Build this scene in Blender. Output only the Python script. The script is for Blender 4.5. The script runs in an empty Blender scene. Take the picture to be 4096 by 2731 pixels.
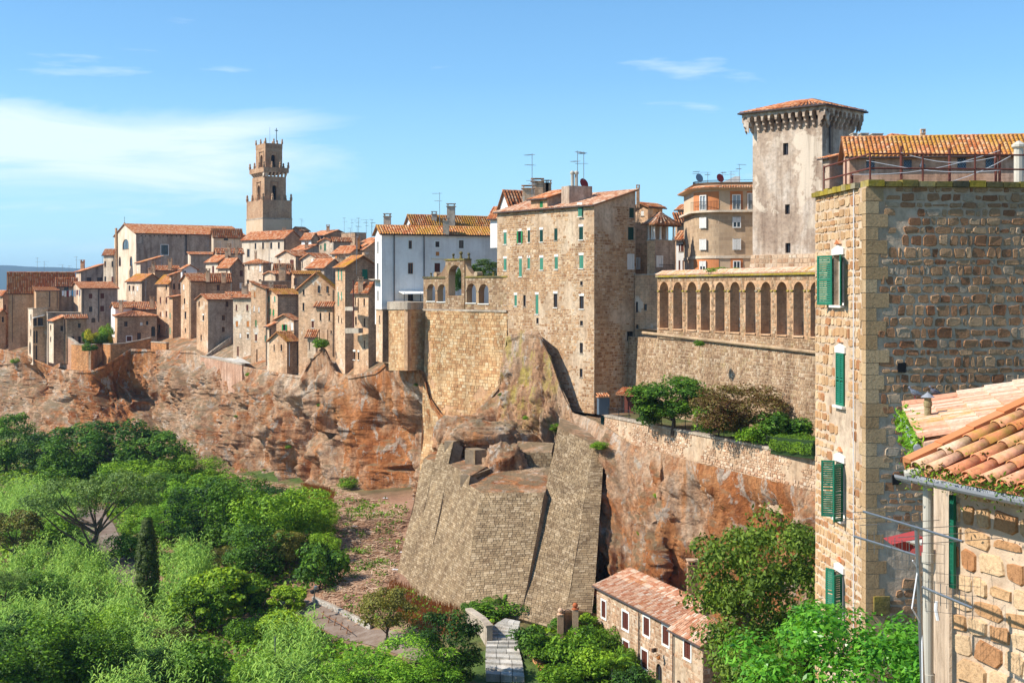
import bpy, math, random
import numpy as np
from mathutils import Vector, noise as MN
random.seed(7)
SC = bpy.context.scene
COL = SC.collection
F = 1300.0; HOR = 290.0; HAZE = True
# ---------------------------------------------------------------- camera, sky, sun, exposure
cam = bpy.data.cameras.new('camera'); camo = bpy.data.objects.new('camera', cam); COL.objects.link(camo)
cam.sensor_width = 36.0; cam.lens = F / 1024 * 36.0
camo.rotation_euler = (math.radians(90), 0, 0)
cam.shift_y = -(341 - HOR) / 1024
cam.clip_start = 0.5; cam.clip_end = 60000
SC.camera = camo
SC.render.resolution_x = 1024; SC.render.resolution_y = 682
SUN_AZ, SUN_EL = 12.0, 43.0
_a, _e = math.radians(SUN_AZ), math.radians(SUN_EL)
SDIR = Vector((-math.cos(_a) * math.cos(_e), -math.sin(_a) * math.cos(_e), math.sin(_e)))
W = bpy.data.worlds.new('World'); SC.world = W; W.use_nodes = True
sun = bpy.data.lights.new('sun', 'SUN'); suno = bpy.data.objects.new('sun', sun); COL.objects.link(suno)
suno.location = (0, 0, 120); suno.rotation_euler = SDIR.to_track_quat('Z', 'Y').to_euler()
sun.energy = 5.0; sun.angle = math.radians(0.5); sun.color = (1.0, 0.94, 0.84)
VS = SC.view_settings
VS.view_transform = 'Standard'; VS.look = 'None'; VS.gamma = 1.0; VS.exposure = 0.48; VS.use_curve_mapping = False
SC.cycles.use_denoising = True
SC.cycles.max_bounces = 5; SC.cycles.diffuse_bounces = 3; SC.cycles.glossy_bounces = 2; SC.cycles.transmission_bounces = 3
SC.cycles.transparent_max_bounces = 4; SC.cycles.volume_bounces = 0

def nd(nt, t, **kw):
    n = nt.nodes.new(t)
    for k, v in kw.items():
        if k.startswith('i_'):
            key = k[2:]
            n.inputs[int(key) if key.isdigit() else key.replace('_', ' ')].default_value = v
        else:
            setattr(n, k, v)
    return n
def lk(nt, a, b): nt.links.new(a, b)
def c4(c): return (c[0], c[1], c[2], 1.0)
def ramp(nt, fac, stops, interp='LINEAR'):
    r = nt.nodes.new('ShaderNodeValToRGB'); r.color_ramp.interpolation = interp
    el = r.color_ramp.elements
    while len(el) < len(stops): el.new(0.5)
    for e, (p, c) in zip(el, stops):
        e.position = p; e.color = c4(c) if not isinstance(c, (int, float)) else (c, c, c, 1)
    lk(nt, fac, r.inputs[0]); return r.outputs[0]
def mixc(nt, fac, a, b, mode='MIX'):
    m = nd(nt, 'ShaderNodeMixRGB', blend_type=mode)
    for s, v in ((0, fac), (1, a), (2, b)):
        if hasattr(v, 'links'): lk(nt, v, m.inputs[s])
        else: m.inputs[s].default_value = v if s == 0 else c4(v)
    return m.outputs[0]
def mth(nt, op, a, b=None, clamp=False):
    m = nd(nt, 'ShaderNodeMath', operation=op, use_clamp=clamp)
    for s, v in ((0, a), (1, b)):
        if v is None: continue
        if hasattr(v, 'links'): lk(nt, v, m.inputs[s])
        else: m.inputs[s].default_value = v
    return m.outputs[0]
def noi(nt, vec, scale, detail=4, rough=.55, dist=0.0, col=False):
    n = nd(nt, 'ShaderNodeTexNoise', i_Scale=scale, i_Detail=detail, i_Roughness=rough, i_Distortion=dist)
    if vec is not None: lk(nt, vec, n.inputs['Vector'])
    return n.outputs['Color' if col else 'Fac']
def vscale(nt, vec, s, off=(0, 0, 0)):
    m = nd(nt, 'ShaderNodeMapping'); m.inputs['Scale'].default_value = s; m.inputs['Location'].default_value = off
    lk(nt, vec, m.inputs['Vector']); return m.outputs[0]

# sky with wisps of high cloud, thicker on the sunny side of the valley
def build_world():
    nt = W.node_tree; nt.nodes.clear()
    out = nt.nodes.new('ShaderNodeOutputWorld'); bg = nt.nodes.new('ShaderNodeBackground')
    sk = nt.nodes.new('ShaderNodeTexSky'); sk.sky_type = 'NISHITA'; sk.sun_disc = False
    sk.sun_elevation = _e; sk.sun_rotation = math.radians(-90 - SUN_AZ)
    sk.altitude = 300; sk.air_density = 1.0; sk.dust_density = 0.25; sk.ozone_density = 2.6
    tc = nt.nodes.new('ShaderNodeTexCoord')
    sep = nt.nodes.new('ShaderNodeSeparateXYZ'); lk(nt, tc.outputs['Generated'], sep.inputs[0])
    az = mth(nt, 'ARCTAN2', sep.outputs[0], sep.outputs[1])
    el = sep.outputs[2]
    cv = nt.nodes.new('ShaderNodeCombineXYZ')
    lk(nt, mth(nt, 'MULTIPLY', az, 4.2), cv.inputs[0]); lk(nt, mth(nt, 'MULTIPLY', el, 27.0), cv.inputs[1])
    n1 = noi(nt, cv.outputs[0], 1.15, 7, .6, .6)
    cv2 = vscale(nt, cv.outputs[0], (1, 1, 1), (3.7, 1.3, 5))
    n2 = noi(nt, cv2, .55, 3, .5, .2)
    # broad cloud bank: more cover as azimuth turns to the left, between 4 and 12 degrees up
    bank = ramp(nt, mth(nt, 'MULTIPLY', az, -1.0), [(0.03, 0.0), (0.22, 1.0)])
    band = ramp(nt, el, [(0.0, 0.35), (0.05, .75), (0.085, 1.0), (0.125, 1.0), (0.16, 0.0)])
    bk = mth(nt, 'MULTIPLY', bank, band)
    s = mth(nt, 'ADD', mth(nt, 'MULTIPLY', n1, .72), mth(nt, 'MULTIPLY', n2, .36))
    s = mth(nt, 'ADD', s, mth(nt, 'MULTIPLY', bk, .30))
    cl = ramp(nt, s, [(0.72, 0.0), (0.80, 0.3), (0.94, 0.8)])
    n3 = noi(nt, vscale(nt, cv.outputs[0], (1.2, 1.1, 1), (1.9, 7.7, 2)), 1.0, 5, .55)
    cl = mth(nt, 'MULTIPLY', cl, mth(nt, 'MULTIPLY_ADD', bank, .93))
    cl.node.inputs[1].links[0].from_node.inputs[2].default_value = .07
    cl = mth(nt, 'MAXIMUM', cl, ramp(nt, n3, [(.635, 0.0), (.73, .45)]))
    hz = ramp(nt, el, [(0.0, 0.55), (0.06, .34), (0.16, .06), (0.3, 0.0)])
    base = mixc(nt, 1.0, sk.outputs[0], (0.70, 1.05, 1.24), 'MULTIPLY')
    base = mixc(nt, hz, base, (4.4, 6.9, 9.0))
    fin = mixc(nt, cl, base, (7.0, 7.9, 8.6))
    lk(nt, fin, bg.inputs[0]); bg.inputs[1].default_value = 0.106
    lk(nt, bg.outputs[0], out.inputs[0])
build_world()

# ---------------------------------------------------------------- pixels to rays
MAPS = dict(F=(0, 0, 2.296875), c1=(0, 212.5, 10.455), c2=(175, 212.5, 10.455), c3=(350, 175, 10.455),
            c4=(475, 162.5, 10.455), c5=(625, 162.5, 10.455), c6=(725, 87.5, 13.94), c7=(225, 120, 12.54),
            c8=(800, 87.5, 6.969), d1=(800, 300, 8.96), d2=(800, 475, 7.549), d3=(575, 475, 7.548),
            d4=(375, 400, 6.968), d5=(575, 325, 8.96), d6=(200, 475, 7.549), d7=(0, 450, 6.738), d8=(0, 325, 7.84))
def uv(m, x, y):
    a = MAPS[m]; return a[0] + x / a[2], a[1] + y / a[2]
def kx(m, x): return (MAPS[m][0] + x / MAPS[m][2] - 512) / F
def kz(m, y): return (HOR - MAPS[m][1] - y / MAPS[m][2]) / F
def P(m, x, y, Y): return Vector((kx(m, x) * Y, Y, kz(m, y) * Y))

# ---------------------------------------------------------------- mesh helpers
ORG = {}
MAT = {}
class MB:
    def __init__(s): s.v = []; s.f = []
    def poly(s, pts):
        n = len(s.v); s.v += [tuple(p) for p in pts]; s.f.append(tuple(range(n, n + len(pts))))
    def quad(s, a, b, c, d): s.poly((a, b, c, d))
    def box(s, o, ax, ay, az):
        o = Vector(o); ax = Vector(ax); ay = Vector(ay); az = Vector(az); n = len(s.v)
        for k in range(8):
            s.v.append(tuple(o + (ax if k & 1 else Vector()) + (ay if k & 2 else Vector()) + (az if k & 4 else Vector())))
        for q in ((0, 2, 3, 1), (4, 5, 7, 6), (0, 1, 5, 4), (2, 6, 7, 3), (0, 4, 6, 2), (1, 3, 7, 5)):
            s.f.append(tuple(n + i for i in q))
    def cbox(s, c, hx, hy, hz):
        hx = Vector(hx); hy = Vector(hy); hz = Vector(hz)
        s.box(Vector(c) - hx - hy - hz, hx * 2, hy * 2, hz * 2)
    def tube(s, p0, p1, r0, r1=None, n=6, cap=True):
        p0 = Vector(p0); p1 = Vector(p1); r1 = r0 if r1 is None else r1
        d = (p1 - p0).normalized(); a = d.orthogonal().normalized(); b = d.cross(a); k = len(s.v)
        for p, r in ((p0, r0), (p1, r1)):
            for i in range(n):
                t = 2 * math.pi * i / n; s.v.append(tuple(p + (a * math.cos(t) + b * math.sin(t)) * r))
        for i in range(n):
            j = (i + 1) % n; s.f.append((k + i, k + j, k + n + j, k + n + i))
        if cap:
            s.f.append(tuple(k + i for i in range(n))[::-1]); s.f.append(tuple(k + n + i for i in range(n)))
    def path(s, pts, r, n=6):
        for a, b in zip(pts[:-1], pts[1:]): s.tube(a, b, r, r, n)
    def lathe(s, c, prof, n=10):
        k = len(s.v); c = Vector(c)
        for r, z in prof:
            for i in range(n):
                t = 2 * math.pi * i / n; s.v.append((c.x + r * math.cos(t), c.y + r * math.sin(t), c.z + z))
        for j in range(len(prof) - 1):
            for i in range(n):
                i2 = (i + 1) % n; s.f.append((k + j * n + i, k + j * n + i2, k + (j + 1) * n + i2, k + (j + 1) * n + i))
        s.f.append(tuple(k + i for i in range(n))[::-1]); s.f.append(tuple(k + (len(prof) - 1) * n + i for i in range(n)))
    def prism(s, pts, ext):
        ext = Vector(ext); a = [Vector(p) for p in pts]; b = [p + ext for p in a]
        s.poly(a[::-1]); s.poly(b)
        for i in range(len(a)):
            j = (i + 1) % len(a); s.quad(a[i], a[j], b[j], b[i])
    def add(s, v, f):
        n = len(s.v); s.v += [tuple(p) for p in v]; s.f += [tuple(n + i for i in q) for q in f]
    def build(s, name, mat, parent=None, origin=None, smooth=False):
        if not s.v: return None
        if parent is not None: o = ORG[parent.name]
        elif origin is not None: o = Vector(origin)
        else:
            a = np.array(s.v); o = Vector((a[:, 0].mean(), a[:, 1].mean(), a[:, 2].min()))
        me = bpy.data.meshes.new(name)
        me.from_pydata([(p[0] - o.x, p[1] - o.y, p[2] - o.z) for p in s.v], [], s.f)
        return link(name, me, mat, parent, o, smooth)
def link(name, me, mat, parent=None, o=None, smooth=False):
    if mat is not None: me.materials.append(MAT[mat] if isinstance(mat, str) else mat)
    if smooth: me.polygons.foreach_set('use_smooth', [True] * len(me.polygons))
    ob = bpy.data.objects.new(name, me); COL.objects.link(ob)
    if parent is not None: ob.parent = parent; ORG[ob.name] = ORG[parent.name]
    else: ob.location = o; ORG[ob.name] = Vector(o)
    return ob
def npmesh(name, v, f):
    me = bpy.data.meshes.new(name); k = f.shape[1]
    me.vertices.add(len(v)); me.vertices.foreach_set('co', np.ascontiguousarray(v, dtype=np.float32).ravel())
    me.loops.add(f.size); me.loops.foreach_set('vertex_index', np.ascontiguousarray(f, dtype=np.int32).ravel())
    me.polygons.add(len(f)); me.polygons.foreach_set('loop_start', np.arange(0, f.size, k, dtype=np.int32))
    me.polygons.foreach_set('loop_total', np.full(len(f), k, dtype=np.int32))
    me.update(calc_edges=True); me.validate(); return me
def tag(o, label=None, cat=None, group=None, kind=None):
    if label: o['label'] = label
    if cat: o['category'] = cat
    if group: o['group'] = group
    if kind: o['kind'] = kind
    return o
def thing(name, label, cat, loc, group=None):
    o = bpy.data.objects.new(name, None); COL.objects.link(o); o.location = loc; ORG[o.name] = Vector(loc)
    o.empty_display_size = .3
    return tag(o, label, cat, group)
def copy_tree(o, parent=None):
    c = o.copy(); COL.objects.link(c); c.parent = parent; ORG[c.name] = ORG[o.name]
    for ch in list(o.children): copy_tree(ch, c)
    return c

# ---------------------------------------------------------------- materials
def newmat(name, rough=.85):
    m = bpy.data.materials.new(name); m.use_nodes = True; nt = m.node_tree
    b = nt.nodes['Principled BSDF']; b.inputs['Roughness'].default_value = rough
    b.inputs['Specular IOR Level'].default_value = .25
    MAT[name] = m; return nt, b
def bump(nt, b, h, strength=.5, dist=.05):
    n = nd(nt, 'ShaderNodeBump', i_Strength=strength, i_Distance=dist); lk(nt, h, n.inputs['Height']); lk(nt, n.outputs[0], b.inputs['Normal'])
def plain(name, c, rough=.7, metal=0.0, var=.15, sc=6.0):
    nt, b = newmat(name, rough); b.inputs['Metallic'].default_value = metal
    g = nt.nodes.new('ShaderNodeNewGeometry')
    n = noi(nt, g.outputs['Position'], sc, 4, .6)
    oi = nt.nodes.new('ShaderNodeObjectInfo')
    v = mth(nt, 'ADD', mth(nt, 'MULTIPLY', n, var * 2), mth(nt, 'MULTIPLY', oi.outputs['Random'], var))
    v = mth(nt, 'ADD', v, 1 - var * 1.5)
    cc = nt.nodes.new('ShaderNodeCombineColor')
    for i in range(3): lk(nt, v, cc.inputs[i])
    lk(nt, mixc(nt, 1.0, c, cc.outputs[0], 'MULTIPLY'), b.inputs['Base Color'])
def hz_vec(nt):
    g = nt.nodes.new('ShaderNodeNewGeometry')
    cr = nd(nt, 'ShaderNodeVectorMath', operation='CROSS_PRODUCT'); lk(nt, g.outputs['True Normal'], cr.inputs[0]); cr.inputs[1].default_value = (0, 0, 1)
    dt = nd(nt, 'ShaderNodeVectorMath', operation='DOT_PRODUCT'); lk(nt, cr.outputs[0], dt.inputs[0]); lk(nt, g.outputs['Position'], dt.inputs[1])
    sp = nt.nodes.new('ShaderNodeSeparateXYZ'); lk(nt, g.outputs['Position'], sp.inputs[0])
    cb = nt.nodes.new('ShaderNodeCombineXYZ'); lk(nt, dt.outputs['Value'], cb.inputs[0]); lk(nt, sp.outputs[2], cb.inputs[1])
    return g.outputs['Position'], cb.outputs[0]
def wallmat(name, cols, bw=.5, bh=.27, mort=(.55, .45, .33), mfac=.45, stain=.5, bmp=.4, patch=None, pf=.58, gr=.8):
    """masonry or plaster wall: big colour patches, block pattern, runs of damp"""
    nt, b = newmat(name, .9)
    pos, hv = hz_vec(nt)
    oi = nt.nodes.new('ShaderNodeObjectInfo')
    sh = nd(nt, 'ShaderNodeVectorMath', operation='ADD'); lk(nt, pos, sh.inputs[0])
    rr = mth(nt, 'MULTIPLY', oi.outputs['Random'], 70.0); lk(nt, rr, sh.inputs[1])
    n1 = noi(nt, vscale(nt, sh.outputs[0], (.3, .3, .22)), 1.0, 5, .62, .3)
    col = ramp(nt, n1, [(0.30, cols[0]), (0.5, cols[1]), (0.68, cols[2])])
    n3 = noi(nt, sh.outputs[0], 2.6, 5, .7)
    col = mixc(nt, gr, col, ramp(nt, n3, [(.28, (.55, .5, .46)), (.5, (1, 1, 1)), (.72, (1.3, 1.25, 1.18))]), 'MULTIPLY')
    hgt = n3
    if mfac > 0:
        dis = mixc(nt, .10, hv, noi(nt, pos, 2.0, 3, .5, 0, True), 'ADD')
        br = nd(nt, 'ShaderNodeTexBrick', i_Scale=1.0, i_Mortar_Size=.028, i_Mortar_Smooth=.5, i_Bias=0.0, i_Brick_Width=bw, i_Row_Height=bh)
        br.inputs['Color1'].default_value = (.62, .55, .5, 1); br.inputs['Color2'].default_value = (1.25, 1.18, 1.1, 1); br.inputs['Mortar'].default_value = (1.3, 1.3, 1.3, 1)
        lk(nt, dis, br.inputs['Vector'])
        col = mixc(nt, mfac, col, mixc(nt, 1.0, col, br.outputs['Color'], 'MULTIPLY'))
        mm = mth(nt, 'MULTIPLY', br.outputs['Fac'], mth(nt, 'MULTIPLY', ramp(nt, noi(nt, sh.outputs[0], .5, 3), [(.4, 0.1), (.6, 1.0)]), mfac * 1.1), True)
        col = mixc(nt, mm, col, mort)
        hgt = mth(nt, 'SUBTRACT', mth(nt, 'MULTIPLY', n3, .7), mth(nt, 'MULTIPLY', br.outputs['Fac'], .6))
    if patch:
        pm = ramp(nt, noi(nt, vscale(nt, sh.outputs[0], (.35, .35, .3), (9, 2, 4)), 1.0, 6, .65), [(pf, 0.0), (pf + .04, .9)])
        col = mixc(nt, pm, col, patch)
    st = noi(nt, vscale(nt, sh.outputs[0], (1.3, 1.3, .10)), 1.0, 4, .6)
    col = mixc(nt, stain, col, ramp(nt, st, [(.3, (.42, .36, .32)), (.52, (1, 1, 1)), (.75, (1.12, 1.1, 1.08))]), 'MULTIPLY')
    lk(nt, col, b.inputs['Base Color']); bump(nt, b, hgt, bmp, .06)
def island_rand(nt):
    g = nt.nodes.new('ShaderNodeNewGeometry'); oi = nt.nodes.new('ShaderNodeObjectInfo')
    return mth(nt, 'FRACT', mth(nt, 'ADD', g.outputs['Random Per Island'], oi.outputs['Random'])), g.outputs['Position']
def stonemat(name, stops, rough=.92, grain=9.0, dirt=(.5, .45, .4), lichen=None):
    nt, b = newmat(name, rough); r, pos = island_rand(nt)
    col = ramp(nt, r, stops)
    n = noi(nt, pos, grain, 6, .7)
    col = mixc(nt, .9, col, ramp(nt, n, [(.27, dirt), (.5, (1, 1, 1)), (.75, (1.25, 1.2, 1.12))]), 'MULTIPLY')
    n2 = noi(nt, vscale(nt, pos, (1, 1, .5)), .55, 5, .65)
    col = mixc(nt, .8, col, ramp(nt, n2, [(.3, (.62, .6, .58)), (.52, (1, 1, 1)), (.75, (1.22, 1.18, 1.12))]), 'MULTIPLY')
    sk_ = noi(nt, vscale(nt, pos, (.55, .55, .06), (3, 8, 1)), 1.0, 5, .65)
    col = mixc(nt, .65, col, ramp(nt, sk_, [(.32, (.55, .48, .43)), (.5, (1, 1, 1)), (.72, (1.12, 1.1, 1.06))]), 'MULTIPLY')
    if lichen:
        m = ramp(nt, noi(nt, pos, .9, 6, .75), [(.56, 0.0), (.66, lichen[3])]); col = mixc(nt, m, col, lichen[:3])
    lk(nt, col, b.inputs['Base Color']); bump(nt, b, n, .6, .03)
def tilemat(name, stops, lichen=(.46, .24, .04), lf=.5, grain=5.0, white=.15):
    nt, b = newmat(name, .9); r, pos = island_rand(nt)
    col = ramp(nt, r, stops)
    n = noi(nt, pos, grain, 5, .7)
    col = mixc(nt, .8, col, ramp(nt, n, [(.28, (.5, .48, .46)), (.5, (1, 1, 1)), (.75, (1.25, 1.25, 1.25))]), 'MULTIPLY')
    m = ramp(nt, mth(nt, 'ADD', mth(nt, 'MULTIPLY', noi(nt, pos, .35, 4, .6), .6), mth(nt, 'MULTIPLY', noi(nt, pos, 6.0, 4, .7), .4)),
             [(1 - lf - .06, 0.0), (1 - lf + .07, .85)])
    col = mixc(nt, m, col, lichen)
    if white:
        w = ramp(nt, noi(nt, pos, 9.0, 3, .7), [(.66, 0.0), (.74, white * 4)]); col = mixc(nt, w, col, (.55, .5, .44))
    lk(nt, col, b.inputs['Base Color']); bump(nt, b, n, .4, .02)
def leafmat(name, c1, c2, c3, trans=.24, gloss=.6, sc=.4):
    nt, b = newmat(name, gloss); r, pos = island_rand(nt)
    oi = nt.nodes.new('ShaderNodeObjectInfo')
    n = noi(nt, pos, sc, 3, .6)
    f = mth(nt, 'ADD', mth(nt, 'MULTIPLY', r, .45), mth(nt, 'MULTIPLY', n, .75))
    f = mth(nt, 'ADD', f, mth(nt, 'MULTIPLY', oi.outputs['Random'], .36)); f = mth(nt, 'SUBTRACT', f, .27)
    col = ramp(nt, f, [(.2, c1), (.5, c2), (.82, c3)])
    lk(nt, col, b.inputs['Base Color'])
    tr = nt.nodes.new('ShaderNodeBsdfTranslucent'); lk(nt, mixc(nt, 1.0, col, (1.5, 1.35, .6), 'MULTIPLY'), tr.inputs[0])
    mx = nt.nodes.new('ShaderNodeMixShader'); mx.inputs[0].default_value = trans
    lk(nt, b.outputs[0], mx.inputs[1]); lk(nt, tr.outputs[0], mx.inputs[2])
    lk(nt, mx.outputs[0], nt.nodes['Material Output'].inputs[0])
def glassmat(name, c):
    nt, b = newmat(name, .12); b.inputs['Base Color'].default_value = c4(c); b.inputs['Specular IOR Level'].default_value = .5

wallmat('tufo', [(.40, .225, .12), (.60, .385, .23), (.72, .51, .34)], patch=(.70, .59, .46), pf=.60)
wallmat('tufo_dark', [(.25, .15, .09), (.40, .255, .155), (.54, .37, .24)], mfac=.55)  # darker tufo; on right-hand walls it puts their shade into the colour
wallmat('ochre', [(.40, .22, .11), (.52, .31, .17), (.60, .40, .25)], mfac=.2)
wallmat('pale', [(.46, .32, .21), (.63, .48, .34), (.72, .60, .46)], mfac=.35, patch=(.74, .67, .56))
wallmat('grey', [(.25, .18, .135), (.39, .31, .24), (.52, .42, .33)], mfac=.2, stain=.7)  # grey stucco; also puts shade into the right walls of paler houses
wallmat('cream', [(.50, .38, .26), (.66, .54, .40), (.72, .62, .49)], mfac=0, stain=.45, gr=.4)
wallmat('pinkish', [(.38, .20, .12), (.50, .30, .20), (.56, .38, .28)], mfac=.1, stain=.6)
wallmat('white', [(.66, .62, .58), (.78, .75, .71), (.82, .80, .77)], mfac=0, stain=.25, bmp=.12, gr=.15)
wallmat('brick', [(.38, .16, .06), (.48, .23, .09), (.55, .31, .15)], bw=.55, bh=.3, mort=(.36, .22, .13), mfac=.8, stain=.45)
wallmat('castle', [(.28, .195, .14), (.44, .335, .25), (.60, .51, .42)], mfac=0, stain=.7, bmp=.5, patch=(.64, .53, .41), pf=.545)
wallmat('bell', [(.30, .17, .095), (.43, .265, .155), (.52, .35, .215)], mfac=.35, stain=.4)
wallmat('terracotta', [(.50, .17, .055), (.56, .21, .08), (.60, .25, .11)], mfac=0, stain=.2, bmp=.1, gr=.2)
wallmat('sand', [(.52, .36, .22), (.58, .42, .27), (.62, .46, .31)], mfac=0, stain=.15, bmp=.1, gr=.2)
wallmat('sandblock', [(.38, .27, .17), (.47, .34, .22), (.52, .39, .26)], mfac=.5, bw=.9, bh=.45, mort=(.42, .31, .2), stain=.2, bmp=.1, gr=.2)
wallmat('mortar', [(.40, .285, .19), (.53, .395, .275), (.63, .50, .37)], mfac=0, stain=.3, bmp=.7)
wallmat('mortar_warm', [(.36, .235, .14), (.50, .36, .235), (.60, .475, .34)], mfac=0, stain=.5, bmp=.6)
wallmat('joint', [(.17, .125, .08), (.235, .175, .115), (.31, .235, .155)], mfac=0, stain=.4, bmp=.6)
wallmat('concrete', [(.30, .24, .18), (.42, .35, .27), (.50, .43, .34)], mfac=0, stain=.5)
wallmat('moss_stone', [(.16, .135, .03), (.34, .25, .03), (.30, .27, .2)], mfac=0, stain=.3, bmp=.8)
wallmat('moss_dark', [(.07, .065, .04), (.16, .13, .05), (.28, .21, .03)], mfac=0, stain=.3, bmp=.8)
T1, T2, T3, T4 = (.42, .115, .04), (.56, .20, .075), (.64, .30, .14), (.66, .42, .27)
tilemat('tile_red', [(.0, T1), (.4, T2), (.75, T3), (1, T4)], lf=.25)
tilemat('tile_yellow', [(.0, T1), (.4, T2), (.75, T3), (1, T4)], lf=.40)
tilemat('tile_lichen', [(.0, T1), (.4, T2), (.75, T3), (1, T4)], lichen=(.50, .27, .03), lf=.50)
tilemat('tile_moss', [(.0, (.30, .1, .04)), (.5, T2), (1, T3)], lichen=(.48, .24, .02), lf=.5)
tilemat('tile_pale', [(.0, (.42, .15, .07)), (.4, (.52, .27, .16)), (.75, (.60, .38, .25)), (1, (.64, .50, .38))], lf=.36, white=.2)
tilemat('tile_near', [(.0, (.50, .155, .065)), (.45, (.60, .24, .12)), (.8, (.66, .33, .19)), (1, (.68, .46, .31))], lichen=(.36, .25, .04), lf=.465, grain=14, white=.2)
tilemat('tile_pink', [(.0, (.58, .27, .16)), (.5, (.68, .40, .26)), (1, (.72, .52, .38))], lichen=(.42, .29, .03), lf=.42, grain=14, white=.25)
S = [(.0, (.31, .165, .085)), (.3, (.43, .25, .125)), (.6, (.52, .33, .18)), (.85, (.59, .41, .24)), (1, (.63, .49, .34))]
stonemat('stone_tower', S)
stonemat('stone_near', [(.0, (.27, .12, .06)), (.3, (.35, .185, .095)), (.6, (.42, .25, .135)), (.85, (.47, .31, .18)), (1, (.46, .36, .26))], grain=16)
stonemat('stone_quoin', [(.0, (.38, .24, .12)), (.5, (.45, .30, .16)), (1, (.50, .36, .21))], grain=14)
stonemat('stone_house', [(.0, (.38, .17, .075)), (.25, (.47, .27, .13)), (.6, (.57, .37, .20)), (1, (.62, .45, .28))], grain=22)
stonemat('stone_arcade', [(.0, (.25, .15, .085)), (.3, (.34, .215, .125)), (.65, (.41, .28, .165)), (1, (.48, .365, .25))], lichen=(.30, .24, .06, .35))
stonemat('stone_buttress', [(.0, (.20, .135, .075)), (.4, (.275, .192, .108)), (.75, (.325, .235, .138)), (1, (.40, .30, .19))], dirt=(.55, .5, .46))
stonemat('stone_curtain', [(.0, (.42, .22, .10)), (.4, (.54, .33, .16)), (.8, (.60, .41, .22)), (1, (.62, .47, .29))], lichen=(.44, .18, .05, .5))
stonemat('stone_cottage', [(.0, (.40, .22, .125)), (.4, (.52, .34, .21)), (.8, (.60, .43, .29)), (1, (.66, .53, .4))])
stonemat('stone_path', [(.0, (.40, .38, .34)), (.5, (.50, .47, .42)), (1, (.60, .56, .5))])
plain('green', (.012, .15, .085), .55); plain('green_pale', (.075, .27, .18), .6, var=.4); plain('green_dark', (.008, .055, .042), .5)
plain('green_leafy', (.03, .22, .07), .55); plain('brown', (.11, .03, .018), .6); plain('orange', (.5, .19, .05), .6)
plain('wood', (.25, .11, .05), .7); plain('frame_dark', (.06, .035, .025), .6); plain('frame_white', (.75, .73, .68), .6, var=.06)
plain('lintel', (.72, .68, .6), .8, var=.1); plain('metal', (.28, .30, .31), .4, .8); plain('iron', (.03, .03, .032), .6, .2); plain('rust', (.13, .04, .028), .75)
plain('pipe_dark', (.07, .05, .045), .6); plain('pipe_pale', (.50, .46, .38), .6, sc=3); plain('black', (.015, .014, .014), .7); plain('blue_grey', (.09, .12, .15), .6)
plain('bark', (.10, .07, .05), .95, var=.4); plain('plastic_white', (.75, .75, .75), .5, var=.05); plain('red_fabric', (.26, .035, .035), .85); plain('lead', (.26, .27, .29), .5)
plain('pink_cloth', (.6, .22, .22), .9); plain('skin', (.45, .25, .17), .6); plain('denim', (.06, .09, .17), .9); plain('blue_cloth', (.12, .35, .55), .9)
plain('car_blue', (.25, .42, .55), .25); plain('van_white', (.72, .72, .72), .3, var=.04); plain('rubber', (.02, .02, .02), .8); plain('pigeon', (.14, .16, .2), .7, var=.4, sc=30); plain('hedge_core', (.02, .045, .01), .9)
glassmat('glass', (.03, .035, .045)); glassmat('glass_pale', (.30, .33, .35))
leafmat('leaf_dark', (0.015, 0.046, 0.005), (0.062, 0.156, 0.012), (0.176, 0.325, 0.022))
leafmat('leaf_mid', (0.028, 0.075, 0.005), (0.117, 0.250, 0.011), (0.297, 0.468, 0.024))
leafmat('leaf_bright', (0.046, 0.127, 0.007), (0.156, 0.344, 0.016), (0.365, 0.585, 0.040))
leafmat('leaf_olive', (0.046, 0.094, 0.020), (0.130, 0.219, 0.045), (0.243, 0.351, 0.080))
leafmat('leaf_walnut', (0.034, 0.066, 0.007), (0.111, 0.181, 0.016), (0.230, 0.325, 0.030))
leafmat('leaf_brown', (0.063, 0.055, 0.014), (0.156, 0.156, 0.030), (0.284, 0.260, 0.045))
leafmat('leaf_red', (.10, .035, .018), (.17, .11, .032), (.19, .21, .04))
leafmat('leaf_cypress', (.022, .042, .007), (.06, .095, .014), (.12, .16, .022), .2)
leafmat('leaf_gloss', (.04, .15, .012), (.10, .31, .022), (.22, .48, .045), .3, .28, 1.2)
leafmat('leaf_yellow', (.16, .20, .012), (.42, .40, .02), (.62, .55, .03))
leafmat('leaf_reed', (0.040, 0.110, 0.014), (0.156, 0.312, 0.045), (0.405, 0.598, 0.110), .25, .55)
leafmat('leaf_cover', (0.032, 0.079, 0.004), (0.130, 0.250, 0.009), (0.351, 0.494, 0.020))
leafmat('dry_cane', (.32, .17, .10), (.54, .34, .21), (.70, .54, .38), .1)
leafmat('dry_rust', (.24, .085, .03), (.38, .15, .05), (.45, .25, .09), .2)
leafmat('leaf_moss', (.05, .05, .01), (.16, .14, .02), (.34, .27, .03), .1)
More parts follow.
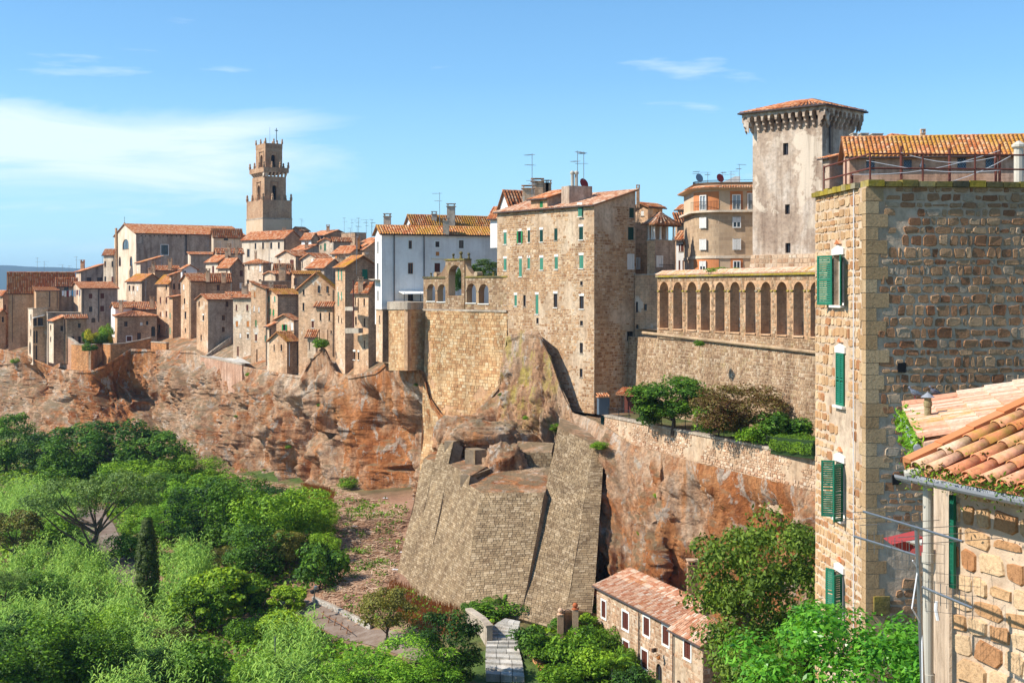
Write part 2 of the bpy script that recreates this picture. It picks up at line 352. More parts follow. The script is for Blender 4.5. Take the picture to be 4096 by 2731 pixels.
# ---------------------------------------------------------------- ground materials
def rockmat():
    nt, b = newmat('rock', .95); g = nt.nodes.new('ShaderNodeNewGeometry'); pos = g.outputs['Position']
    a = noi(nt, vscale(nt, pos, (.22, .22, .10)), 1.0, 7, .66, .6)
    tan = ramp(nt, a, [(.30, (.36, .175, .085)), (.46, (.55, .33, .19)), (.60, (.62, .45, .31)), (.74, (.66, .56, .45))])
    rust = ramp(nt, a, [(.30, (.27, .085, .026)), (.46, (.49, .185, .062)), (.62, (.57, .27, .11)), (.75, (.61, .40, .24))])
    lo = noi(nt, vscale(nt, pos, (.045, .045, .02), (2, 9, 3)), 1.0, 5, .6, .4)
    sr = noi(nt, vscale(nt, pos, (.40, .40, .035), (5, 1, 7)), 1.0, 5, .65, .3)
    dp = nd(nt, 'ShaderNodeVectorMath', operation='DISTANCE'); lk(nt, pos, dp.inputs[0]); dp.inputs[1].default_value = P('F', 1225, 850, 146)
    lo = mth(nt, 'SUBTRACT', lo, ramp(nt, mth(nt, 'DIVIDE', dp.outputs['Value'], 20.0), [(.3, .22), (.75, 0.0)]))
    dq = nd(nt, 'ShaderNodeVectorMath', operation='DISTANCE'); lk(nt, pos, dq.inputs[0]); dq.inputs[1].default_value = P('F', 1600, 1220, 112)
    lo = mth(nt, 'ADD', lo, ramp(nt, mth(nt, 'DIVIDE', dq.outputs['Value'], 40.0), [(.4, .07), (.8, 0.0)]))
    col = mixc(nt, ramp(nt, mth(nt, 'ADD', mth(nt, 'MULTIPLY', lo, .6), mth(nt, 'MULTIPLY', sr, .4)), [(.45, 0.0), (.525, 1.0)]), tan, rust)
    gr = noi(nt, vscale(nt, pos, (.6, .6, .30), (7, 3, 1)), 1.0, 8, .72, .6)
    col = mixc(nt, ramp(nt, gr, [(.555, 0.0), (.595, .8)]), col, (.58, .51, .42))
    st = noi(nt, vscale(nt, pos, (1.1, 1.1, .09)), 1.0, 5, .65)
    col = mixc(nt, .75, col, ramp(nt, st, [(.3, (.5, .36, .27)), (.5, (1, 1, 1)), (.7, (1.15, 1.1, 1.05))]), 'MULTIPLY')
    fn = noi(nt, pos, 2.2, 8, .75)
    col = mixc(nt, .85, col, ramp(nt, fn, [(.3, (.42, .36, .32)), (.52, (1, 1, 1)), (.74, (1.3, 1.25, 1.2))]), 'MULTIPLY')
    # yellow lichen on the shoulder of rock below the tall house
    d = nd(nt, 'ShaderNodeVectorMath', operation='DISTANCE'); lk(nt, pos, d.inputs[0]); d.inputs[1].default_value = P('F', 1235, 850, 146)
    ym = mth(nt, 'MULTIPLY', ramp(nt, mth(nt, 'DIVIDE', d.outputs['Value'], 12.0), [(.25, 1.0), (.75, 0.0)]),
             ramp(nt, noi(nt, vscale(nt, pos, (.8, .8, .3)), 1.0, 6, .7), [(.50, 0.0), (.60, .85)]))
    col = mixc(nt, ym, col, (.50, .39, .09))
    # moss and loose earth where the rock lies flat
    sx = nt.nodes.new('ShaderNodeSeparateXYZ'); lk(nt, g.outputs['Normal'], sx.inputs[0])
    fl = mth(nt, 'MULTIPLY', ramp(nt, sx.outputs[2], [(.55, 0.0), (.8, 1.0)]), ramp(nt, noi(nt, pos, .7, 4), [(.4, 0.0), (.55, .8)]))
    col = mixc(nt, fl, col, (.24, .18, .10))
    lk(nt, col, b.inputs['Base Color']); bump(nt, b, mth(nt, 'ADD', fn, gr), 1.0, .5)
rockmat()
def soilmat():
    nt, b = newmat('soil', .95); g = nt.nodes.new('ShaderNodeNewGeometry'); pos = g.outputs['Position']
    a = noi(nt, pos, .10, 6, .6)
    col = ramp(nt, a, [(.35, (.14, .075, .045)), (.5, (.30, .165, .10)), (.65, (.42, .26, .17))])
    gm = ramp(nt, noi(nt, pos, .06, 5, .6), [(.42, 0.0), (.52, 1.0)])
    gr = ramp(nt, noi(nt, pos, .8, 4, .6), [(.3, (.035, .07, .012)), (.7, (.10, .15, .03))])
    # the open scree under the rock is bare, the rest is overgrown
    d = nd(nt, 'ShaderNodeVectorMath', operation='DISTANCE'); lk(nt, pos, d.inputs[0]); d.inputs[1].default_value = P('F', 830, 1220, 146)
    bare = ramp(nt, mth(nt, 'DIVIDE', d.outputs['Value'], 60.0), [(.35, 0.0), (.7, 1.0)])
    col = mixc(nt, mth(nt, 'MULTIPLY', mth(nt, 'MAXIMUM', gm, .35), bare), col, gr)
    f = noi(nt, pos, 2.5, 6, .75)
    col = mixc(nt, .7, col, ramp(nt, f, [(.3, (.5, .47, .45)), (.5, (1, 1, 1)), (.75, (1.4, 1.35, 1.3))]), 'MULTIPLY')
    lk(nt, col, b.inputs['Base Color']); bump(nt, b, f, .8, .2)
soilmat()
def hillmat():
    nt, b = newmat('forest', 1.0); g = nt.nodes.new('ShaderNodeNewGeometry')
    col = ramp(nt, noi(nt, g.outputs['Position'], .012, 6, .7), [(.35, (.010, .022, .010)), (.65, (.03, .055, .02))])
    lk(nt, col, b.inputs['Base Color'])
hillmat()
def pathmat():
    nt, b = newmat('asphalt', .95); g = nt.nodes.new('ShaderNodeNewGeometry')
    col = ramp(nt, noi(nt, g.outputs['Position'], .7, 6, .7), [(.3, (.15, .095, .065)), (.5, (.22, .16, .12)), (.7, (.29, .235, .19))])
    lk(nt, col, b.inputs['Base Color'])
pathmat()

# ---------------------------------------------------------------- terrain: one sheet from the viewpoint to the horizon
A_ = []
for x, y, Y in [(-200, 985, 288), (0, 985, 269), (60, 980, 261), (150, 990, 249), (300, 1005, 238), (450, 1022, 225), (600, 1092, 201), (690, 1125, 191),
                (790, 1112, 179), (870, 1146, 167), (940, 1158, 158), (905, 1322, 130), (1060, 1400, 116), (1200, 1385, 118), (1360, 1440, 110),
                (0, 1568, 104), (340, 1568, 104), (700, 1568, 104), (1000, 1568, 103), (1176, 1560, 102), (0, 1300, 150), (250, 1260, 155), (340, 1400, 128),
                (540, 1400, 127), (720, 1420, 124), (830, 1460, 119), (600, 1250, 152), (700, 1300, 143), (850, 1300, 137), (850, 1200, 150), (100, 1150, 195),
                (300, 1150, 190), (450, 1150, 183), (0, 1050, 245), (200, 1035, 235), (1150, 1500, 107), (1200, 1425, 113), (1370, 1600, 98), (1500, 1720, 90),
                (1700, 1640, 86), (-200, 1300, 150), (-200, 1100, 225)]:
    A_.append(tuple(P('F', x, y, Y)))
A_ += [(12, 84, -30), (22, 80, -28), (0, 60, -24), (-40, 60, -26), (40, 60, -22), (12, 45, -17), (0, 20, -14), (10, 15, -12), (-20, 20, -16), (20, 30, -13), (30, 75, -24), (38, 100, -27),
       (-60, 340, -26), (0, 230, -26), (40, 160, -27), (-150, 200, -34), (-150, 100, -34), (-120, 340, -33), (60, 60, -20), (60, 120, -27), (0, 0, -14), (0, -30, -14), (0, 180, -27), (25, 125, -28)]
A_ = np.array(A_)
_D = np.linalg.norm(A_[:, None, :2] - A_[None, :, :2], axis=2)
_n = len(A_); _M = np.zeros((_n + 1, _n + 1)); _M[:_n, :_n] = _D - np.eye(_n) * 1.5; _M[:_n, _n] = 1; _M[_n, :_n] = 1
_w = np.linalg.solve(_M, np.append(A_[:, 2], 0))
def TZ(x, y):
    x = np.asarray(x, float); y = np.asarray(y, float)
    z = np.full(x.shape, _w[_n])
    for i in range(_n): z = z + _w[i] * np.hypot(x - A_[i, 0], y - A_[i, 1])
    far = np.clip((np.hypot(x, y - 130) - 200) / 250, 0, 1)
    z = np.clip(z, -36, -11)
    z = z * (1 - far) + -34 * far
    return z + .35 * np.sin(x * .31 + 1.3 * np.sin(y * .17)) * np.sin(y * .27 + x * .11) * (1 - far)
def ground(m, x, y, y0=60.0, y1=330.0):
    a, b = kx(m, x), kz(m, y); Ys = np.linspace(y0, y1, 700)
    tz = TZ(a * Ys, Ys); hit = np.nonzero(tz >= b * Ys)[0]
    Y = Ys[hit[0]] if len(hit) else y1
    return Vector((a * Y, Y, float(TZ(a * Y, Y))))
def terrain():
    near = np.linspace(-170, 110, 150); far = [-30000, -12000, -5000, -2200, -1000, -550, -350, -250, -200]
    xs = np.array(far + list(near) + [140, 180, 250, 350, 550, 1000, 2200, 5000, 12000, 30000])
    ys = np.array([-3000, -600, -150, -60] + list(np.linspace(-20, 345, 190)) + [380, 450, 600, 900, 1600, 3000, 6000, 12000, 40000])
    X, Yg = np.meshgrid(xs, ys); Z = TZ(X, Yg)
    v = np.stack([X.ravel(), Yg.ravel(), Z.ravel()], 1); nx = len(xs)
    i, j = np.meshgrid(np.arange(len(ys) - 1), np.arange(nx - 1), indexing='ij'); q = (i * nx + j).ravel()
    f = np.stack([q, q + 1, q + nx + 1, q + nx], 1)
    o = link('ground', npmesh('ground', v, f), 'soil', None, Vector((0, 0, 0)), True); tag(o, kind='structure')
terrain()
# wooded hills on the horizon
def hills():
    for nm, Y, xa, xb, pk in (('hills', 7200.0, -7000, 3500, [(-4200, 140), (-2840, 140), (-2350, 120), (-2150, 105), (-1500, 70), (-500, 50), (2500, 40)]),
                              ('hills', 1500.0, -1800, 300, [(-1800, 20), (-720, 1), (-590, -5), (-560, -12), (-400, -25), (300, -30)])):
        v = []; nx = 140
        pkx = [p[0] for p in pk]; pkz = [p[1] for p in pk]
        prof = [(-.16, -45), (-.10, .35), (-.05, .75), (0, 1.0), (.1, .6), (.25, -45)]
        for j, (dy, h) in enumerate(prof):
            for i in range(nx):
                x = xa + (xb - xa) * i / (nx - 1); top = np.interp(x, pkx, pkz)
                z = -45 if h < 0 else -45 + (top + 45) * h
                if h > 0: z += (12 * MN.noise((x * .004, dy * 9, 2)) + 7 * MN.noise((x * .03, dy * 20, 5))) * Y / 7200
                v.append((x, Y * (1 + dy), z))
        f = [(j * nx + i, j * nx + i + 1, (j + 1) * nx + i + 1, (j + 1) * nx + i) for j in range(len(prof) - 1) for i in range(nx - 1)]
        me = bpy.data.meshes.new(nm); me.from_pydata(v, [], f)
        tag(link(nm, me, 'forest', None, Vector((0, 0, 0)), True), kind='structure')
hills()

# ---------------------------------------------------------------- the tufa cliff
CL = [(-160, 800, 318, 985, 300), (-60, 795, 292, 985, 276), (0, 800, 285, 982, 270), (60, 815, 274, 978, 262), (110, 838, 269, 985, 257), (150, 850, 257, 990, 246),
      (208, 850, 250, 993, 241), (240, 838, 249, 996, 240), (300, 800, 251, 1004, 239), (370, 802, 248, 1010, 236), (450, 805, 238, 1020, 226), (480, 824, 232, 1038, 219),
      (600, 848, 208, 1088, 202), (690, 862, 198, 1122, 192), (715, 820, 197, 1118, 190), (742, 795, 193, 1112, 187), (768, 850, 189, 1110, 184), (800, 862, 184, 1108, 179), (865, 850, 173, 1142, 169),
      (885, 832, 170, 1148, 164), (920, 838, 166, 1155, 160), (972, 850, 161, 1185, 154), (985, 905, 160, 1205, 150), (1010, 945, 157.6, 1240, 147), (1040, 975, 155, 1262, 144), (1090, 950, 152.4, 1282, 141),
      (1148, 880, 149.4, 1300, 138), (1160, 775, 147.8, 1305, 137), (1200, 757, 145.6, 1320, 135), (1238, 760, 143.3, 1330, 133), (1265, 815, 142, 1336, 132), (1290, 890, 140.6, 1340, 131), (1318, 945, 138.5, 1345, 128), (1355, 960, 134.5, 1385, 113), (1388, 975, 131, 1390, 110.5),
      (1450, 1018, 125.5, 1395, 110), (1560, 1050, 116.8, 1405, 108), (1700, 1085, 107.2, 1420, 102), (1880, 1128, 97.4, 1470, 92.5), (2050, 1200, 91, 1500, 88), (2300, 1260, 82, 1560, 80)]
CLa = np.array(CL, float)
def cliff_top(x):
    return np.interp(x, CLa[:, 0], CLa[:, 1]), np.interp(x, CLa[:, 0], CLa[:, 2])
CAVES = [(980, 913, 11, 9), (868, 1138, 12, 10), (940, 1125, 9, 16), (850, 1078, 16, 8), (843, 985, 8, 6), (750, 1000, 6, 9), (640, 985, 9, 12), (560, 935, 12, 10), (470, 960, 10, 8), (300, 930, 10, 12), (215, 935, 9, 7), (140, 925, 8, 10), (1480, 1190, 10, 12)]
def cliff():
    global CLV
    nu, nv = 1050, 165
    xs = np.linspace(-160, 2300, nu)
    g = [np.interp(xs, CLa[:, 0], CLa[:, k]) for k in range(1, 5)]
    V = np.zeros((nv, nu, 3))
    for i in range(nu):
        x = xs[i]; a = np.array(P('F', x, g[0][i], g[1][i])); b = np.array(P('F', x, g[2][i], g[3][i])); b[2] -= 3.0
        t = np.linspace(0, 1, nv)
        h = t ** 1.0; zz = t
        plan = .12 * t + .88 * (t ** 1.7)          # steep above, spreading into scree at the foot
        if 520 < x: plan = .55 * t + .45 * t ** 2.5
        if 1330 < x < 1520: plan = t
        for j in range(nv):
            V[j, i, :2] = a[:2] + (b[:2] - a[:2]) * plan[j]; V[j, i, 2] = a[2] + (b[2] - a[2]) * zz[j]
    du = np.gradient(V, axis=1); dv = np.gradient(V, axis=0); N = np.cross(dv, du); N /= np.linalg.norm(N, axis=2)[:, :, None] + 1e-9
    if N[nv // 2, nu // 2, 1] > 0: N = -N
    N[:, :, 2] *= .3
    arc = np.concatenate([[0], np.cumsum(np.linalg.norm(np.diff(V[0, :, :2], axis=0), axis=1))])
    for i in range(nu):
        for j in range(nv):
            p = V[j, i]; t = j / (nv - 1); ed = min(1, t * 6)
            S_ = arc[i] + (.55 * p[2] if xs[i] < 560 else .12 * p[2]); z_ = p[2]
            wv = 2.2 * MN.noise((S_ * .05, z_ * .09, 1.7))
            big = MN.fractal((S_ * .055 + wv * .1, z_ * .022, 3.1), .8, 2.0, 3)
            r1 = MN.ridged_multi_fractal((S_ * .10 + wv * .12, z_ * .030, 5.2), .9, 2.1, 4, .95, 2.0) - 1.0
            r2 = MN.ridged_multi_fractal((S_ * .34 + wv * .3, z_ * .11, 9.4), .8, 2.2, 4, .9, 2.0) - 1.0
            fine = MN.fractal((S_ * .8, z_ * .26, 2.0), .55, 2.1, 6)
            amp = 1.0 if xs[i] < 1380 else .75
            dd = MN.voronoi((S_ * .13 + wv * .15, z_ * .10, 4.0))[0]; vor = min(1.0, (dd[1] - dd[0]) * 2.0) - .5
            d = (3.2 * big + 4.6 * r1 + 2.3 * r2 + 2.0 * vor) * ed * amp + .95 * fine * (.3 + .7 * ed)
            if 780 < xs[i] < 1000: d -= 1.6 * ed * math.sin(math.pi * (xs[i] - 780) / 220)       # hollowed bay of dark rock
            if 1140 < xs[i] < 1340: d = (.7 * big + .9 * r1 + 1.5 * r2 + .8 * vor) * ed + 1.15 * fine * (.45 + .55 * ed)
            uF = (512 + F * p[0] / p[1]) * 2.296875; vF = (HOR - F * p[2] / p[1]) * 2.296875
            for cx_, cy_, rx_, ry_ in CAVES:
                q2 = ((uF - cx_) / rx_) ** 2 + ((vF - cy_) / ry_) ** 2
                if q2 < 1: d -= 2.8 * math.sqrt(1 - q2)
            if d < 0: d *= min(1.0, t * 2.6)
            V[j, i] += N[j, i] * d
    # weathered rim runs back under the town
    back = V[0].copy(); back[:, 1] += 2.5; back[:, 2] -= .3
    V = np.concatenate([back[None], V], 0); nv += 1
    v = V.reshape(-1, 3); i, j = np.meshgrid(np.arange(nv - 1), np.arange(nu - 1), indexing='ij'); q = (i * nu + j).ravel()
    CLV = V
    tag(link('cliff', npmesh('cliff', v, np.stack([q, q + nu, q + nu + 1, q + 1], 1)), 'rock', None, Vector((0, 0, 0)), False), kind='structure')
cliff()
def town_hill():
    xs = np.linspace(-160, 1380, 200); yt, Yt = cliff_top(xs); rows = []
    for k, (dY, dz) in enumerate(((-.4, -.3), (4, .0), (14, 2.0), (40, 6.0), (90, 8.5), (160, 7), (300, -15), (420, -45))):
        r = []
        for x, y, Y in zip(xs, yt, Yt):
            p = P('F', x, y, Y)
            cap = min(p.z - .4, -11.6)
            z = cap + dz * (1 if x < 1000 else .4) if k > 0 else p.z - .4
            r.append((kx('F', x) * (Y + dY), Y + dY, z))
        rows.append(r)
    v = np.array(rows).reshape(-1, 3); nu = len(xs); i, j = np.meshgrid(np.arange(len(rows) - 1), np.arange(nu - 1), indexing='ij'); q = (i * nu + j).ravel()
    tag(link('town_hill', npmesh('town_hill', v, np.stack([q, q + 1, q + nu + 1, q + nu], 1)), 'rock', None, Vector((0, 0, 0)), True), kind='structure')
town_hill()

# ---------------------------------------------------------------- masonry, tiles
WDIR = Vector((-.35, -.9, .15))
def warp(p, a): return WDIR * (a * MN.fractal((p.x * .11, p.y * .11, p.z * .16), .8, 2.0, 2))
def stones(patch, rh, sw, gap=.03, proud=.03, holes=(), seed=0, round8=False, jit=.35, rvar=.25, wvar=.45, clip=None, skip=0, bulge=0):
    """irregular blocks over a bilinear patch (p00, p10, p11, p01); returns [(verts, faces)]"""
    rg = random.Random(seed); p00, p10, p11, p01 = [Vector(p) for p in patch]
    Wd = ((p10 - p00).length + (p11 - p01).length) / 2; H = ((p01 - p00).length + (p11 - p10).length) / 2
    out = []; t = 0.0
    nrm0 = (p10 - p00).cross(p01 - p00); nrm0.normalize()
    def bl(s, tt):
        q_ = (p00 * (1 - s) + p10 * s) * (1 - tt) + (p01 * (1 - s) + p11 * s) * tt
        return q_ + warp(q_, bulge) if bulge else q_
    while t < H - rh * .3:
        h = rh * (1 + rg.uniform(-rvar, rvar)); h = min(h, H - t); s = -rg.random() * sw * .5
        while s < Wd:
            w = sw * (1 + rg.uniform(-wvar, wvar)); s0, s1 = max(s, 0), min(s + w, Wd); s += w
            if s1 - s0 < gap * 2.2 + .03: continue
            a0, a1, b0, b1 = s0 + gap / 2, s1 - gap / 2, t + gap / 2, t + h - gap / 2
            if round8 and rg.random() < .3:
                k = rg.uniform(.0, .28) * h; b0 += k * rg.random(); b1 -= k
            if b1 - b0 < .03: continue
            ms, mt = (a0 + a1) / 2 / Wd, (b0 + b1) / 2 / H
            if any(x0 - .02 / Wd < (a1 / Wd) and x1 + .02 / Wd > (a0 / Wd) and y0 < b1 / H and y1 > b0 / H for x0, y0, x1, y1 in holes): continue
            if clip and not clip(ms, mt): continue
            if skip:
                c_ = bl(ms, mt)
                if MN.fractal((c_.x * .22, c_.y * .22, c_.z * .2 + seed), .8, 2.0, 4) + rg.uniform(-.15, .15) > skip: continue
            ww, hh = a1 - a0, b1 - b0; j = jit * min(ww, hh) * .5
            if round8:
                c = .16; pts = [(a0 + c * ww, b0), (a1 - c * ww, b0), (a1, b0 + c * hh), (a1, b1 - c * hh), (a1 - c * ww, b1), (a0 + c * ww, b1), (a0, b1 - c * hh), (a0, b0 + c * hh)]
            else: pts = [(a0, b0), (a1, b0), (a1, b1), (a0, b1)]
            pts = [(min(max(x + rg.uniform(-j, j) * .5, a0 - gap * .3), a1 + gap * .3), min(max(y + rg.uniform(-j, j) * .5, b0 - gap * .3), b1 + gap * .3)) for x, y in pts]
            pr = proud * rg.uniform(.45, 1.35); bv = .075 * min(ww, hh); cx, cy = (a0 + a1) / 2, (b0 + b1) / 2
            vs = []; n = len(pts)
            for x, y in pts: vs.append(bl(x / Wd, y / H) - nrm0 * .012)
            for x, y in pts:
                q = max(0, 1 - bv * 2 / max(.05, max(ww, hh)))
                vs.append(bl((cx + (x - cx) * q) / Wd, (cy + (y - cy) * q) / H) + nrm0 * pr * rg.uniform(.75, 1.25))
            fs = [tuple(range(n, 2 * n))] + [(k, (k + 1) % n, n + (k + 1) % n, n + k) for k in range(n)]
            out.append((vs, fs))
        t += h
    return out
def lay(st, parent, mat, name='stone', indiv=0, key=None, joined='masonry'):
    """up to indiv blocks as objects of their own, the rest joined"""
    st = list(st)
    if key: st.sort(key=key)
    o = ORG[parent.name]
    for vs, fs in st[:indiv]:
        c = sum(vs, Vector()) / len(vs)
        me = bpy.data.meshes.new(name); me.from_pydata([tuple(v - c) for v in vs], [], fs)
        me.materials.append(MAT[mat]); ob = bpy.data.objects.new(name, me); COL.objects.link(ob); ob.parent = parent; ob.location = c - o
    if len(st) > indiv:
        mb = MB()
        for vs, fs in st[indiv:]: mb.add(vs, fs)
        r = mb.build(joined, mat, parent); r['kind'] = 'stuff'; return r
def tiles(patch, pitch=.36, tl=.42, seg=4, seed=0, lift=.03, jit=.012, clip=None):
    rg = np.random.default_rng(seed); p00, p10, p11, p01 = [np.array(p, float) for p in patch]
    Wd = (np.linalg.norm(p10 - p00) + np.linalg.norm(p11 - p01)) / 2; H = (np.linalg.norm(p01 - p00) + np.linalg.norm(p11 - p10)) / 2
    nc = max(2, int(Wd / pitch)); nr = max(2, int(H / tl))
    I, J = np.meshgrid(np.arange(nc), np.arange(nr)); I = I.ravel(); J = J.ravel()
    s = (I + .5) / nc; t0 = J / nr; t1 = (J + 1.12) / nr
    if clip is not None:
        k = clip(s, (t0 + t1) / 2); s, t0, t1 = s[k], t0[k], t1[k]
    n = np.cross(p10 - p00, p01 - p00); n /= np.linalg.norm(n)
    if n[2] < 0: n = -n
    e = p10 - p00
    if np.linalg.norm(e) < 1e-4: e = p11 - p01
    e = e / np.linalg.norm(e)
    def bl(a, b): return (p00 * (1 - a)[:, None] + p10 * a[:, None]) * (1 - b)[:, None] + (p01 * (1 - a)[:, None] + p11 * a[:, None]) * b[:, None]
    dx = rg.normal(0, jit, len(s)) / max(Wd, .1); A = bl(s + dx, t0) + n * (lift + rg.normal(0, jit, len(s)))[:, None]; B = bl(s + dx * .5, np.minimum(t1, 1.02))
    r = pitch * .34; vs = []
    for C, rr in ((A, r * 1.08), (B, r * .9)):
        for k in range(seg + 1):
            a = math.pi * k / seg; vs.append(C + e * (math.cos(a) * rr) + n * (math.sin(a) * rr * .85))
    for k in range(seg + 1):                       # open lower lip, gives the tile its thickness
        a = math.pi * k / seg; vs.append(A + e * (math.cos(a) * r * .82) + n * (math.sin(a) * r * .66 - .0))
    m = seg + 1; V = np.stack(vs, 1).reshape(-1, 3); base = np.arange(len(s)) * (3 * m); fs = []
    for k in range(seg):
        fs.append(np.stack([base + k, base + k + 1, base + m + k + 1, base + m + k], 1))
        fs.append(np.stack([base + k, base + 2 * m + k, base + 2 * m + k + 1, base + k + 1], 1))
    return V, np.stack(fs, 1).reshape(-1, 4), 3 * m, 2 * seg
def lay_tiles(parent, patches, mat, pitch=.36, tl=.42, seg=4, seed=0, indiv=0, clip=None, lift=.03, jit=.012):
    o = np.array(ORG[parent.name]); Vs, Fs, n = [], [], 0; left = indiv
    for q, pa in enumerate(patches):
        V, Fa, nv, nf = tiles(pa, pitch, tl, seg, seed + q, clip=clip, lift=lift, jit=jit)
        cnt = len(V) // nv; k0 = 0
        if left > 0:
            k0 = min(left, cnt); left -= k0
            sel = np.random.default_rng(seed).permutation(cnt) if False else np.arange(cnt)
            for t in sel[:k0]:
                vv = V[t * nv:(t + 1) * nv]; c = vv.mean(0)
                me = bpy.data.meshes.new('tile'); me.from_pydata([tuple(p) for p in vv - c], [], [tuple(f) for f in Fa[t * nf:(t + 1) * nf] - t * nv])
                me.materials.append(MAT[mat]); ob = bpy.data.objects.new('tile', me); COL.objects.link(ob); ob.parent = parent; ob.location = Vector(c - o)
        if k0 < cnt:
            Vs.append(V[k0 * nv:]); Fs.append(Fa[k0 * nf:] - k0 * nv + n); n += (cnt - k0) * nv
    if Vs:
        me = npmesh('tiles', np.concatenate(Vs) - o, np.concatenate(Fs)); r = link('tiles', me, mat, parent, None, False); r['kind'] = 'stuff'
Z = Vector((0, 0, 1))

# ---------------------------------------------------------------- walls with real openings
def wall_face(mb, O, d, L, z0, z1, holes, n, reveal=.22):
    """holes: (s0, za, s1, zb, arch)"""
    ss = sorted({0.0, L, *[min(max(h[0], 0), L) for h in holes], *[min(max(h[2], 0), L) for h in holes]})
    zs = sorted({z0, z1, *[min(max(h[1], z0), z1) for h in holes], *[min(max(h[3], z0), z1) for h in holes]})
    def pt(s, z): return Vector((O.x + d.x * s, O.y + d.y * s, z))
    for a, b in zip(ss[:-1], ss[1:]):
        run = None
        for c, e in zip(zs[:-1], zs[1:]):
            m, q = (a + b) / 2, (c + e) / 2
            inside = any(h[0] < m < h[2] and h[1] < q < h[3] for h in holes)
            if not inside: run = (run[0], e) if run else (c, e)
            if (inside or e == zs[-1]) and run:
                mb.quad(pt(a, run[0]), pt(b, run[0]), pt(b, run[1]), pt(a, run[1])); run = None
    for h in holes:
        s0, za, s1, zb = max(h[0], 0), max(h[1], z0), min(h[2], L), min(h[3], z1); i = -n * reveal
        if s1 <= s0 or zb <= za: continue
        if len(h) > 4 and h[4]:
            r = (s1 - s0) / 2; hh = min(r, (zb - za) * .5); k = 6; c = (s0 + s1) / 2
            arc = [(c + r * math.cos(math.pi * t / k), zb - hh + hh * math.sin(math.pi * t / k)) for t in range(k + 1)]
            for t in range(k):
                (x0, y0), (x1, y1) = arc[t], arc[t + 1]
                mb.quad(pt(x0, y0), pt(x0, zb), pt(x1, zb), pt(x1, y1)); mb.quad(pt(x0, y0), pt(x1, y1), pt(x1, y1) + i, pt(x0, y0) + i)
            zt = zb - hh
        else:
            zt = zb; mb.quad(pt(s0, zb), pt(s1, zb), pt(s1, zb) + i, pt(s0, zb) + i)
        mb.quad(pt(s0, za), pt(s0, zt), pt(s0, zt) + i, pt(s0, za) + i); mb.quad(pt(s1, za), pt(s1, zt), pt(s1, zt) + i, pt(s1, za) + i)
        mb.quad(pt(s0, za), pt(s1, za), pt(s1, za) + i, pt(s0, za) + i)
SHUT = dict(g='green', p='green_pale', k='green_dark', r='brown', o='orange', G='green_leafy', O='green', w='frame_white', y='frame_white')
def window(par, O, d, n, s0, za, s1, zb, st, far):
    """frame, pane and shutters set in an opening"""
    def pt(s, z, o): return Vector((O.x + d.x * s, O.y + d.y * s, z)) + n * o
    wd, ht = s1 - s0, zb - za; fw = min(.09, wd * .14); f = MB(); dep = -.16
    for (a, b, c, e) in ((s0, za, s1, za + fw), (s0, zb - fw, s1, zb), (s0, za + fw, s0 + fw, zb - fw), (s1 - fw, za + fw, s1, zb - fw)):
        f.box(pt(a, c if False else b, dep), d * (c - a), Z * (e - b), n * .06)
    shut = next((ch for ch in st if ch in SHUT), None)
    if wd > .5 and not shut: f.box(pt((s0 + s1) / 2 - fw / 3, za + fw, dep), d * (fw * .66), Z * (ht - 2 * fw), n * .05)
    wo = f.build('window', 'frame_white' if ('w' in st or 'y' in st) else ('wood' if 'b' in st else 'frame_dark'), par)
    g = MB(); g.quad(pt(s0, za, dep + .012), pt(s1, za, dep + .012), pt(s1, zb, dep + .012), pt(s0, zb, dep + .012)); g.build('pane', 'glass', wo)
    if shut and shut not in 'Oy':
        for k in (0, 1):
            a = s0 + k * wd / 2 + .01; b = a + wd / 2 - .02; m = MB(); t = .05
            m.box(pt(a, za + .02, -.08), d * (b - a), Z * (ht - .04), n * t)
            nsl = 0 if far else int(ht / .12)
            for q in range(nsl): m.box(pt(a + .05, za + .06 + q * (ht - .12) / nsl, -.03), d * (b - a - .1), Z * .05, n * .025)
            m.build('shutter', SHUT[shut], wo)
    if 'O' in st:
        for k in (0, 1):
            m = MB(); a = s0 - wd * .52 if k == 0 else s1 + .02
            m.box(pt(a, za + .02, .015), d * (wd * .5), Z * (ht - .04), n * .05); m.build('shutter', 'green_leafy', wo)
    if 'L' in st:
        m = MB(); m.box(pt(s0 - .08, zb + .004, -.02), d * (wd + .16), Z * .28, n * .05); m.build('lintel', 'lintel', wo)
        m = MB(); m.box(pt(s0 - .08, za - .10, -.02), d * (wd + .16), Z * .096, n * .10); m.build('sill', 'lintel', wo)
    elif 'S' in st:
        m = MB(); q = .16
        m.box(pt(s0 - q, za - q, -.02), d * (wd + 2 * q), Z * (q - .003), n * .07); m.box(pt(s0 - q, zb + .003, -.02), d * (wd + 2 * q), Z * q, n * .07)
        m.box(pt(s0 - q, za, -.02), d * (q - .003), Z * ht, n * .06); m.box(pt(s1 + .003, za, -.02), d * (q - .003), Z * ht, n * .06); m.build('surround', 'frame_white', wo)
    else:
        m = MB(); m.box(pt(s0 - .06, za - .08, -.02), d * (wd + .12), Z * .076, n * .09); m.build('sill', 'concrete', wo)
    return wo
def roofslab(par, polys, mat='wood', th=.12):
    m = MB()
    for pg in polys:
        a = [Vector(p) for p in pg]; m.poly(a); b = [p - Z * th for p in a]; m.poly(b[::-1])
        for i in range(len(a)):
            j = (i + 1) % len(a); m.quad(a[i], a[j], b[j], b[i])
    return m.build('roof', mat, par)
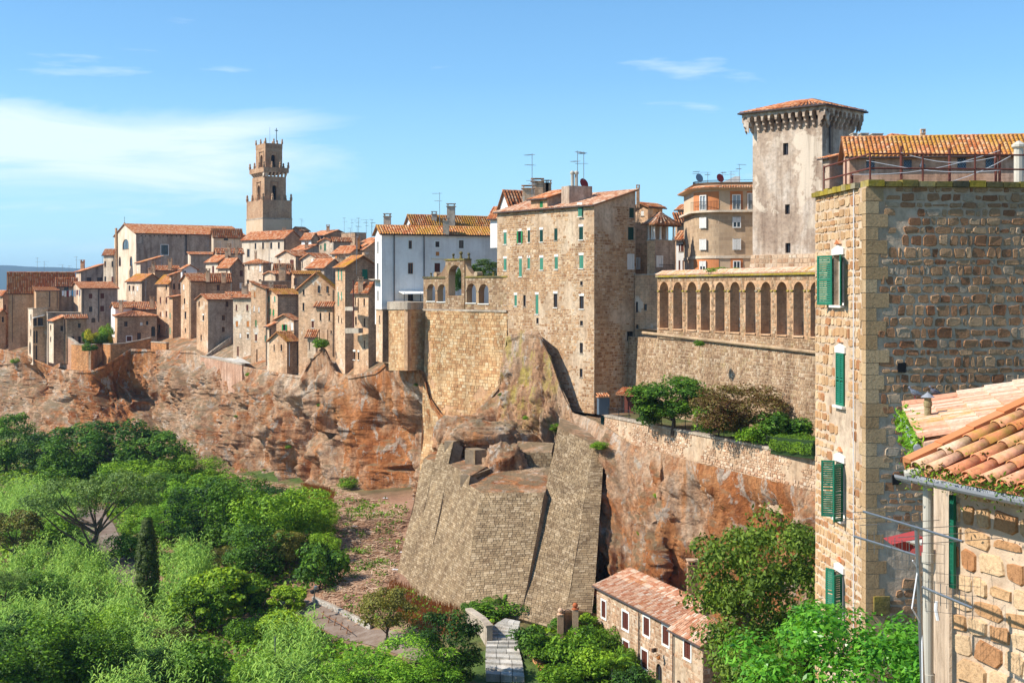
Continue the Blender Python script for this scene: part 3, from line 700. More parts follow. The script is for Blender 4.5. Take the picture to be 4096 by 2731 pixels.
def chimney(par, p, w=.6, h=1.2, mat='tufo', pot=True):
    m = MB(); p = Vector(p); m.box(p - Vector((w / 2, w / 2, .6)), (w, 0, 0), (0, w, 0), (0, 0, h + .6))
    m.box(p + Vector((-w * .62, -w * .62, h + .003)), (w * 1.24, 0, 0), (0, w * 1.24, 0), (0, 0, .08))
    for dx in (-1, 1): m.box(p + Vector((dx * w * .4 - .06, -w * .5, h + .083)), (.12, 0, 0), (0, w, 0), (0, 0, .28))
    m.box(p + Vector((-w * .6, -w * .6, h + .363)), (w * 1.2, 0, 0), (0, w * 1.2, 0), (0, 0, .07))
    return m.build('chimney', mat, par)
def pipe(par, pts, r=.06, mat='pipe_dark'):
    m = MB(); m.path([Vector(p) for p in pts], r); return m.build('drainpipe', mat, par)

class House:
    def __init__(s, name, label, m, xl, xc, xr, ye, yb, Y, A=33, roof='gR', ya=None, mat='tufo', mat_r=None, wl=(), wr=(), tile='tile_red', down=4.0,
                 ov=.35, pitch=.36, tl=.45, chim=(), group=None, cat='house', stone=None, rw=True, indiv=0, chmat='tufo', far=True):
        s.m = m; a = math.radians(A); s.r = Vector((math.cos(a), math.sin(a), 0)); s.l = Vector((-math.sin(a), math.cos(a), 0))
        s.C = Vector((kx(m, xc) * Y, Y, 0)); s.ze = kz(m, ye) * Y; s.zb = kz(m, yb) * Y - down
        s.LL = s.solve(s.l, kx(m, xl)); s.LR = s.solve(s.r, kx(m, xr))
        s.T = T = thing(name, label, cat, Vector((s.C.x, s.C.y, s.zb)) + (s.l * s.LL + s.r * s.LR) / 2, group); ze, zb = s.ze, s.zb
        C, l, r, LL, LR = s.C, s.l, s.r, s.LL, s.LR; nl, nr = -r, -l; s.nl, s.nr = nl, nr
        def apz(p): return kz(m, ya) * p.y
        kind = roof; eL = eR = ze
        if kind == 'gR': za = apz(C + l * LL / 2)
        elif kind == 'gL': za = apz(C + r * LR / 2)
        elif kind == 'shL': za = apz(C + r * LR)
        elif kind == 'shR': za = apz(C + l * LL)
        elif kind == 'hip': za = apz(C + l * LL / 2 + r * LR / 2)
        else: za = ze
        s.za = za; gm = []
        hl = [s.hole(l, w) for w in wl]; hr = [s.hole(r, w) for w in wr]
        HL = [(h[0], h[1], h[2], h[3], 'a' in h[4]) for h in hl]; HR = [(h[0], h[1], h[2], h[3], 'a' in h[4]) for h in hr]
        # walls (left, right, two hidden); mat_r often puts shade into the right one
        for nm, O, d, L, hs, n, mm in (('wall', C, l, LL, HL, nl, mat), ('wall', C, r, LR, HR, nr, mat_r or mat), ('wall', C + l * LL, r, LR, [], l, mat), ('wall', C + r * LR, l, LL, [], r, mat)):
            w = MB(); hs = [h for h in hs if h[3] < ze - .02]
            wall_face(w, O, d, L, zb, ze, hs, n)
            q = lambda t, z: Vector((O.x + d.x * t, O.y + d.y * t, z))
            if kind == 'gR' and abs(d.dot(l)) > .9: w.poly((q(0, ze), q(L, ze), q(L / 2, za)))
            if kind == 'gL' and abs(d.dot(r)) > .9: w.poly((q(0, ze), q(L, ze), q(L / 2, za)))
            if kind == 'shL' and abs(d.dot(r)) > .9: w.poly((q(0, ze), q(L, ze), q(L, za)))
            if kind == 'shL' and abs(d.dot(l)) > .9 and (O - C).length > .01: w.quad(q(0, ze), q(L, ze), q(L, za), q(0, za))
            if kind == 'shR' and abs(d.dot(l)) > .9: w.poly((q(0, ze), q(L, ze), q(L, za)))
            if kind == 'shR' and abs(d.dot(r)) > .9 and (O - C).length > .01: w.quad(q(0, ze), q(L, ze), q(L, za), q(0, za))
            wob = w.build(nm, mm, T)
            if stone and (nm, O) and (O is C):
                smat, rh, sw, gap, pr = stone; Hh = ze - zb
                fl = (O + Z * zb, O + d * L + Z * zb, O + d * L + Z * ze, O + Z * ze)
                pa = fl if n is nr else (fl[1], fl[0], fl[3], fl[2])
                ho = []
                for h in hs:
                    a0, a1 = (h[0] / L, h[2] / L) if n is nr else (1 - h[2] / L, 1 - h[0] / L)
                    ho.append((a0, (h[1] - zb) / Hh, a1, (h[3] - zb) / Hh))
                lay(stones(pa, rh, sw, gap, pr, ho, seed=int(Y * 7 + L * 13), skip=.28, rvar=.4, wvar=.6, round8=True), wob, smat)
        for d, hs, n in ((l, hl, nl), (r, hr, nr)):
            for h in hs: window(T, C + n * (.18 if h[3] >= ze - .02 else 0), d, n, h[0], h[1], h[2], h[3], h[4], far)
        # roof
        o = ov; zc = lambda p, z: Vector((p.x, p.y, z)); sl = 0; pats = []; polys = []
        if kind in ('gR', 'gL'):
            e, f, E, Fl = (r, l, LR, LL) if kind == 'gR' else (l, r, LL, LR)
            sl = (za - ze) / (Fl / 2); lo = ze - sl * o + .06; hi = za + .06
            a0 = C - e * o; a1 = C + e * (E + o)
            for fo, fm in ((-o, Fl / 2), (Fl + o, Fl / 2)):
                pats.append((zc(a0 + f * fo, lo), zc(a1 + f * fo, lo), zc(a1 + f * fm, hi), zc(a0 + f * fm, hi)))
            s.ridge = (zc(a0 + f * Fl / 2, hi), zc(a1 + f * Fl / 2, hi))
        elif kind in ('shL', 'shR'):
            e, f, E, Fl = (l, r, LL, LR) if kind == 'shL' else (r, l, LR, LL)
            sl = (za - ze) / Fl; lo = ze - sl * o + .06; hi = za + sl * o * .5 + .06; a0 = C - e * o; a1 = C + e * (E + o)
            pats.append((zc(a0 - f * o, lo), zc(a1 - f * o, lo), zc(a1 + f * (Fl + o * .5), hi), zc(a0 + f * (Fl + o * .5), hi)))
        elif kind == 'hip':
            cs = [C - l * o - r * o, C + r * (LR + o) - l * o, C + r * (LR + o) + l * (LL + o), C + l * (LL + o) - r * o]
            cn = C + l * LL / 2 + r * LR / 2; rl = max(0, (LR - LL) / 2); ra, rb = cn - r * rl, cn + r * rl; hi = za; lo = ze
            cs = [zc(c, lo) for c in cs]; ra = zc(ra, hi); rb = zc(rb, hi)
            pats = [(cs[0], cs[1], rb, ra), (cs[1], cs[2], rb, rb), (cs[2], cs[3], ra, rb), (cs[3], cs[0], ra, ra)]
            polys = [(cs[0], cs[1], rb, ra), (cs[1], cs[2], rb), (cs[2], cs[3], ra, rb), (cs[3], cs[0], ra)]
        elif kind == 'flat':
            polys = [[zc(C + r * a + l * b, ze + .05) for a, b in ((-.1, -.1), (LR + .1, -.1), (LR + .1, LL + .1), (-.1, LL + .1))]]
        s.roof = roofslab(T, polys or pats, 'wood' if kind != 'flat' else 'concrete')
        if pats: lay_tiles(s.roof, [[p + Z * .02 for p in q] for q in pats], tile, pitch, tl, 3 if pitch > .3 else 4, int(Y), indiv)
        if pats and kind != 'hip':
            gt = MB(); gt.tube(pats[0][0] - Z * .05, pats[0][1] - Z * .05, .075, n=5); gt.build('gutter', 'pipe_dark', T)
            rp = random.Random(int(Y * 31 + xc))
            if far and rp.random() < .75:
                d_, L_, n_ = (r, LR, nr) if rp.random() < .6 else (l, LL, nl); q_ = C + d_ * (L_ * rp.choice((.06, .93))) + n_ * .09; pp = MB(); pp.tube(Vector((q_.x, q_.y, ze - .1)), Vector((q_.x, q_.y, zb + down)), .055, n=5); pp.build('drainpipe', rp.choice(('pipe_dark', 'pipe_dark', 'pipe_pale')), T)
        if kind in ('gR', 'gL'):
            rd = MB(); a, b = s.ridge; k = max(2, int((b - a).length / .5))
            for i in range(k): rd.tube(a.lerp(b, i / k), a.lerp(b, (i + .95) / k), .13, .11, 6)
            q = rd.build('ridge_tiles', tile, s.roof); q['kind'] = 'stuff'
        for ch in chim:      # (x, y_base, Y offset, w, h)
            p = P(m, ch[0], ch[1], Y + ch[2]); chimney(s.roof, p, ch[3], ch[4], chmat)
    def solve(s, d, k): 
        return max(.3, (k * s.C.y - s.C.x) / (d.x - k * d.y))
    def at(s, face, x, y, off=0.0):
        d = s.l if face == 'l' else s.r; t = (kx(s.m, x) * s.C.y - s.C.x) / (d.x - kx(s.m, x) * d.y); p = s.C + d * t; n = s.nl if face == 'l' else s.nr
        return Vector((p.x, p.y, kz(s.m, y) * p.y)) + n * off
    def hole(s, d, w):
        x0, y0, x1, y1 = w[:4]; st = w[4] if len(w) > 4 else 'd'
        t0 = (kx(s.m, x0) * s.C.y - s.C.x) / (d.x - kx(s.m, x0) * d.y); t1 = (kx(s.m, x1) * s.C.y - s.C.x) / (d.x - kx(s.m, x1) * d.y)
        t0, t1 = min(t0, t1), max(t0, t1); Yc = s.C.y + d.y * (t0 + t1) / 2
        return (t0, kz(s.m, y1) * Yc, t1, kz(s.m, y0) * Yc, st)
# ---------------------------------------------------------------- the old town along the cliff (left to right, front to back)
H = House
G1 = 'houses of the old town'
def antenna(p, h=3.0, label='thin television aerial standing on a red tiled roof', s=1.0, group='television aerials on the town roofs'):
    p = Vector(p); m = MB(); T = thing('television_aerial', label, 'aerial', p, group)
    m.tube(p - Z * .6, p + Z * h, .03 * s, .025 * s, 5); m.build('mast', 'metal', T)
    for k, (zz, L) in enumerate(((h * .97, .9), (h * .72, .7))):
        m = MB(); d = Vector((math.cos(k * 1.3 + p.x), math.sin(k * 1.3 + p.x), 0)); e = d.cross(Z); c = p + Z * zz
        m.tube(c - d * .35 * s, c + d * L * s, .018 * s, n=4)
        for t in range(5): m.tube(c + d * (L * t / 5) * s - e * .3 * s, c + d * (L * t / 5) * s + e * .3 * s, .012 * s, n=4)
        m.build('boom', 'metal', T)
    return T
h = H('tan_house', 'long plain tan house with orange tiled roof at the cliff end', 'c1', 70, 88, 770, 690, 1350, 286, A=14, roof='gR', ya=622, mat='ochre', group=G1, tile='tile_yellow', down=3)
pipe(h.T, [h.at('r', 325, 695, .1), h.at('r', 325, 760, .1)])
H('brown_house', 'brown house cut by the rock edge beside long tan house', 'c1', -60, 30, 95, 855, 1300, 292, A=45, roof='gL', ya=815, wl=[(-20, 900, -5, 960)], wr=[(45, 960, 62, 1015, 'r')], group=G1)
H('brown_house', 'low brown house with rusty roof below long tan house', 'c1', -90, -5, 60, 1045, 1400, 288, A=45, roof='gL', ya=1010, wr=[(20, 1085, 40, 1140)], group=G1)
h = H('tan_cottage', 'small tan house with red hip roof above the arched terrace', 'c1', 313, 378, 615, 816, 1000, 274, A=22, roof='gR', ya=757, mat='ochre', wl=[(330, 860, 345, 930, 'r')], group=G1, tile='tile_yellow')
pipe(h.T, [h.at('r', 520, 818, .1), h.at('r', 520, 985, .1)], .09)
H('annex_house', 'grey annex with arched window beside long tan house', 'c1', 575, 590, 800, 735, 920, 282, A=18, roof='shR', ya=700, mat='grey', wr=[(668, 755, 718, 820, 'a')], group=G1)
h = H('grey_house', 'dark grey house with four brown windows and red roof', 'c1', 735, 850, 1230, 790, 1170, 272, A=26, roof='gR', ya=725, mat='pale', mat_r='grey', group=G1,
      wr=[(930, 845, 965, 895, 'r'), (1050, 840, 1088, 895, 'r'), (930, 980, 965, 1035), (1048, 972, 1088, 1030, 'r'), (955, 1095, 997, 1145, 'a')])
pipe(h.T, [h.at('r', 1033, 795, .1), h.at('r', 1033, 1140, .1)], .09)
H('grey_house', 'grey house with slanting roof below the church front', 'c1', 795, 845, 1082, 612, 740, 300, A=28, roof='shL', ya=540, mat='pale', mat_r='grey', wr=[(905, 675, 955, 722), (1015, 675, 1070, 722)],
  chim=[(864, 590, 6, .8, 1.8)], group=G1)
# arched substructure and terraces
h = H('arched_house', 'tall narrow house with stacked arches and a glazed balcony', 'c1', 292, 345, 500, 1000, 1490, 272, A=30, roof='flat', mat='pale', mat_r='tufo', down=2, group=G1,
      wl=[(318, 1060, 328, 1120), (316, 1215, 326, 1285), (306, 1345, 322, 1470, 'a')],
      wr=[(350, 1095, 385, 1190), (395, 1095, 450, 1185), (342 + 6, 1230, 366, 1360, 'a'), (374, 1230, 394, 1360, 'a'), (338 + 12, 1385, 362, 1560, 'a'), (370, 1385, 390, 1560, 'a')])
m = MB(); a = h.at('r', 340, 1100, 1.0); b = h.at('r', 458, 1072, 1.0); m.box(a - h.nr * 1.2, (b - a) * 1, h.nr * 1.2, Z * .12); m.build('balcony_roof', 'frame_white', h.T)
m = MB(); a = h.at('r', 345, 1192, .8); b = h.at('r', 458, 1186, .8); m.box(a - h.nr * .8, b - a, h.nr * .8, Z * .15); m.build('balcony', 'concrete', h.T)
H('terrace_block', 'stepped plain terrace block between arched house and grey house', 'c1', 480, 500, 850, 1040, 1500, 270, A=24, roof='flat', mat='grey', group=G1)
H('narrow_house', 'narrow pale house with slanted roof and slit windows', 'c1', 510, 560, 690, 1130, 1470, 262, A=30, roof='shL', ya=1078, mat='pale', mat_r='tufo_dark', wl=[(524, 1170, 535, 1225), (524, 1295, 535, 1345)], wr=[(632, 1180, 662, 1235)], group=G1, down=2)
h = H('block_cottage', 'squat tufa block cottage with two dark doorways by garden', 'c1', 684, 692, 905, 1100, 1365, 262, A=26, roof='shR', ya=1072, mat='tufo_dark', wr=[(815, 1155, 845, 1200), (745, 1292, 775, 1350), (818, 1290, 846, 1356)], group=G1)
pipe(h.T, [h.at('l', 684, 1060, .3), h.at('l', 684, 1260, .3)], .13, 'pinkish')
H('stone_house', 'square stone house with red shutter, brown door and hip roof', 'c1', 1168, 1226, 1640, 1078, 1372, 258, A=20, roof='hip', ya=1016, mat='tufo', mat_r='tufo_dark', tile='tile_yellow', group=G1,
  wr=[(1297, 1132, 1335, 1190, 'b'), (1465, 1145, 1490, 1175, 'w'), (1527, 1130, 1550, 1170), (1325, 1290, 1375, 1340, 'rS'), (1432, 1250, 1475, 1336, 'b'), (1580, 1185, 1622, 1290, 'a')])
H('low_house', 'low house with mossy orange roof behind stone house', 'c1', 1160, 1205, 1380, 992, 1100, 266, A=25, roof='gR', ya=940, mat='white', tile='tile_yellow', chim=[(1266, 1005, -2, .7, 1.4)], group=G1)
H('low_house', 'low house with pale red roof behind stone house ridge', 'c1', 1300, 1330, 1640, 1010, 1100, 270, A=20, roof='gR', ya=935, group=G1, chim=[(1592, 965, -2, .8, 1.4)])
H('corner_house', 'ochre corner house with three slim windows below church', 'c1', 1325, 1482, 1690, 712, 980, 288, A=40, roof='gL', ya=640, mat='pale', mat_r='tufo_dark', tile='tile_moss', group=G1,
  wl=[(1345, 760, 1362, 812), (1385, 765, 1402, 812, 'b'), (1428, 765, 1445, 815, 'w'), (1390, 915, 1410, 972)], chim=[(1572, 670, 3, .8, 1.6)])
H('lean_house', 'small dark house with yellow slanted roof against the church', 'c1', 1425, 1468, 1700, 520, 680, 306, A=30, roof='shL', ya=455, mat='pale', mat_r='grey', tile='tile_yellow', group=G1)
H('roof_house', 'low house with round chimney pots beside the church wall', 'c1', 1580, 1620, 1880, 600, 700, 300, A=25, roof='gR', ya=555, mat='tufo', mat_r='tufo_dark', chim=[(1778, 565, 2, .8, 1.6), (1605, 600, -1, .7, 1.5)], group=G1)
H('white_house', 'tiny white house with red roof below the church nave', 'c1', 1880, 1905, 2060, 590, 700, 292, A=40, roof='gL', ya=545, mat='white', group=G1, wr=[(1925, 605, 1945, 635)])
H('tall_house', 'tall narrow ochre house with shuttered windows and slanted roof', 'c1', 1640, 1768, 1840, 735, 1380, 262, A=40, roof='shL', ya=660, tile='tile_moss', group=G1,
  wl=[(1670, 880, 1685, 945, 'r'), (1732, 880, 1748, 945, 'r'), (1732, 755, 1746, 802), (1670, 1035, 1683, 1080, 'r'), (1732, 1025, 1748, 1085, 'r'), (1735, 1150, 1744, 1175), (1652, 1170, 1672, 1250), (1735, 1215, 1744, 1240)])
H('tall_house', 'ochre house with one small green shutter beside buttressed wall', 'c1', 1768, 1805, 1905, 880, 1390, 259, A=38, roof='shL', ya=862, mat='ochre', mat_r='tufo_dark', group=G1, wl=[(1772, 1045, 1783, 1100, 'p'), (1772, 1200, 1783, 1265, 'p')])
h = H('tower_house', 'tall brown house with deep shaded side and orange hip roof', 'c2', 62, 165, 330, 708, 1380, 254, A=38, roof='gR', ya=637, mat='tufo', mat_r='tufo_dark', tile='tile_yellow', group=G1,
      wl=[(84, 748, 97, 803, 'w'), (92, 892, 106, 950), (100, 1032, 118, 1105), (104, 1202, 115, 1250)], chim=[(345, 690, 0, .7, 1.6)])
H('upper_wing', 'wing with orange roof joined behind tall brown house', 'c2', -60, -40, 60, 650, 1100, 262, A=36, roof='shL', ya=615, wr=[(-20, 740, 0, 800), (36, 738, 52, 800, 'b')], group=G1)
H('brown_house', 'brown house with one brown window and long orange roof', 'c2', 318, 332, 580, 706, 1100, 256, A=20, roof='gR', ya=637, mat='tufo_dark', tile='tile_yellow', wr=[(437, 750, 470, 812, 'b')], chim=[(510, 700, -.5, .8, 1.0)], group=G1)
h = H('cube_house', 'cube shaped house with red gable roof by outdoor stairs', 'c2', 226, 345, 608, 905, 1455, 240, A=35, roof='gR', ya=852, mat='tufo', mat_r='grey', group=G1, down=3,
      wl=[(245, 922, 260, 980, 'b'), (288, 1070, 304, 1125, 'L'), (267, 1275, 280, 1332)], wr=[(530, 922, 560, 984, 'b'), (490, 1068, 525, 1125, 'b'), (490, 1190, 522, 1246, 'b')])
H('red_roof_house', 'low house with red roof and square chimney behind cube house', 'c2', 520, 560, 800, 860, 960, 250, A=25, roof='gR', ya=830, chim=[(732, 850, -1, 1.1, 1.6)], group=G1)
H('slant_house', 'house with long slanted roof and maroon shutter at side', 'c2', 452, 575, 728, 566, 830, 268, A=42, roof='gL', ya=478, mat='pale', mat_r='tufo_dark', tile='tile_yellow', group=G1,
  wl=[(535, 600, 550, 660, 'r')], wr=[(678, 602, 710, 662, 'r'), (675, 732, 707, 790, 'w')])
H('slant_house', 'pale house with slanted orange roof and tall maroon shutter', 'c2', 322, 448, 640, 512, 660, 276, A=45, roof='gL', ya=445, mat='cream', mat_r='tufo_dark', tile='tile_yellow', wl=[(388, 553, 410, 628, 'r')], chim=[(540, 470, 1, .6, 1.4)], group=G1)
H('pale_house', 'pale rendered house with flat red eave below the nave', 'c2', 135, 165, 440, 436, 560, 300, A=22, roof='shR', ya=412, mat='cream', mat_r='grey', group=G1)
H('red_roof_house', 'small red roofed house with two chimneys below the nave', 'c2', 415, 440, 710, 420, 520, 296, A=22, roof='gR', ya=375, mat='pale', chim=[(567, 425, -2, .7, 1.8), (645, 435, -2, .6, 1.5)], group=G1)
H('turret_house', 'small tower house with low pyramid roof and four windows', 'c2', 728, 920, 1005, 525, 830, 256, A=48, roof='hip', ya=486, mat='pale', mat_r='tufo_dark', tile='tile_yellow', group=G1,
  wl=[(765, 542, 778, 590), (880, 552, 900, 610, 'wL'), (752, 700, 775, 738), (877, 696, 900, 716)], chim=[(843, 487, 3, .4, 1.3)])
H('cream_palace', 'long cream palace with row of narrow windows beneath bell tower', 'c2', 700, 1138, 1322, 268, 490, 302, A=50, roof='gL', ya=186, mat='cream', mat_r='tufo_dark', group=G1, cat='building', pitch=.4,
  wl=[(832, 316, 850, 378), (910, 311, 930, 376), (995, 310, 1017, 375), (1075, 308, 1096, 372), (753, 378, 780, 460)], chim=[(1143, 235, 4, .7, 1.4)])
H('gable_cottage', 'rough stone gable cottage below the cream palace', 'c2', 1065, 1262, 1430, 450, 565, 280, A=50, roof='gR', ya=396, mat='pale', mat_r='tufo_dark', wl=[(1085, 492, 1097, 530, 'r'), (1202, 490, 1242, 550, 'r')], group=G1)
H('gable_cottage', 'weathered gable cottage with patched plaster and red roof', 'c2', 1320, 1500, 1650, 480, 575, 268, A=50, roof='gR', ya=425, mat='pale', mat_r='tufo_dark', wl=[(1430, 480, 1450, 530, 'w')], group=G1)
H('roof_house', 'house with long low red roof behind gable cottages', 'c2', 1225, 1380, 1570, 385, 480, 288, A=45, roof='gL', ya=335, mat='grey', chim=[(1376, 385, 1, .7, 1.5)], group=G1)
H('white_house', 'little white walled house with red roof beside cream palace', 'c2', 1322, 1425, 1505, 268, 340, 300, A=45, roof='gL', ya=212, mat='white', mat_r='tufo_dark', group=G1)
H('ridge_house', 'house with long red roof along the skyline by bell tower', 'c2', 1390, 1560, 1840, 235, 320, 306, A=42, roof='gL', ya=182, mat='pale', mat_r='tufo_dark', wl=[(1525, 225 + 12, 1548, 280)], group=G1, chim=[(1600, 195, 3, .7, 1.2)])
H('pink_roof_house', 'pinkish gable roof house just behind the bell tower', 'c2', 1215, 1315, 1400, 185, 260, 320, A=50, roof='gR', ya=150, mat='pinkish', group=G1)
H('stone_cottage', 'pale stone cottage with two green doors on the slope', 'c2', 1505, 1645, 1660, 300, 420, 284, A=60, roof='gR', ya=268, mat='pale', wl=[(1518, 338, 1532, 375, 'g'), (1558, 318, 1578, 395, 'g')], group=G1)
H('dark_house', 'dark fronted house with red roof beside pale stone cottage', 'c2', 1640, 1660, 1835, 292, 410, 282, A=24, roof='gR', ya=262, mat='grey', group=G1)
H('red_roof_house', 'house with bright red roof and rusty shutter on the slope', 'c2', 1640, 1830, 2020, 420, 500, 262, A=45, roof='gL', ya=345, mat='pale', wl=[(1678, 425, 1700, 475, 'o')], group=G1, chim=[(1912, 350, 1, .8, 1.6)], chmat='orange')
H('flat_house', 'flat topped dark house on the skyline bristling with aerials', 'c2', 1740, 1880, 2000, 205, 320, 302, A=45, roof='flat', mat='tufo_dark', group=G1)
H('mint_house', 'small mint green house under red eaves on the skyline', 'c2', 1960, 2050, 2200, 300, 360, 280, A=45, roof='gL', ya=262, mat='sand', group=G1)
H('roof_house', 'broad red roofed house below the mint green house', 'c2', 1900, 1980, 2200, 380, 480, 262, A=35, roof='gL', ya=300, mat='tufo', group=G1)
H('roof_house', 'long house with pale red roof above the gable house', 'c2', 1380, 1560, 1760, 570, 640, 236, A=45, roof='gL', ya=485, mat='grey', group=G1, chim=[(1745, 500, 2, 1.2, .8)])
H('roof_house', 'low house with bright red hip roof behind small courtyard', 'c2', 1035, 1060, 1235, 605, 700, 250, A=25, roof='gR', ya=535, mat='tufo', group=G1)
H('roof_house', 'low house with pale tiled roof and round dome chimney', 'c2', 935, 1050, 1215, 640, 740, 240, A=40, roof='gR', ya=615, mat='pale', mat_r='tufo_dark', chim=[(1124, 690, -2, 1.2, 2.2)], group=G1)
H('roof_house', 'low house with two stepped mossy roofs behind gable house', 'c2', 1215, 1250, 1520, 640, 740, 232, A=24, roof='gR', ya=612, mat='tufo', tile='tile_moss', wl=[(1240, 680, 1262, 760)], group=G1)
H('courtyard_house', 'dark courtyard house with blank wall behind facade row', 'c2', 895, 905, 1220, 712, 900, 236, A=20, roof='flat', mat='tufo_dark', group=G1)
# the row of facades at the cliff edge
h = H('facade_house', 'pale stone facade with maroon and orange shutters', 'c2', 608, 795, 830, 885, 1560, 226, A=62, roof='shL', ya=862, mat='pale', group=G1, down=2,
      wl=[(635, 960, 650, 1022, 'r'), (745, 960, 766, 1025, 'r'), (635, 1130, 660, 1190, 'o'), (748, 1130, 775, 1192, 'o'), (673, 1258, 690, 1305, 'w'), (753, 1265, 772, 1312, 'bL'), (650, 1395, 666, 1495, 'r')])
h = H('facade_house', 'tall slim stone facade with green and red shutters', 'c2', 795, 948, 970, 790, 1568, 218, A=62, roof='shR', ya=722, mat='tufo', group=G1, down=2,
      wl=[(825, 826, 840, 885, 'o'), (820, 972, 832, 1030, 'w'), (870, 985, 883, 1036, 'w'), (838, 1120, 853, 1185, 'G'), (838, 1268, 858, 1340, 'rL'), (850, 1425, 862, 1565), (937, 1278, 948, 1345, 'p')])
H('mossy_house', 'brown house with mossy yellow roof and pale green shutters', 'c2', 950, 1074, 1292, 852, 1250, 216, A=38, roof='gR', ya=800, mat='tufo', mat_r='tufo_dark', tile='tile_moss', group=G1,
  wl=[(975, 870, 988, 930, 'p'), (1035, 870, 1050, 930, 'p'), (988, 1000, 1003, 1068, 'G'), (1022, 1010, 1038, 1075, 'G')], chim=[(1006, 825, 3, .7, 1.2)])
H('roof_house', 'narrow roof of pale tiles wedged beside mossy roofed house', 'c2', 895, 945, 1180, 830, 1000, 226, A=40, roof='gR', ya=765, mat='pale', group=G1)
H('shutter_house', 'low gable house with bright green open shutters', 'c2', 1050, 1245, 1296, 1120, 1300, 210, A=55, roof='gR', ya=1062, mat='tufo', wl=[(1132, 1166, 1158, 1230, 'O'), (1210, 1145, 1236, 1226, 'w')], group=G1)
h = H('little_house', 'little house with vivid yellow lichen roof at cliff edge', 'c2', 985, 1170, 1288, 1340, 1600, 203, A=48, roof='gR', ya=1248, mat='tufo', mat_r='tufo_dark', tile='tile_moss', group=G1,
      wl=[(1030, 1375, 1042, 1440), (1103, 1375, 1120, 1442)], down=4)
pipe(h.T, [h.at('r', 1192, 1345, .1), h.at('r', 1192, 1600, .1)], .07, 'frame_white')
H('narrow_annex', 'narrow annex with shaded doorway beside little yellow roofed house', 'c2', 960, 985, 1060, 1185, 1600, 208, A=35, roof='shL', ya=1150, mat='pale', mat_r='tufo_dark', wr=[(978 + 10, 1215, 1002, 1300)], group=G1)
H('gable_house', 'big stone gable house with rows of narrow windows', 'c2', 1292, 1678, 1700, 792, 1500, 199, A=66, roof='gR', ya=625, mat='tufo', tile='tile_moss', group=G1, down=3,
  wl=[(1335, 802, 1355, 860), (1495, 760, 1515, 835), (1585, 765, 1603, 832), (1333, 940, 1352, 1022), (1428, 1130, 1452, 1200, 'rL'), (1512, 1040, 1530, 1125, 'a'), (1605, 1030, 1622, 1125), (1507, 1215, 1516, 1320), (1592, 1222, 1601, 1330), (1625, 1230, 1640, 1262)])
H('lean_to', 'flat fronted lean-to with thin red tile edge on gable house', 'c2', 1475, 1645, 1655, 965, 1040, 196.5, A=66, roof='shL', ya=945, mat='tufo', group=G1, down=0)
H('oriel_house', 'small projecting box with red tile cap on gable house', 'c2', 1385, 1470, 1478, 1275, 1450, 196, A=62, roof='shL', ya=1245, mat='pale', wl=[(1400, 1350, 1410, 1430)], group=G1, down=1)
h = H('green_shutter_tower', 'narrow tower house with long green shutters and slanted roof', 'c2', 1678, 1778, 2130, 565, 1568, 190, A=36, roof='gL', ya=452, mat='tufo', mat_r='tufo_dark', tile='tile_moss', group=G1, down=3,
      wl=[(1702, 587, 1715, 700, 'p'), (1735, 592, 1747, 702, 'p'), (1700, 825, 1713, 968, 'p'), (1735, 826, 1745, 912, 'p'), (1705, 1075, 1716, 1145), (1737, 1100, 1746, 1150)], wr=[(1957, 590, 2015, 692, 'g')])
h = H('balcony_house', 'brown house with drainpipe and concrete balconies by white building', 'c2', 1868, 2022, 2105, 812, 1560, 183, A=42, roof='gL', ya=735, mat='tufo', mat_r='tufo_dark', group=G1, down=3, pitch=.3,
      wl=[(1880, 885, 1891, 965), (1910, 890, 1921, 1032), (1970, 895, 1986, 972), (1972, 1100, 1988, 1186), (1882, 1085, 1900, 1170), (1973, 1335, 1986, 1420), (1865, 1450, 1885, 1532, 'L'), (1912, 1455, 1926, 1536, 'L')],
      chim=[(1942, 790, 1, .7, 1.2)])
for y0, y1, xa, xb in ((1205, 1258, 1775, 1918), (982, 1022, 1775, 1862)):
    m = MB(); a = P('c2', xa, y1, 183.5); b = P('c2', xb, y1, 181.5); m.box(a, b - a, Vector((.5, 1.2, 0)), Z * (kz('c2', y0) - kz('c2', y1)) * 182); m.build('balcony', 'concrete', h.T)
pipe(h.T, [P('c2', 1866, 705, 181.2), P('c2', 1866, 1200, 181.2)], .1, 'rust')

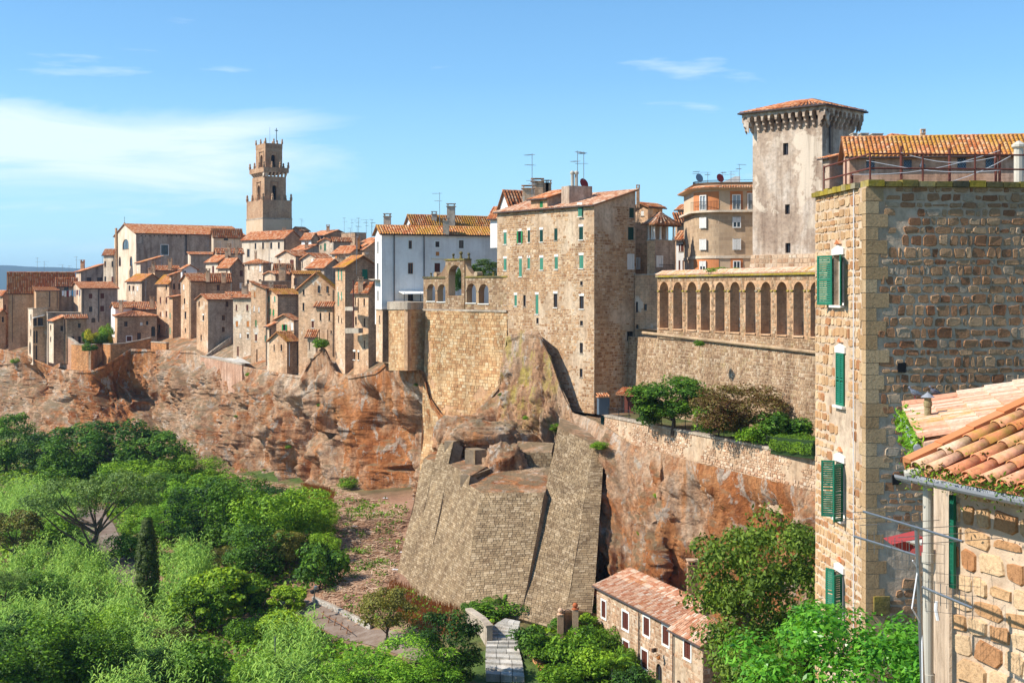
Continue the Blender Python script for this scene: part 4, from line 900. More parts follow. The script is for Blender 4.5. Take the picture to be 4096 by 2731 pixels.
# church with its nave, front and side wing
def church():
    h = H('church', 'tall church with blank arched front and long tiled nave', 'c1', 1195, 1422, 2560, 214, 790, 322, A=30, roof='gR', ya=118, mat='cream', mat_r='grey', cat='church', tile='tile_yellow', down=3, pitch=.45, tl=.6,
          wl=[(1240, 455, 1265, 555, 'a'), (1357, 452, 1383, 555, 'a'), (1281, 275, 1345, 380, 'a')], wr=[(1685, 335, 1757, 440, 'S')])
    p = h.C + h.l * h.LL / 2; q = Vector((p.x, p.y, h.za)) + h.nl * .1; m = MB()
    m.lathe(q - Z * .1, [(.3, 0), (.3, .3), (.15, .5), (.12, .6)], 8); m.build('finial', 'concrete', h.T)
    m = MB(); m.tube(q + Z * .4, q + Z * 1.9, .045); m.tube(q + Z * 1.55 - h.l * .28, q + Z * 1.55 + h.l * .28, .045); m.build('cross', 'iron', h.T)
    pipe(h.T, [h.at('l', 1228, 160, .35), h.at('l', 1232, 770, .35)], .35, 'tufo')
    for x, y0, y1 in ((1500 - 80, 320, 790),):
        a = h.at('r', x, y1, .5); b = h.at('r', x + 80, y1, .5); m = MB(); m.box(a - h.nr * .6, b - a, h.nr * .6, Z * (kz('c1', y0) - kz('c1', y1)) * a.y); m.build('buttress', 'grey', h.T)
    pipe(h.T, [h.at('r', 1945, 232, .2), h.at('r', 1945, 440, .2)], .2)
    for k in range(11):
        a = h.at('r', 1475 + k * 46, 242, .02); m = MB(); m.cbox(a, h.r * .12, h.nr * .1, Z * .12); m.build('beam_end', 'black', h.T)
    H('church_wing', 'low side wing of the church with sloping top and four windows', 'c1', 1082, 1192, 1210, 425, 790, 324, A=60, roof='shL', ya=390, mat='cream', cat='building', wl=[(1090, 505, 1110, 565, 'b'), (1165, 505, 1185, 565), (1090, 665, 1110, 720), (1165, 665, 1187, 735, 'r')])
    H('choir', 'pale end bay of the church with dark square opening', 'c2', 380, 402, 700, 235, 420, 326, A=30, roof='gR', ya=165, mat='cream', cat='building', pitch=.45, tl=.6, tile='tile_yellow', wr=[(510, 243, 556, 288)])
church()
# bell tower
def bell_tower():
    m = 'c7'; A = math.radians(33); r = Vector((math.cos(A), math.sin(A), 0)); l = Vector((-math.sin(A), math.cos(A), 0)); Y = 318.0
    C = Vector((kx(m, 473) * Y, Y, 0))
    so = lambda d, k: (k * C.y - C.x) / (d.x - k * d.y)
    LL, LR = so(l, kx(m, 266)), so(r, kx(m, 842)); cen = C + l * LL / 2 + r * LR / 2
    zz = lambda y: kz(m, y) * Y
    T = thing('bell_tower', 'square stepped bell tower with stone finials above the roofs', 'bell tower', Vector((cen.x, cen.y, zz(1420) - 6)))
    def stage(k, y0, y1, mat, name, ext=0.0, holes_l=(), holes_r=()):
        q = MB(); a = C + (cen - C) * (1 - k); L1, L2 = LL * k, LR * k; z0, z1 = zz(y0) - ext, zz(y1)
        def mk(d, L, wl):
            out = []
            for (x0, ya, x1, yb) in wl:
                t0 = (kx(m, x0) * a.y - a.x) / (d.x - kx(m, x0) * d.y); t1 = (kx(m, x1) * a.y - a.x) / (d.x - kx(m, x1) * d.y); t0, t1 = sorted((t0, t1))
                out.append((t0, zz(yb), t1, zz(ya), 1))
            return out
        for O, d, L, n, w in ((a, l, L1, -r, mk(l, L1, holes_l)), (a, r, L2, -l, mk(r, L2, holes_r)), (a + l * L1, r, L2, l, []), (a + r * L2, l, L1, r, [])):
            wall_face(q, O, d, L, z0, z1, w, n, .7)
        q.poly([Vector((p.x, p.y, z1)) for p in (a, a + r * L2, a + r * L2 + l * L1, a + l * L1)])
        q.build(name, mat, T)
        return a, L1, L2, z1
    def finials(a, L1, L2, z, hgt, n=3, w=.32):
        for i in range(n + 1):
            for j in range(n + 1):
                if 0 < i < n and 0 < j < n: continue
                p = a + l * (L1 * i / n) + r * (L2 * j / n); p = p + (cen - p) * .03; m_ = MB()
                m_.lathe(Vector((p.x, p.y, z - .02)), [(w, 0), (w, hgt * .45), (w * .55, hgt * .55), (w * .85, hgt * .72), (w * .6, hgt * .9), (w * .15, hgt)], 7); m_.build('finial', 'bell', T)
    stage(1.0, 1420, 1228, 'sand', 'base', 6.0)
    a, L1, L2, z = stage(.985, 1228, 992, 'bell', 'lower_stage'); finials(a, L1, L2, z, 1.7, 3, .34)
    mb = MB(); k = 1.012; a = C + (cen - C) * (1 - k); mb.box(Vector((a.x, a.y, zz(1236))), l * LL * k, r * LR * k, Z * .35); mb.build('string_course', 'concrete', T)
    for (ka, kb, y0, y1, hl, hr) in ((.735, .86, 992, 690, [(407, 795, 440, 980)], [(595, 800, 647, 988)]), (.575, .6, 575, 330, [(440, 408, 472, 566)], [(580, 410, 634, 576)])):
        stage(ka, y0, y1, 'bell', 'belfry', .0, hl, hr)
        core = MB(); kk = ka * .72; a = C + (cen - C) * (1 - kk); core.box(Vector((a.x, a.y, zz(y0))), l * LL * kk, r * LR * kk, Z * (zz(y1) - zz(y0) - .3)); core.build('belfry_dark_core', 'black', T)  # solid black core paints the shade inside the belfry arches
        a = C + (cen - C) * (1 - ka)
        for d, hs, n in ((l, hl, -r), (r, hr, -l)):
            for (x0, ya, x1, yb) in hs:
                t0 = (kx(m, x0) * a.y - a.x) / (d.x - kx(m, x0) * d.y); t1 = (kx(m, x1) * a.y - a.x) / (d.x - kx(m, x1) * d.y); t0, t1 = sorted((t0, t1)); w = MB()
                for s0, s1 in ((t0 - .5, t0 - .25), (t1 + .25, t1 + .5)): w.box(Vector((a.x, a.y, zz(yb) + .2)) + d * s0, d * (s1 - s0), n * .12, Z * (zz(ya) - zz(yb) + .5))
                w.box(Vector((a.x, a.y, zz(ya) + .72)) + d * (t0 - .6), d * (t1 - t0 + 1.2), n * .2, Z * .2); w.build('window_surround', 'bell', T)
        if ka < .7: bl = None
    # corbelled gallery
    a, L1, L2, z = stage(.86, 640, 578, 'bell', 'gallery'); finials(a, L1, L2, z, 1.5, 3, .30)
    mb = MB(); mb.poly([Vector((p.x, p.y, zz(640))) for p in (a, a + r * L2, a + r * L2 + l * L1, a + l * L1)]); mb.build('gallery_floor', 'bell', T)
    for O, d, L, n in ((a, l, L1, -r), (a, r, L2, -l)):
        for i in range(7):
            mb = MB(); p = O + d * (L * (i + .25) / 7); z1 = zz(640); w = .35; q = [(0, z1), (-1.15, z1 - 1.3), (-1.15, z1)]
            mb.prism([Vector((p.x, p.y, zq)) + n * (o_) for o_, zq in q], d * w); mb.build('corbel', 'cream', T)
    a, L1, L2, z = stage(.585, 330, 268, 'bell', 'parapet'); finials(a, L1, L2, z, 1.3, 2, .26)
    b = P(m, 603, 930, 330); mb = MB(); mb.lathe(b - Z * .6, [(.7, 0), (.55, .3), (.4, .9), (.2, 1.2), (.05, 1.3)], 10); mb.build('bell', 'iron', T)
    c = Vector((cen.x, cen.y, zz(268))); d = P(m, 645, 250, Y + 4); mb = MB(); mb.tube(d - Z * .5, d + Z * 3.0, .09); e = d + Z * 2.4
    mb.tube(e - r * .42, e + r * .42, .09); mb.build('cross', 'iron', T)
    d = P(m, 562, 260, Y + 4); mb = MB(); mb.tube(d - Z * .5, d + Z * 3.4, .04); mb.build('mast', 'metal', T)
bell_tower()
# ramp and garden walls along the rim, outdoor stairs, terrace
def rimwall(label, m, pts, Y0, Y1, mat, dn=8, cap='concrete', name='garden_wall', th=.5):
    T = None; n = len(pts); Ys = [Y0 + (Y1 - Y0) * i / (n - 1) for i in range(n)]; q = [P(m, x, y, Y) for (x, y), Y in zip(pts, Ys)]
    T = thing(name, label, 'wall', Vector((q[0] + q[-1]) / 2) - Z * dn)
    w = MB(); c = MB()
    for a, b in zip(q[:-1], q[1:]):
        d = (b - a); d.z = 0; d.normalize(); nn = Vector((d.y, -d.x, 0)); nn = nn if nn.y < 0 else -nn
        f = [a, b, b - Z * dn, a - Z * dn]; w.prism(f, -nn * th)
        c.prism([a + nn * .06 + Z * .003, b + nn * .06 + Z * .003, b + nn * .06 + Z * .18, a + nn * .06 + Z * .18], -nn * (th + .12))
    w.build('wall', mat, T); c.build('coping', cap, T); return T
rimwall('pink plastered ramp wall falling towards the garden', 'c1', [(612, 1232), (690, 1290), (800, 1370)], 268, 258, 'pinkish', 9)
rimwall('rough tufa garden wall under the ivy and yellow bush', 'c1', [(745, 1372), (800, 1378), (950, 1384)], 259, 252, 'brick', 5)
rimwall('shaded return of the garden wall below hedge', 'c1', [(950, 1384), (1066, 1372)], 252, 258, 'tufo', 5)
rimwall('orange brick bastion corner below the stone house', 'c1', [(1066, 1372), (1156, 1376)], 256, 250, 'brick', 6)
rimwall('brick parapet climbing past the stone house door', 'c1', [(1156, 1376), (1310, 1366), (1450, 1340), (1580, 1310)], 250, 254, 'brick', 4)
rimwall('slim brick pier standing on the pale rock', 'c1', [(1578, 1352), (1740, 1362)], 252, 247, 'brick', 8)
rimwall('low parapet round the small paved terrace', 'c2', [(265, 1500), (420, 1530), (560, 1562), (700, 1590)], 234, 216, 'pinkish', 5)
rimwall('pink plastered wall below the little cliff edge house', 'F', [(600, 850), (690, 868), (700, 870)], 210, 200, 'pinkish', 9)
m = MB(); m.poly([P('c2', 275, 1500, 234), P('c2', 560, 1558, 222), P('c2', 800, 1575, 214), P('c2', 700, 1520, 226), P('c2', 480, 1490, 240)]); tag(m.build('terrace', 'stone_path'), kind='structure')
def stairs():
    a = P('c2', 330, 1490, 238); b = P('c2', 590, 1296, 241); n = 18; T = thing('outdoor_stairs', 'straight flight of stone steps beside cube shaped house', 'stairs', a - Z * .3)
    d = (b - a) / n; h = Vector((d.x, d.y, 0)); w = Vector((-.35, .9, 0)) * 1.3
    for i in range(n):
        m = MB(); m.box(a + h * i + Z * (d.z * i - .5), h * .98, w, Z * (d.z + .5)); m.build('step', 'concrete', T)
    m = MB(); m.poly([a + w - Z * 1, b + w - Z * 6, b + w, a + w]); m.prism([a + Vector((0, 0, -1)), b + Vector((0, 0, -7)), b - Z * .6, a - Z * .6], w * .98); m.build('wall', 'tufo_dark', T)
stairs()
# roof aerials
W_ = [('ridge of the long tan house', 'c1', 390, 625, 296, 3.4), ('long tan house, shorter of a pair', 'c1', 463, 625, 297, 2.6), ('far end of the long tan roof', 'c1', 655, 640, 298, 2.2), ('grey annex roof beside the tan house', 'c1', 722, 650, 298, 2.2),
      ('chimneyed grey house with slanting roof', 'c1', 800, 590, 305, 3.0), ('low church side wing', 'c1', 1072, 520, 318, 2.4), ('house with round chimney pots', 'c1', 1555, 600, 300, 2.2), ('lean house against the church wall', 'c1', 1690, 560, 302, 3),
      ('tall pole behind the square stone house', 'c1', 1525, 960, 262, 6.5), ('pale house with slanted orange roof', 'c2', 345, 480, 285, 4), ('two chimneyed red roof below the nave', 'c2', 475, 440, 290, 3), ('pale end bay of the church', 'c2', 600, 400, 292, 2.5),
      ('pinkish gable behind the bell tower', 'c2', 1325, 150, 322, 2), ('near corner of the flat topped dark house', 'c2', 1770, 195, 304, 3.2), ('middle of the flat topped dark house', 'c2', 1850, 200, 304, 3), ('far corner of the flat topped dark house', 'c2', 1920, 235, 300, 3),
      ('skyline roof beside the mint green house', 'c2', 2000, 235, 300, 3), ('mint green house ridge', 'c2', 2055, 240, 298, 3), ('bright red roof with orange chimney', 'c2', 1905, 400, 258, 5), ('small tower house with pyramid roof', 'c2', 985, 520, 255, 4),
      ('dome chimneyed low house', 'c2', 1012, 640, 240, 3), ('dark fronted house on the slope', 'c2', 1835, 300, 285, 3), ('shaded flank of the green shuttered tower', 'c2', 1897, 600, 190, 5), ('roofs behind the white building gable', 'c3', 90, 575, 250, 2.4),
      ('roofs close behind the white building', 'c3', 170, 580, 250, 2.2), ('eaves touching the white building corner', 'c3', 230, 590, 250, 2.4)]
for lb, mm, x, y, Y, hh in W_:
    antenna(P(mm, x, y, Y), hh, 'thin aerial on ' + lb, 1.2)
# ---------------------------------------------------------------- white building and the loggia on its bastion
def quadwall(T, name, pts, mat, th=.5, bulge=0):
    m = MB(); a = [Vector(p) for p in pts]; n = (a[1] - a[0]).cross(a[2] - a[0]).normalized(); n = n if n.y < 0 else -n
    k = 18; g = [[(a[0].lerp(a[1], i / k)).lerp(a[3].lerp(a[2], i / k), j / k) for i in range(k + 1)] for j in range(k + 1)]
    if bulge: g = [[p + warp(p, bulge) - n * .03 for p in row] for row in g]
    for j in range(k):
        for i in range(k): m.quad(g[j][i], g[j][i + 1], g[j + 1][i + 1], g[j + 1][i])
    b = [p - n * th for p in a]; m.poly(b[::-1])
    for i in range(4): m.quad(a[i], a[(i + 1) % 4], b[(i + 1) % 4], b[i])
    return m.build(name, mat, T), n
h = H('white_building', 'large white rendered building with brown windows and lichened roof', 'c3', 262, 331, 1545, 604, 1400, 168, A=20, roof='gR', ya=528, mat='white', cat='building', tile='tile_lichen', pitch=.34, tl=.45, down=2, indiv=300,
      wl=[(285, 692, 298, 805), (282, 917, 298, 1085), (286, 1205, 298, 1300)],
      wr=[(612, 682, 648, 768, 'bS'), (893, 692, 935, 750, 'S'), (1138, 680, 1188, 762, 'S'), (1478, 680, 1528, 765, 'S'), (606, 914, 660, 1030, 'bS'), (883, 917, 942, 1068, 'rS'), (605, 1228, 662, 1318)],
      chim=[(390, 560, 4, .9, 1.6), (1005, 575, 3, .8, 1.2)], chmat='concrete', far=False)
for x in (460, 772): pipe(h.T, [h.at('r', x, 608, .1), h.at('r', x, 1080 if x > 600 else 1320, .1)], .07)
m = MB(); a = h.at('r', 503, 1215, .1); b = h.at('r', 765, 1212, .1); m.prism([a, b, b + h.nr * 2.6 - Z * .35, a + h.nr * 2.6 - Z * .35], Z * .08); m.build('awning', 'frame_white', h.T)
for x in (520, 690, 755): pipe(h.T, [h.at('r', x, 1225, 2.2), h.at('r', x, 1330, 2.2)], .05, 'iron') 
m = MB(); a = h.at('r', 850, 870, .01); b = h.at('r', 988, 872, .01); m.box(a, b - a, h.nr * .25, Z * .2); m.build('door_cornice', 'lintel', h.T)
m = MB(); m.cbox(h.at('r', 914, 820, .03), h.r * .22, h.nr * .03, Z * .26); m.build('plaque', 'orange', h.T)
m = MB(); a = h.at('l', 262, 1090, 0); b = h.at('l', 318, 1100, 0); m.box(a, b - a, h.nl * .9, Z * .12); m.build('balcony', 'concrete', h.T)
h2 = H('white_building', 'taller rear block of the white building with triple tiled roof', 'c3', 585, 655, 1560, 505, 640, 178, A=24, roof='gR', ya=418, mat='white', cat='building', tile='tile_lichen', pitch=.34, tl=.45, down=3,
       wl=[(618, 500, 640, 538, 'y')], chim=[(1057, 510, 2, 1.1, 2.4), (880, 500, 2, .7, 1.2)], chmat='concrete')
antenna(P('c3', 937, 500, 178), 4.2, 'tall aerial with red bracket on the white building roof', 1.3, None)
# bastion below the terrace of the white building
def bastion():
    T = thing('bastion', 'angular brick bastion with stone parapet under white building', 'bastion', P('c3', 600, 1700, 160) - Z * 6)
    for pts, m1 in (([(388, 1325, 166), (600, 1328, 160), (600, 1402, 160), (388, 1402, 166)], 'concrete'), ([(600, 1328, 160), (798, 1326, 164), (798, 1402, 164), (600, 1402, 160)], 'concrete')):
        quadwall(T, 'parapet', [P('c3', x, y, Y) for x, y, Y in pts], m1)
    for pts in ([(405, 1403, 166), (602, 1403, 160.2), (602, 2040, 160.2), (405, 2040, 166)], [(602, 1403, 160.2), (800, 1403, 164), (800, 2040, 164), (602, 2040, 160.2)]):
        q = [P('c3', x, y, Y) for x, y, Y in pts]; w, n = quadwall(T, 'wall', q, 'ochre')
        lay(stones((q[3], q[2], q[1], q[0]), .34, .62, .03, .03, seed=5), w, 'stone_curtain')
    m = MB(); m.poly([P('c3', 388, 1326, 166.5), P('c3', 600, 1332, 160.6), P('c3', 798, 1328, 164.6), P('c3', 780, 1300, 176), P('c3', 400, 1300, 174)]); m.build('terrace_floor', 'concrete', T)
bastion()
H('foundation_wall', 'brown stone foot of the white building beside balcony house', 'c3', 272, 340, 420, 1402, 1750, 167.6, A=28, roof='flat', mat='tufo', mat_r='tufo_dark', cat='wall', wl=[(303, 1465, 315, 1545)], down=2.5)

def arcwall(T, O, d, L, z0, z1, th, n, ops, mat, name='wall', topf=None):
    """wall with arched openings (s0, s1, sill z, spring z) standing on O, running along d"""
    m = MB(); pt = lambda s, z, o: Vector((O.x + d.x * s, O.y + d.y * s, z)) - n * o
    tp = topf or (lambda s: z1); cur = 0.0; k = 10
    for s0, s1, zs, zp in sorted(ops):
        for o in (0, th): m.quad(pt(cur, z0, o), pt(s0, z0, o), pt(s0, tp(s0), o), pt(cur, tp(cur), o)); m.quad(pt(s0, z0, o), pt(s1, z0, o), pt(s1, zs, o), pt(s0, zs, o))
        r = (s1 - s0) / 2; c = (s0 + s1) / 2; arc = [(c - r * math.cos(math.pi * i / k), zp + r * math.sin(math.pi * i / k)) for i in range(k + 1)]
        for (xa, za), (xb, zb) in zip(arc[:-1], arc[1:]):
            for o in (0, th): m.quad(pt(xa, za, o), pt(xb, zb, o), pt(xb, tp(xb), o), pt(xa, tp(xa), o))
            m.quad(pt(xa, za, 0), pt(xb, zb, 0), pt(xb, zb, th), pt(xa, za, th))
        m.quad(pt(s0, zs, 0), pt(s0, zp, 0), pt(s0, zp, th), pt(s0, zs, th)); m.quad(pt(s1, zs, 0), pt(s1, zp, 0), pt(s1, zp, th), pt(s1, zs, th)); m.quad(pt(s0, zs, 0), pt(s1, zs, 0), pt(s1, zs, th), pt(s0, zs, th))
        cur = s1
    for o in (0, th): m.quad(pt(cur, z0, o), pt(L, z0, o), pt(L, tp(L), o), pt(cur, tp(cur), o))
    m.quad(pt(0, tp(0), 0), pt(L, tp(L), 0), pt(L, tp(L), th), pt(0, tp(0), th)); m.quad(pt(L, z0, 0), pt(L, tp(L), 0), pt(L, tp(L), th), pt(L, z0, th)); m.quad(pt(0, z0, 0), pt(0, tp(0), 0), pt(0, tp(0), th), pt(0, z0, th))
    return m.build(name, mat, T)
def line_s(m, x, O, d):
    k = kx(m, x); return (k * O.y - O.x) / (d.x - k * d.y)
def arch_free(ops, O_z0, L, H):
    out = []
    for s0, s1, zs, zp in ops: out.append((s0 / L, (zs - O_z0) / H, s1 / L, (zp + (s1 - s0) / 2 - O_z0) / H))
    return out
def loggia():
    m = 'c3'; a = P(m, 768, 1075, 162); b = P(m, 1650, 1065, 151); O = Vector((a.x, a.y, 0)); d = Vector((b.x - a.x, b.y - a.y, 0)); L = d.length; d.normalize(); n = Vector((d.y, -d.x, 0)); n = n if n.y < 0 else -n
    T = thing('loggia', 'arched stone loggia wall with ball finials above the curtain wall', 'loggia', Vector((a.x, a.y, a.z - 6)))
    sx = lambda x: line_s(m, x, O, d); zz = lambda x, y: kz(m, y) * (O.y + d.y * sx(x))
    ops = []
    for x0, x1, yt, ys in ((805, 890, 1135, 1312), (915, 1005, 1137, 1318), (1218, 1318, 1130, 1330), (1345, 1450, 1135, 1338)):
        s0, s1 = sx(x0), sx(x1); ops.append((s0, s1, zz(x0, ys), zz(x0, yt) - (s1 - s0) / 2))
    s0, s1 = sx(1037), sx(1172); zt = zz(1100, 938); cen = (s0, s1, zz(1100, 1255), zt - (s1 - s0) / 2)
    z1 = zz(1200, 1072); zb = zz(1200, 1400); z2 = zz(1100, 890); sa, sb = sx(1005), sx(1205)
    # two side wings and the raised middle with its own big arch
    wl = arcwall(T, O, d, sa, zb, z1, .9, n, ops[:2], 'stone_arcade'); q = O + d * sb
    wr = arcwall(T, q, d, L - sb, zb, z1, .9, n, [(s0_ - sb, s1_ - sb, zs, zp) for s0_, s1_, zs, zp in ops[2:]], 'stone_arcade')
    qc = O + d * (sa + .004); wc = arcwall(T, qc + n * .12, d, sb - sa - .008, zb, z2, 1.1, n, [(s0 - sa, s1 - sa, cen[2], cen[3])], 'stone_arcade', 'centre_bay')
    for wob, Q, Ls, oo, zt_, off in ((wl, O, sa, ops[:2], z1, 0), (wr, q, L - sb, [(x0 - sb, x1 - sb, a_, b_) for x0, x1, a_, b_ in ops[2:]], z1, 0), (wc, qc + n * .12, sb - sa - .008, [(s0 - sa, s1 - sa, cen[2], cen[3])], z2, 0)):
        pa = [Vector((Q.x, Q.y, zb)), Vector((Q.x, Q.y, zb)) + d * Ls, Vector((Q.x, Q.y, zt_)) + d * Ls, Vector((Q.x, Q.y, zt_))]
        lay(stones(pa, .3, .5, .03, .025, arch_free(oo, zb, Ls, zt_ - zb), seed=9), wob, 'stone_arcade')
    for c0, Ls, z in ((O, sa, z1), (q, L - sb, z1), (qc + n * .12, sb - sa, z2)):
        mb = MB(); mb.box(Vector((c0.x, c0.y, z + .004)) + n * .12 - d * .08, d * (Ls + .16), -n * 1.2, Z * .2); mb.build('coping', 'moss_dark', T)
    for s0_, s1_, zs, zp in ops:
        mb = MB(); mb.box(Vector((O.x, O.y, zs - .13)) + d * (s0_ - .1) + n * .1, d * (s1_ - s0_ + .2), -n * .5, Z * .126); mb.build('sill', 'lintel', T)
        mb = MB()
        for s in (s0_ - .18, s1_): mb.box(Vector((O.x, O.y, zp - .06)) + d * s + n * .07, d * .18, -n * .3, Z * .12)
        mb.build('impost', 'concrete', T)
    mb = MB(); mb.box(Vector((O.x, O.y, zb - .25)) + n * .25, d * L, -n * 1.0, Z * .246); mb.build('string_course', 'concrete', T)
    # volutes either side of the middle bay
    for sg, s in ((-1, sa), (1, sb)):
        pts = []; hgt = z2 - z1
        for i in range(9):
            t = i / 8; pts.append((s + sg * (2.1 * t ** 1.0), z1 + .2 + (hgt - .5) * (1 - t) ** 2.2))
        mb = MB(); P3 = [Vector((O.x, O.y, z)) + d * x for x, z in pts] + [Vector((O.x, O.y, z1 + .2)) + d * s]
        mb.prism(P3, -n * .7); e = Vector((O.x, O.y, z1 + .45)) + d * (s + sg * 1.95); mb.tube(e + n * .1, e - n * .8, .32, n=10); mb.build('volute', 'stone_arcade', T)
    def ball(x, y0, y1):
        p = Vector((O.x, O.y, 0)) + d * sx(x) - n * .4; zb_, zt_ = (z2 if y0 < 1000 else z1) + .2, zz(x, y1); r = (zt_ - zb_) * .24; mb = MB()
        prof = [(r * 1.0, 0), (r * .55, (zt_ - zb_) * .5)] + [(r * math.sin(math.pi * i / 7) + .02, zt_ - r - zb_ - r * math.cos(math.pi * i / 7)) for i in range(1, 8)]
        mb.lathe(Vector((p.x, p.y, zb_)), prof, 10); mb.build('ball_finial', 'moss_dark', T)
    for x, y0, y1 in ((1055, 880, 815), (1135, 880, 793), (1217, 880, 808), (822, 1070, 1018), (1473, 1065, 1012)): ball(x, y0, y1)
    # curtain wall below
    C2 = thing('curtain_wall', 'high orange brick curtain wall bleached in the sun below loggia', 'wall', Vector((O.x, O.y, zb - 20)) + d * L / 2)
    q = [O + d * .6 + Z * (zb - .25), O + d * L + Z * (zb - .25), O + d * (L + .3) + n * .9 + Z * (zb - 22), O + d * .3 + n * .9 + Z * (zb - 22)]
    w, nn = quadwall(C2, 'wall', q, 'ochre', .8, .5)
    lay(stones((q[3], q[2], q[1], q[0]), .33, .6, .016, .018, seed=12, bulge=.5, skip=.5), w, 'stone_curtain')
    mb = MB(); mb.poly([O - n * .4 + Z * zb, O + d * L - n * .4 + Z * zb, O + d * L - n * 14 + Z * zb, O - n * 14 + Z * zb]); tag(mb.build('terrace', 'stone_path'), kind='structure')
loggia()

# ---------------------------------------------------------------- the tall house on the rock
W4 = [(300, 728, 330, 850, 'pL'), (455, 714, 484, 840, 'OL'), (552, 706, 575, 830, 'kL'), (677, 700, 710, 825, 'kL'), (828, 686, 862, 812, 'k'), (1088, 668, 1130, 803, 'kL'),
      (300, 1002, 330, 1122, 'pL'), (460, 1002, 490, 1188, 'pL'), (548, 994, 575, 1108, 'pL'), (678, 992, 712, 1118, 'pL'), (833, 982, 866, 1110, 'pL'), (1090, 967, 1133, 1103, 'pL'),
      (303, 1367, 330, 1485), (412, 1382, 438, 1495, 'pL'), (505, 1382, 530, 1500), (633, 1377, 663, 1580, 'pL'), (822, 1367, 860, 1510, 'L'), (1092, 1392, 1137, 1525, 'L'), (1098, 1239, 1126, 1280),
      (1097, 1650, 1128, 1700), (1094, 1880, 1128, 1990), (1094, 2150, 1124, 2240), (640, 1620, 665, 1680)]
h = H('tall_house', 'tall sunlit stone tower house with green shutters and shaded flank', 'c4', 232, 1246, 1678, 440, 2330, 139, A=38, roof='shL', ya=290, mat='mortar_warm', cat='building', tile='tile_pale', pitch=.34, tl=.45, down=3,
      wl=W4 + [(1088, 442, 1130, 560, 'pL')], wr=[(1613, 470, 1662, 575, 'k'), (1600, 672, 1660, 805, 'k'), (1603, 968, 1652, 1100, 'wS'), (1590, 1760, 1655, 1860)], stone=('stone_tower', .27, .40, .05, .022), far=False)
TH = h
fy = lambda x: TH.at('l', x, 0).y - .03
H('attic_block', 'attic block with single green shutter on the tower house roof', 'c4', 585, 757, 1000, 368, 520, fy(757), A=38, roof='shL', ya=285, mat='tufo', mat_r='castle', tile='tile_red', cat='building', wl=[(677, 402, 710, 520, 'G')], pitch=.3, down=0, far=False)
m = MB(); a = P('c4', 985, 390, 143.5); m.box(a - Z * .6, (2.6, 1.0, 0), (-.8, 1.6, 0), Z * 2.2); st_ = m.build('stair_head', 'castle'); tag(st_, 'grey stained stair head block on tower house roof', 'building')
for x in (1018, 1060):
    m = MB(); p = P('c4', x, 262, 144.5); m.lathe(p, [(.18, -.4), (.18, 1.5), (.26, 1.55), (.26, 1.75), (.1, 1.9)], 8); tag(m.build('flue', 'pipe_pale'), 'tall round metal flue on the stained stair head', 'flue', 'flues on the stair head')
h = H('cream_gable', 'bright cream gable building with orange roof behind tower house', 'c4', 262, 365, 900, 440, 620, 163, A=26, roof='gR', ya=294, mat='white', cat='building', tile='tile_red', pitch=.4, down=3, wr=[(385, 408, 412, 442)], chim=[(652, 300, 1, 1.4, 1.2), (556, 400, -2, 1.4, 1.5), (740, 300, 1, .7, 1), (768, 300, 1, .7, 1)])
H('cream_gable', 'lower cream lean-to beside bright cream gable building', 'c4', 160, 262, 300, 550, 640, 166, A=40, roof='shL', ya=478, mat='white', cat='building', down=3)
antenna(P('c4', 597, 340, 152), 4.9, 'very tall thin aerial mast on the cream gable roof', 1.4, None)
antenna(P('c4', 618, 340, 152), 1.8, 'short forked aerial beside the very tall mast', 1.2, None)
antenna(P('c4', 1072, 265, 146), 4.2, 'tall aerial mast rising behind the two flues', 1.4, None)
antenna(P('c4', 1137, 330, 146), 4.8, 'tallest aerial mast beside the red satellite dish', 1.4, None)
m = MB(); p = P('c4', 1126, 215, 146); m.lathe(p - Z * .1, [(.05, 0), (.45, .1), (.62, .25)], 12); dd = m.build('satellite_dish', 'red_fabric'); tag(dd, 'red satellite dish on the tower house stair head', 'satellite dish'); dd.rotation_euler = (1.2, .3, .6)
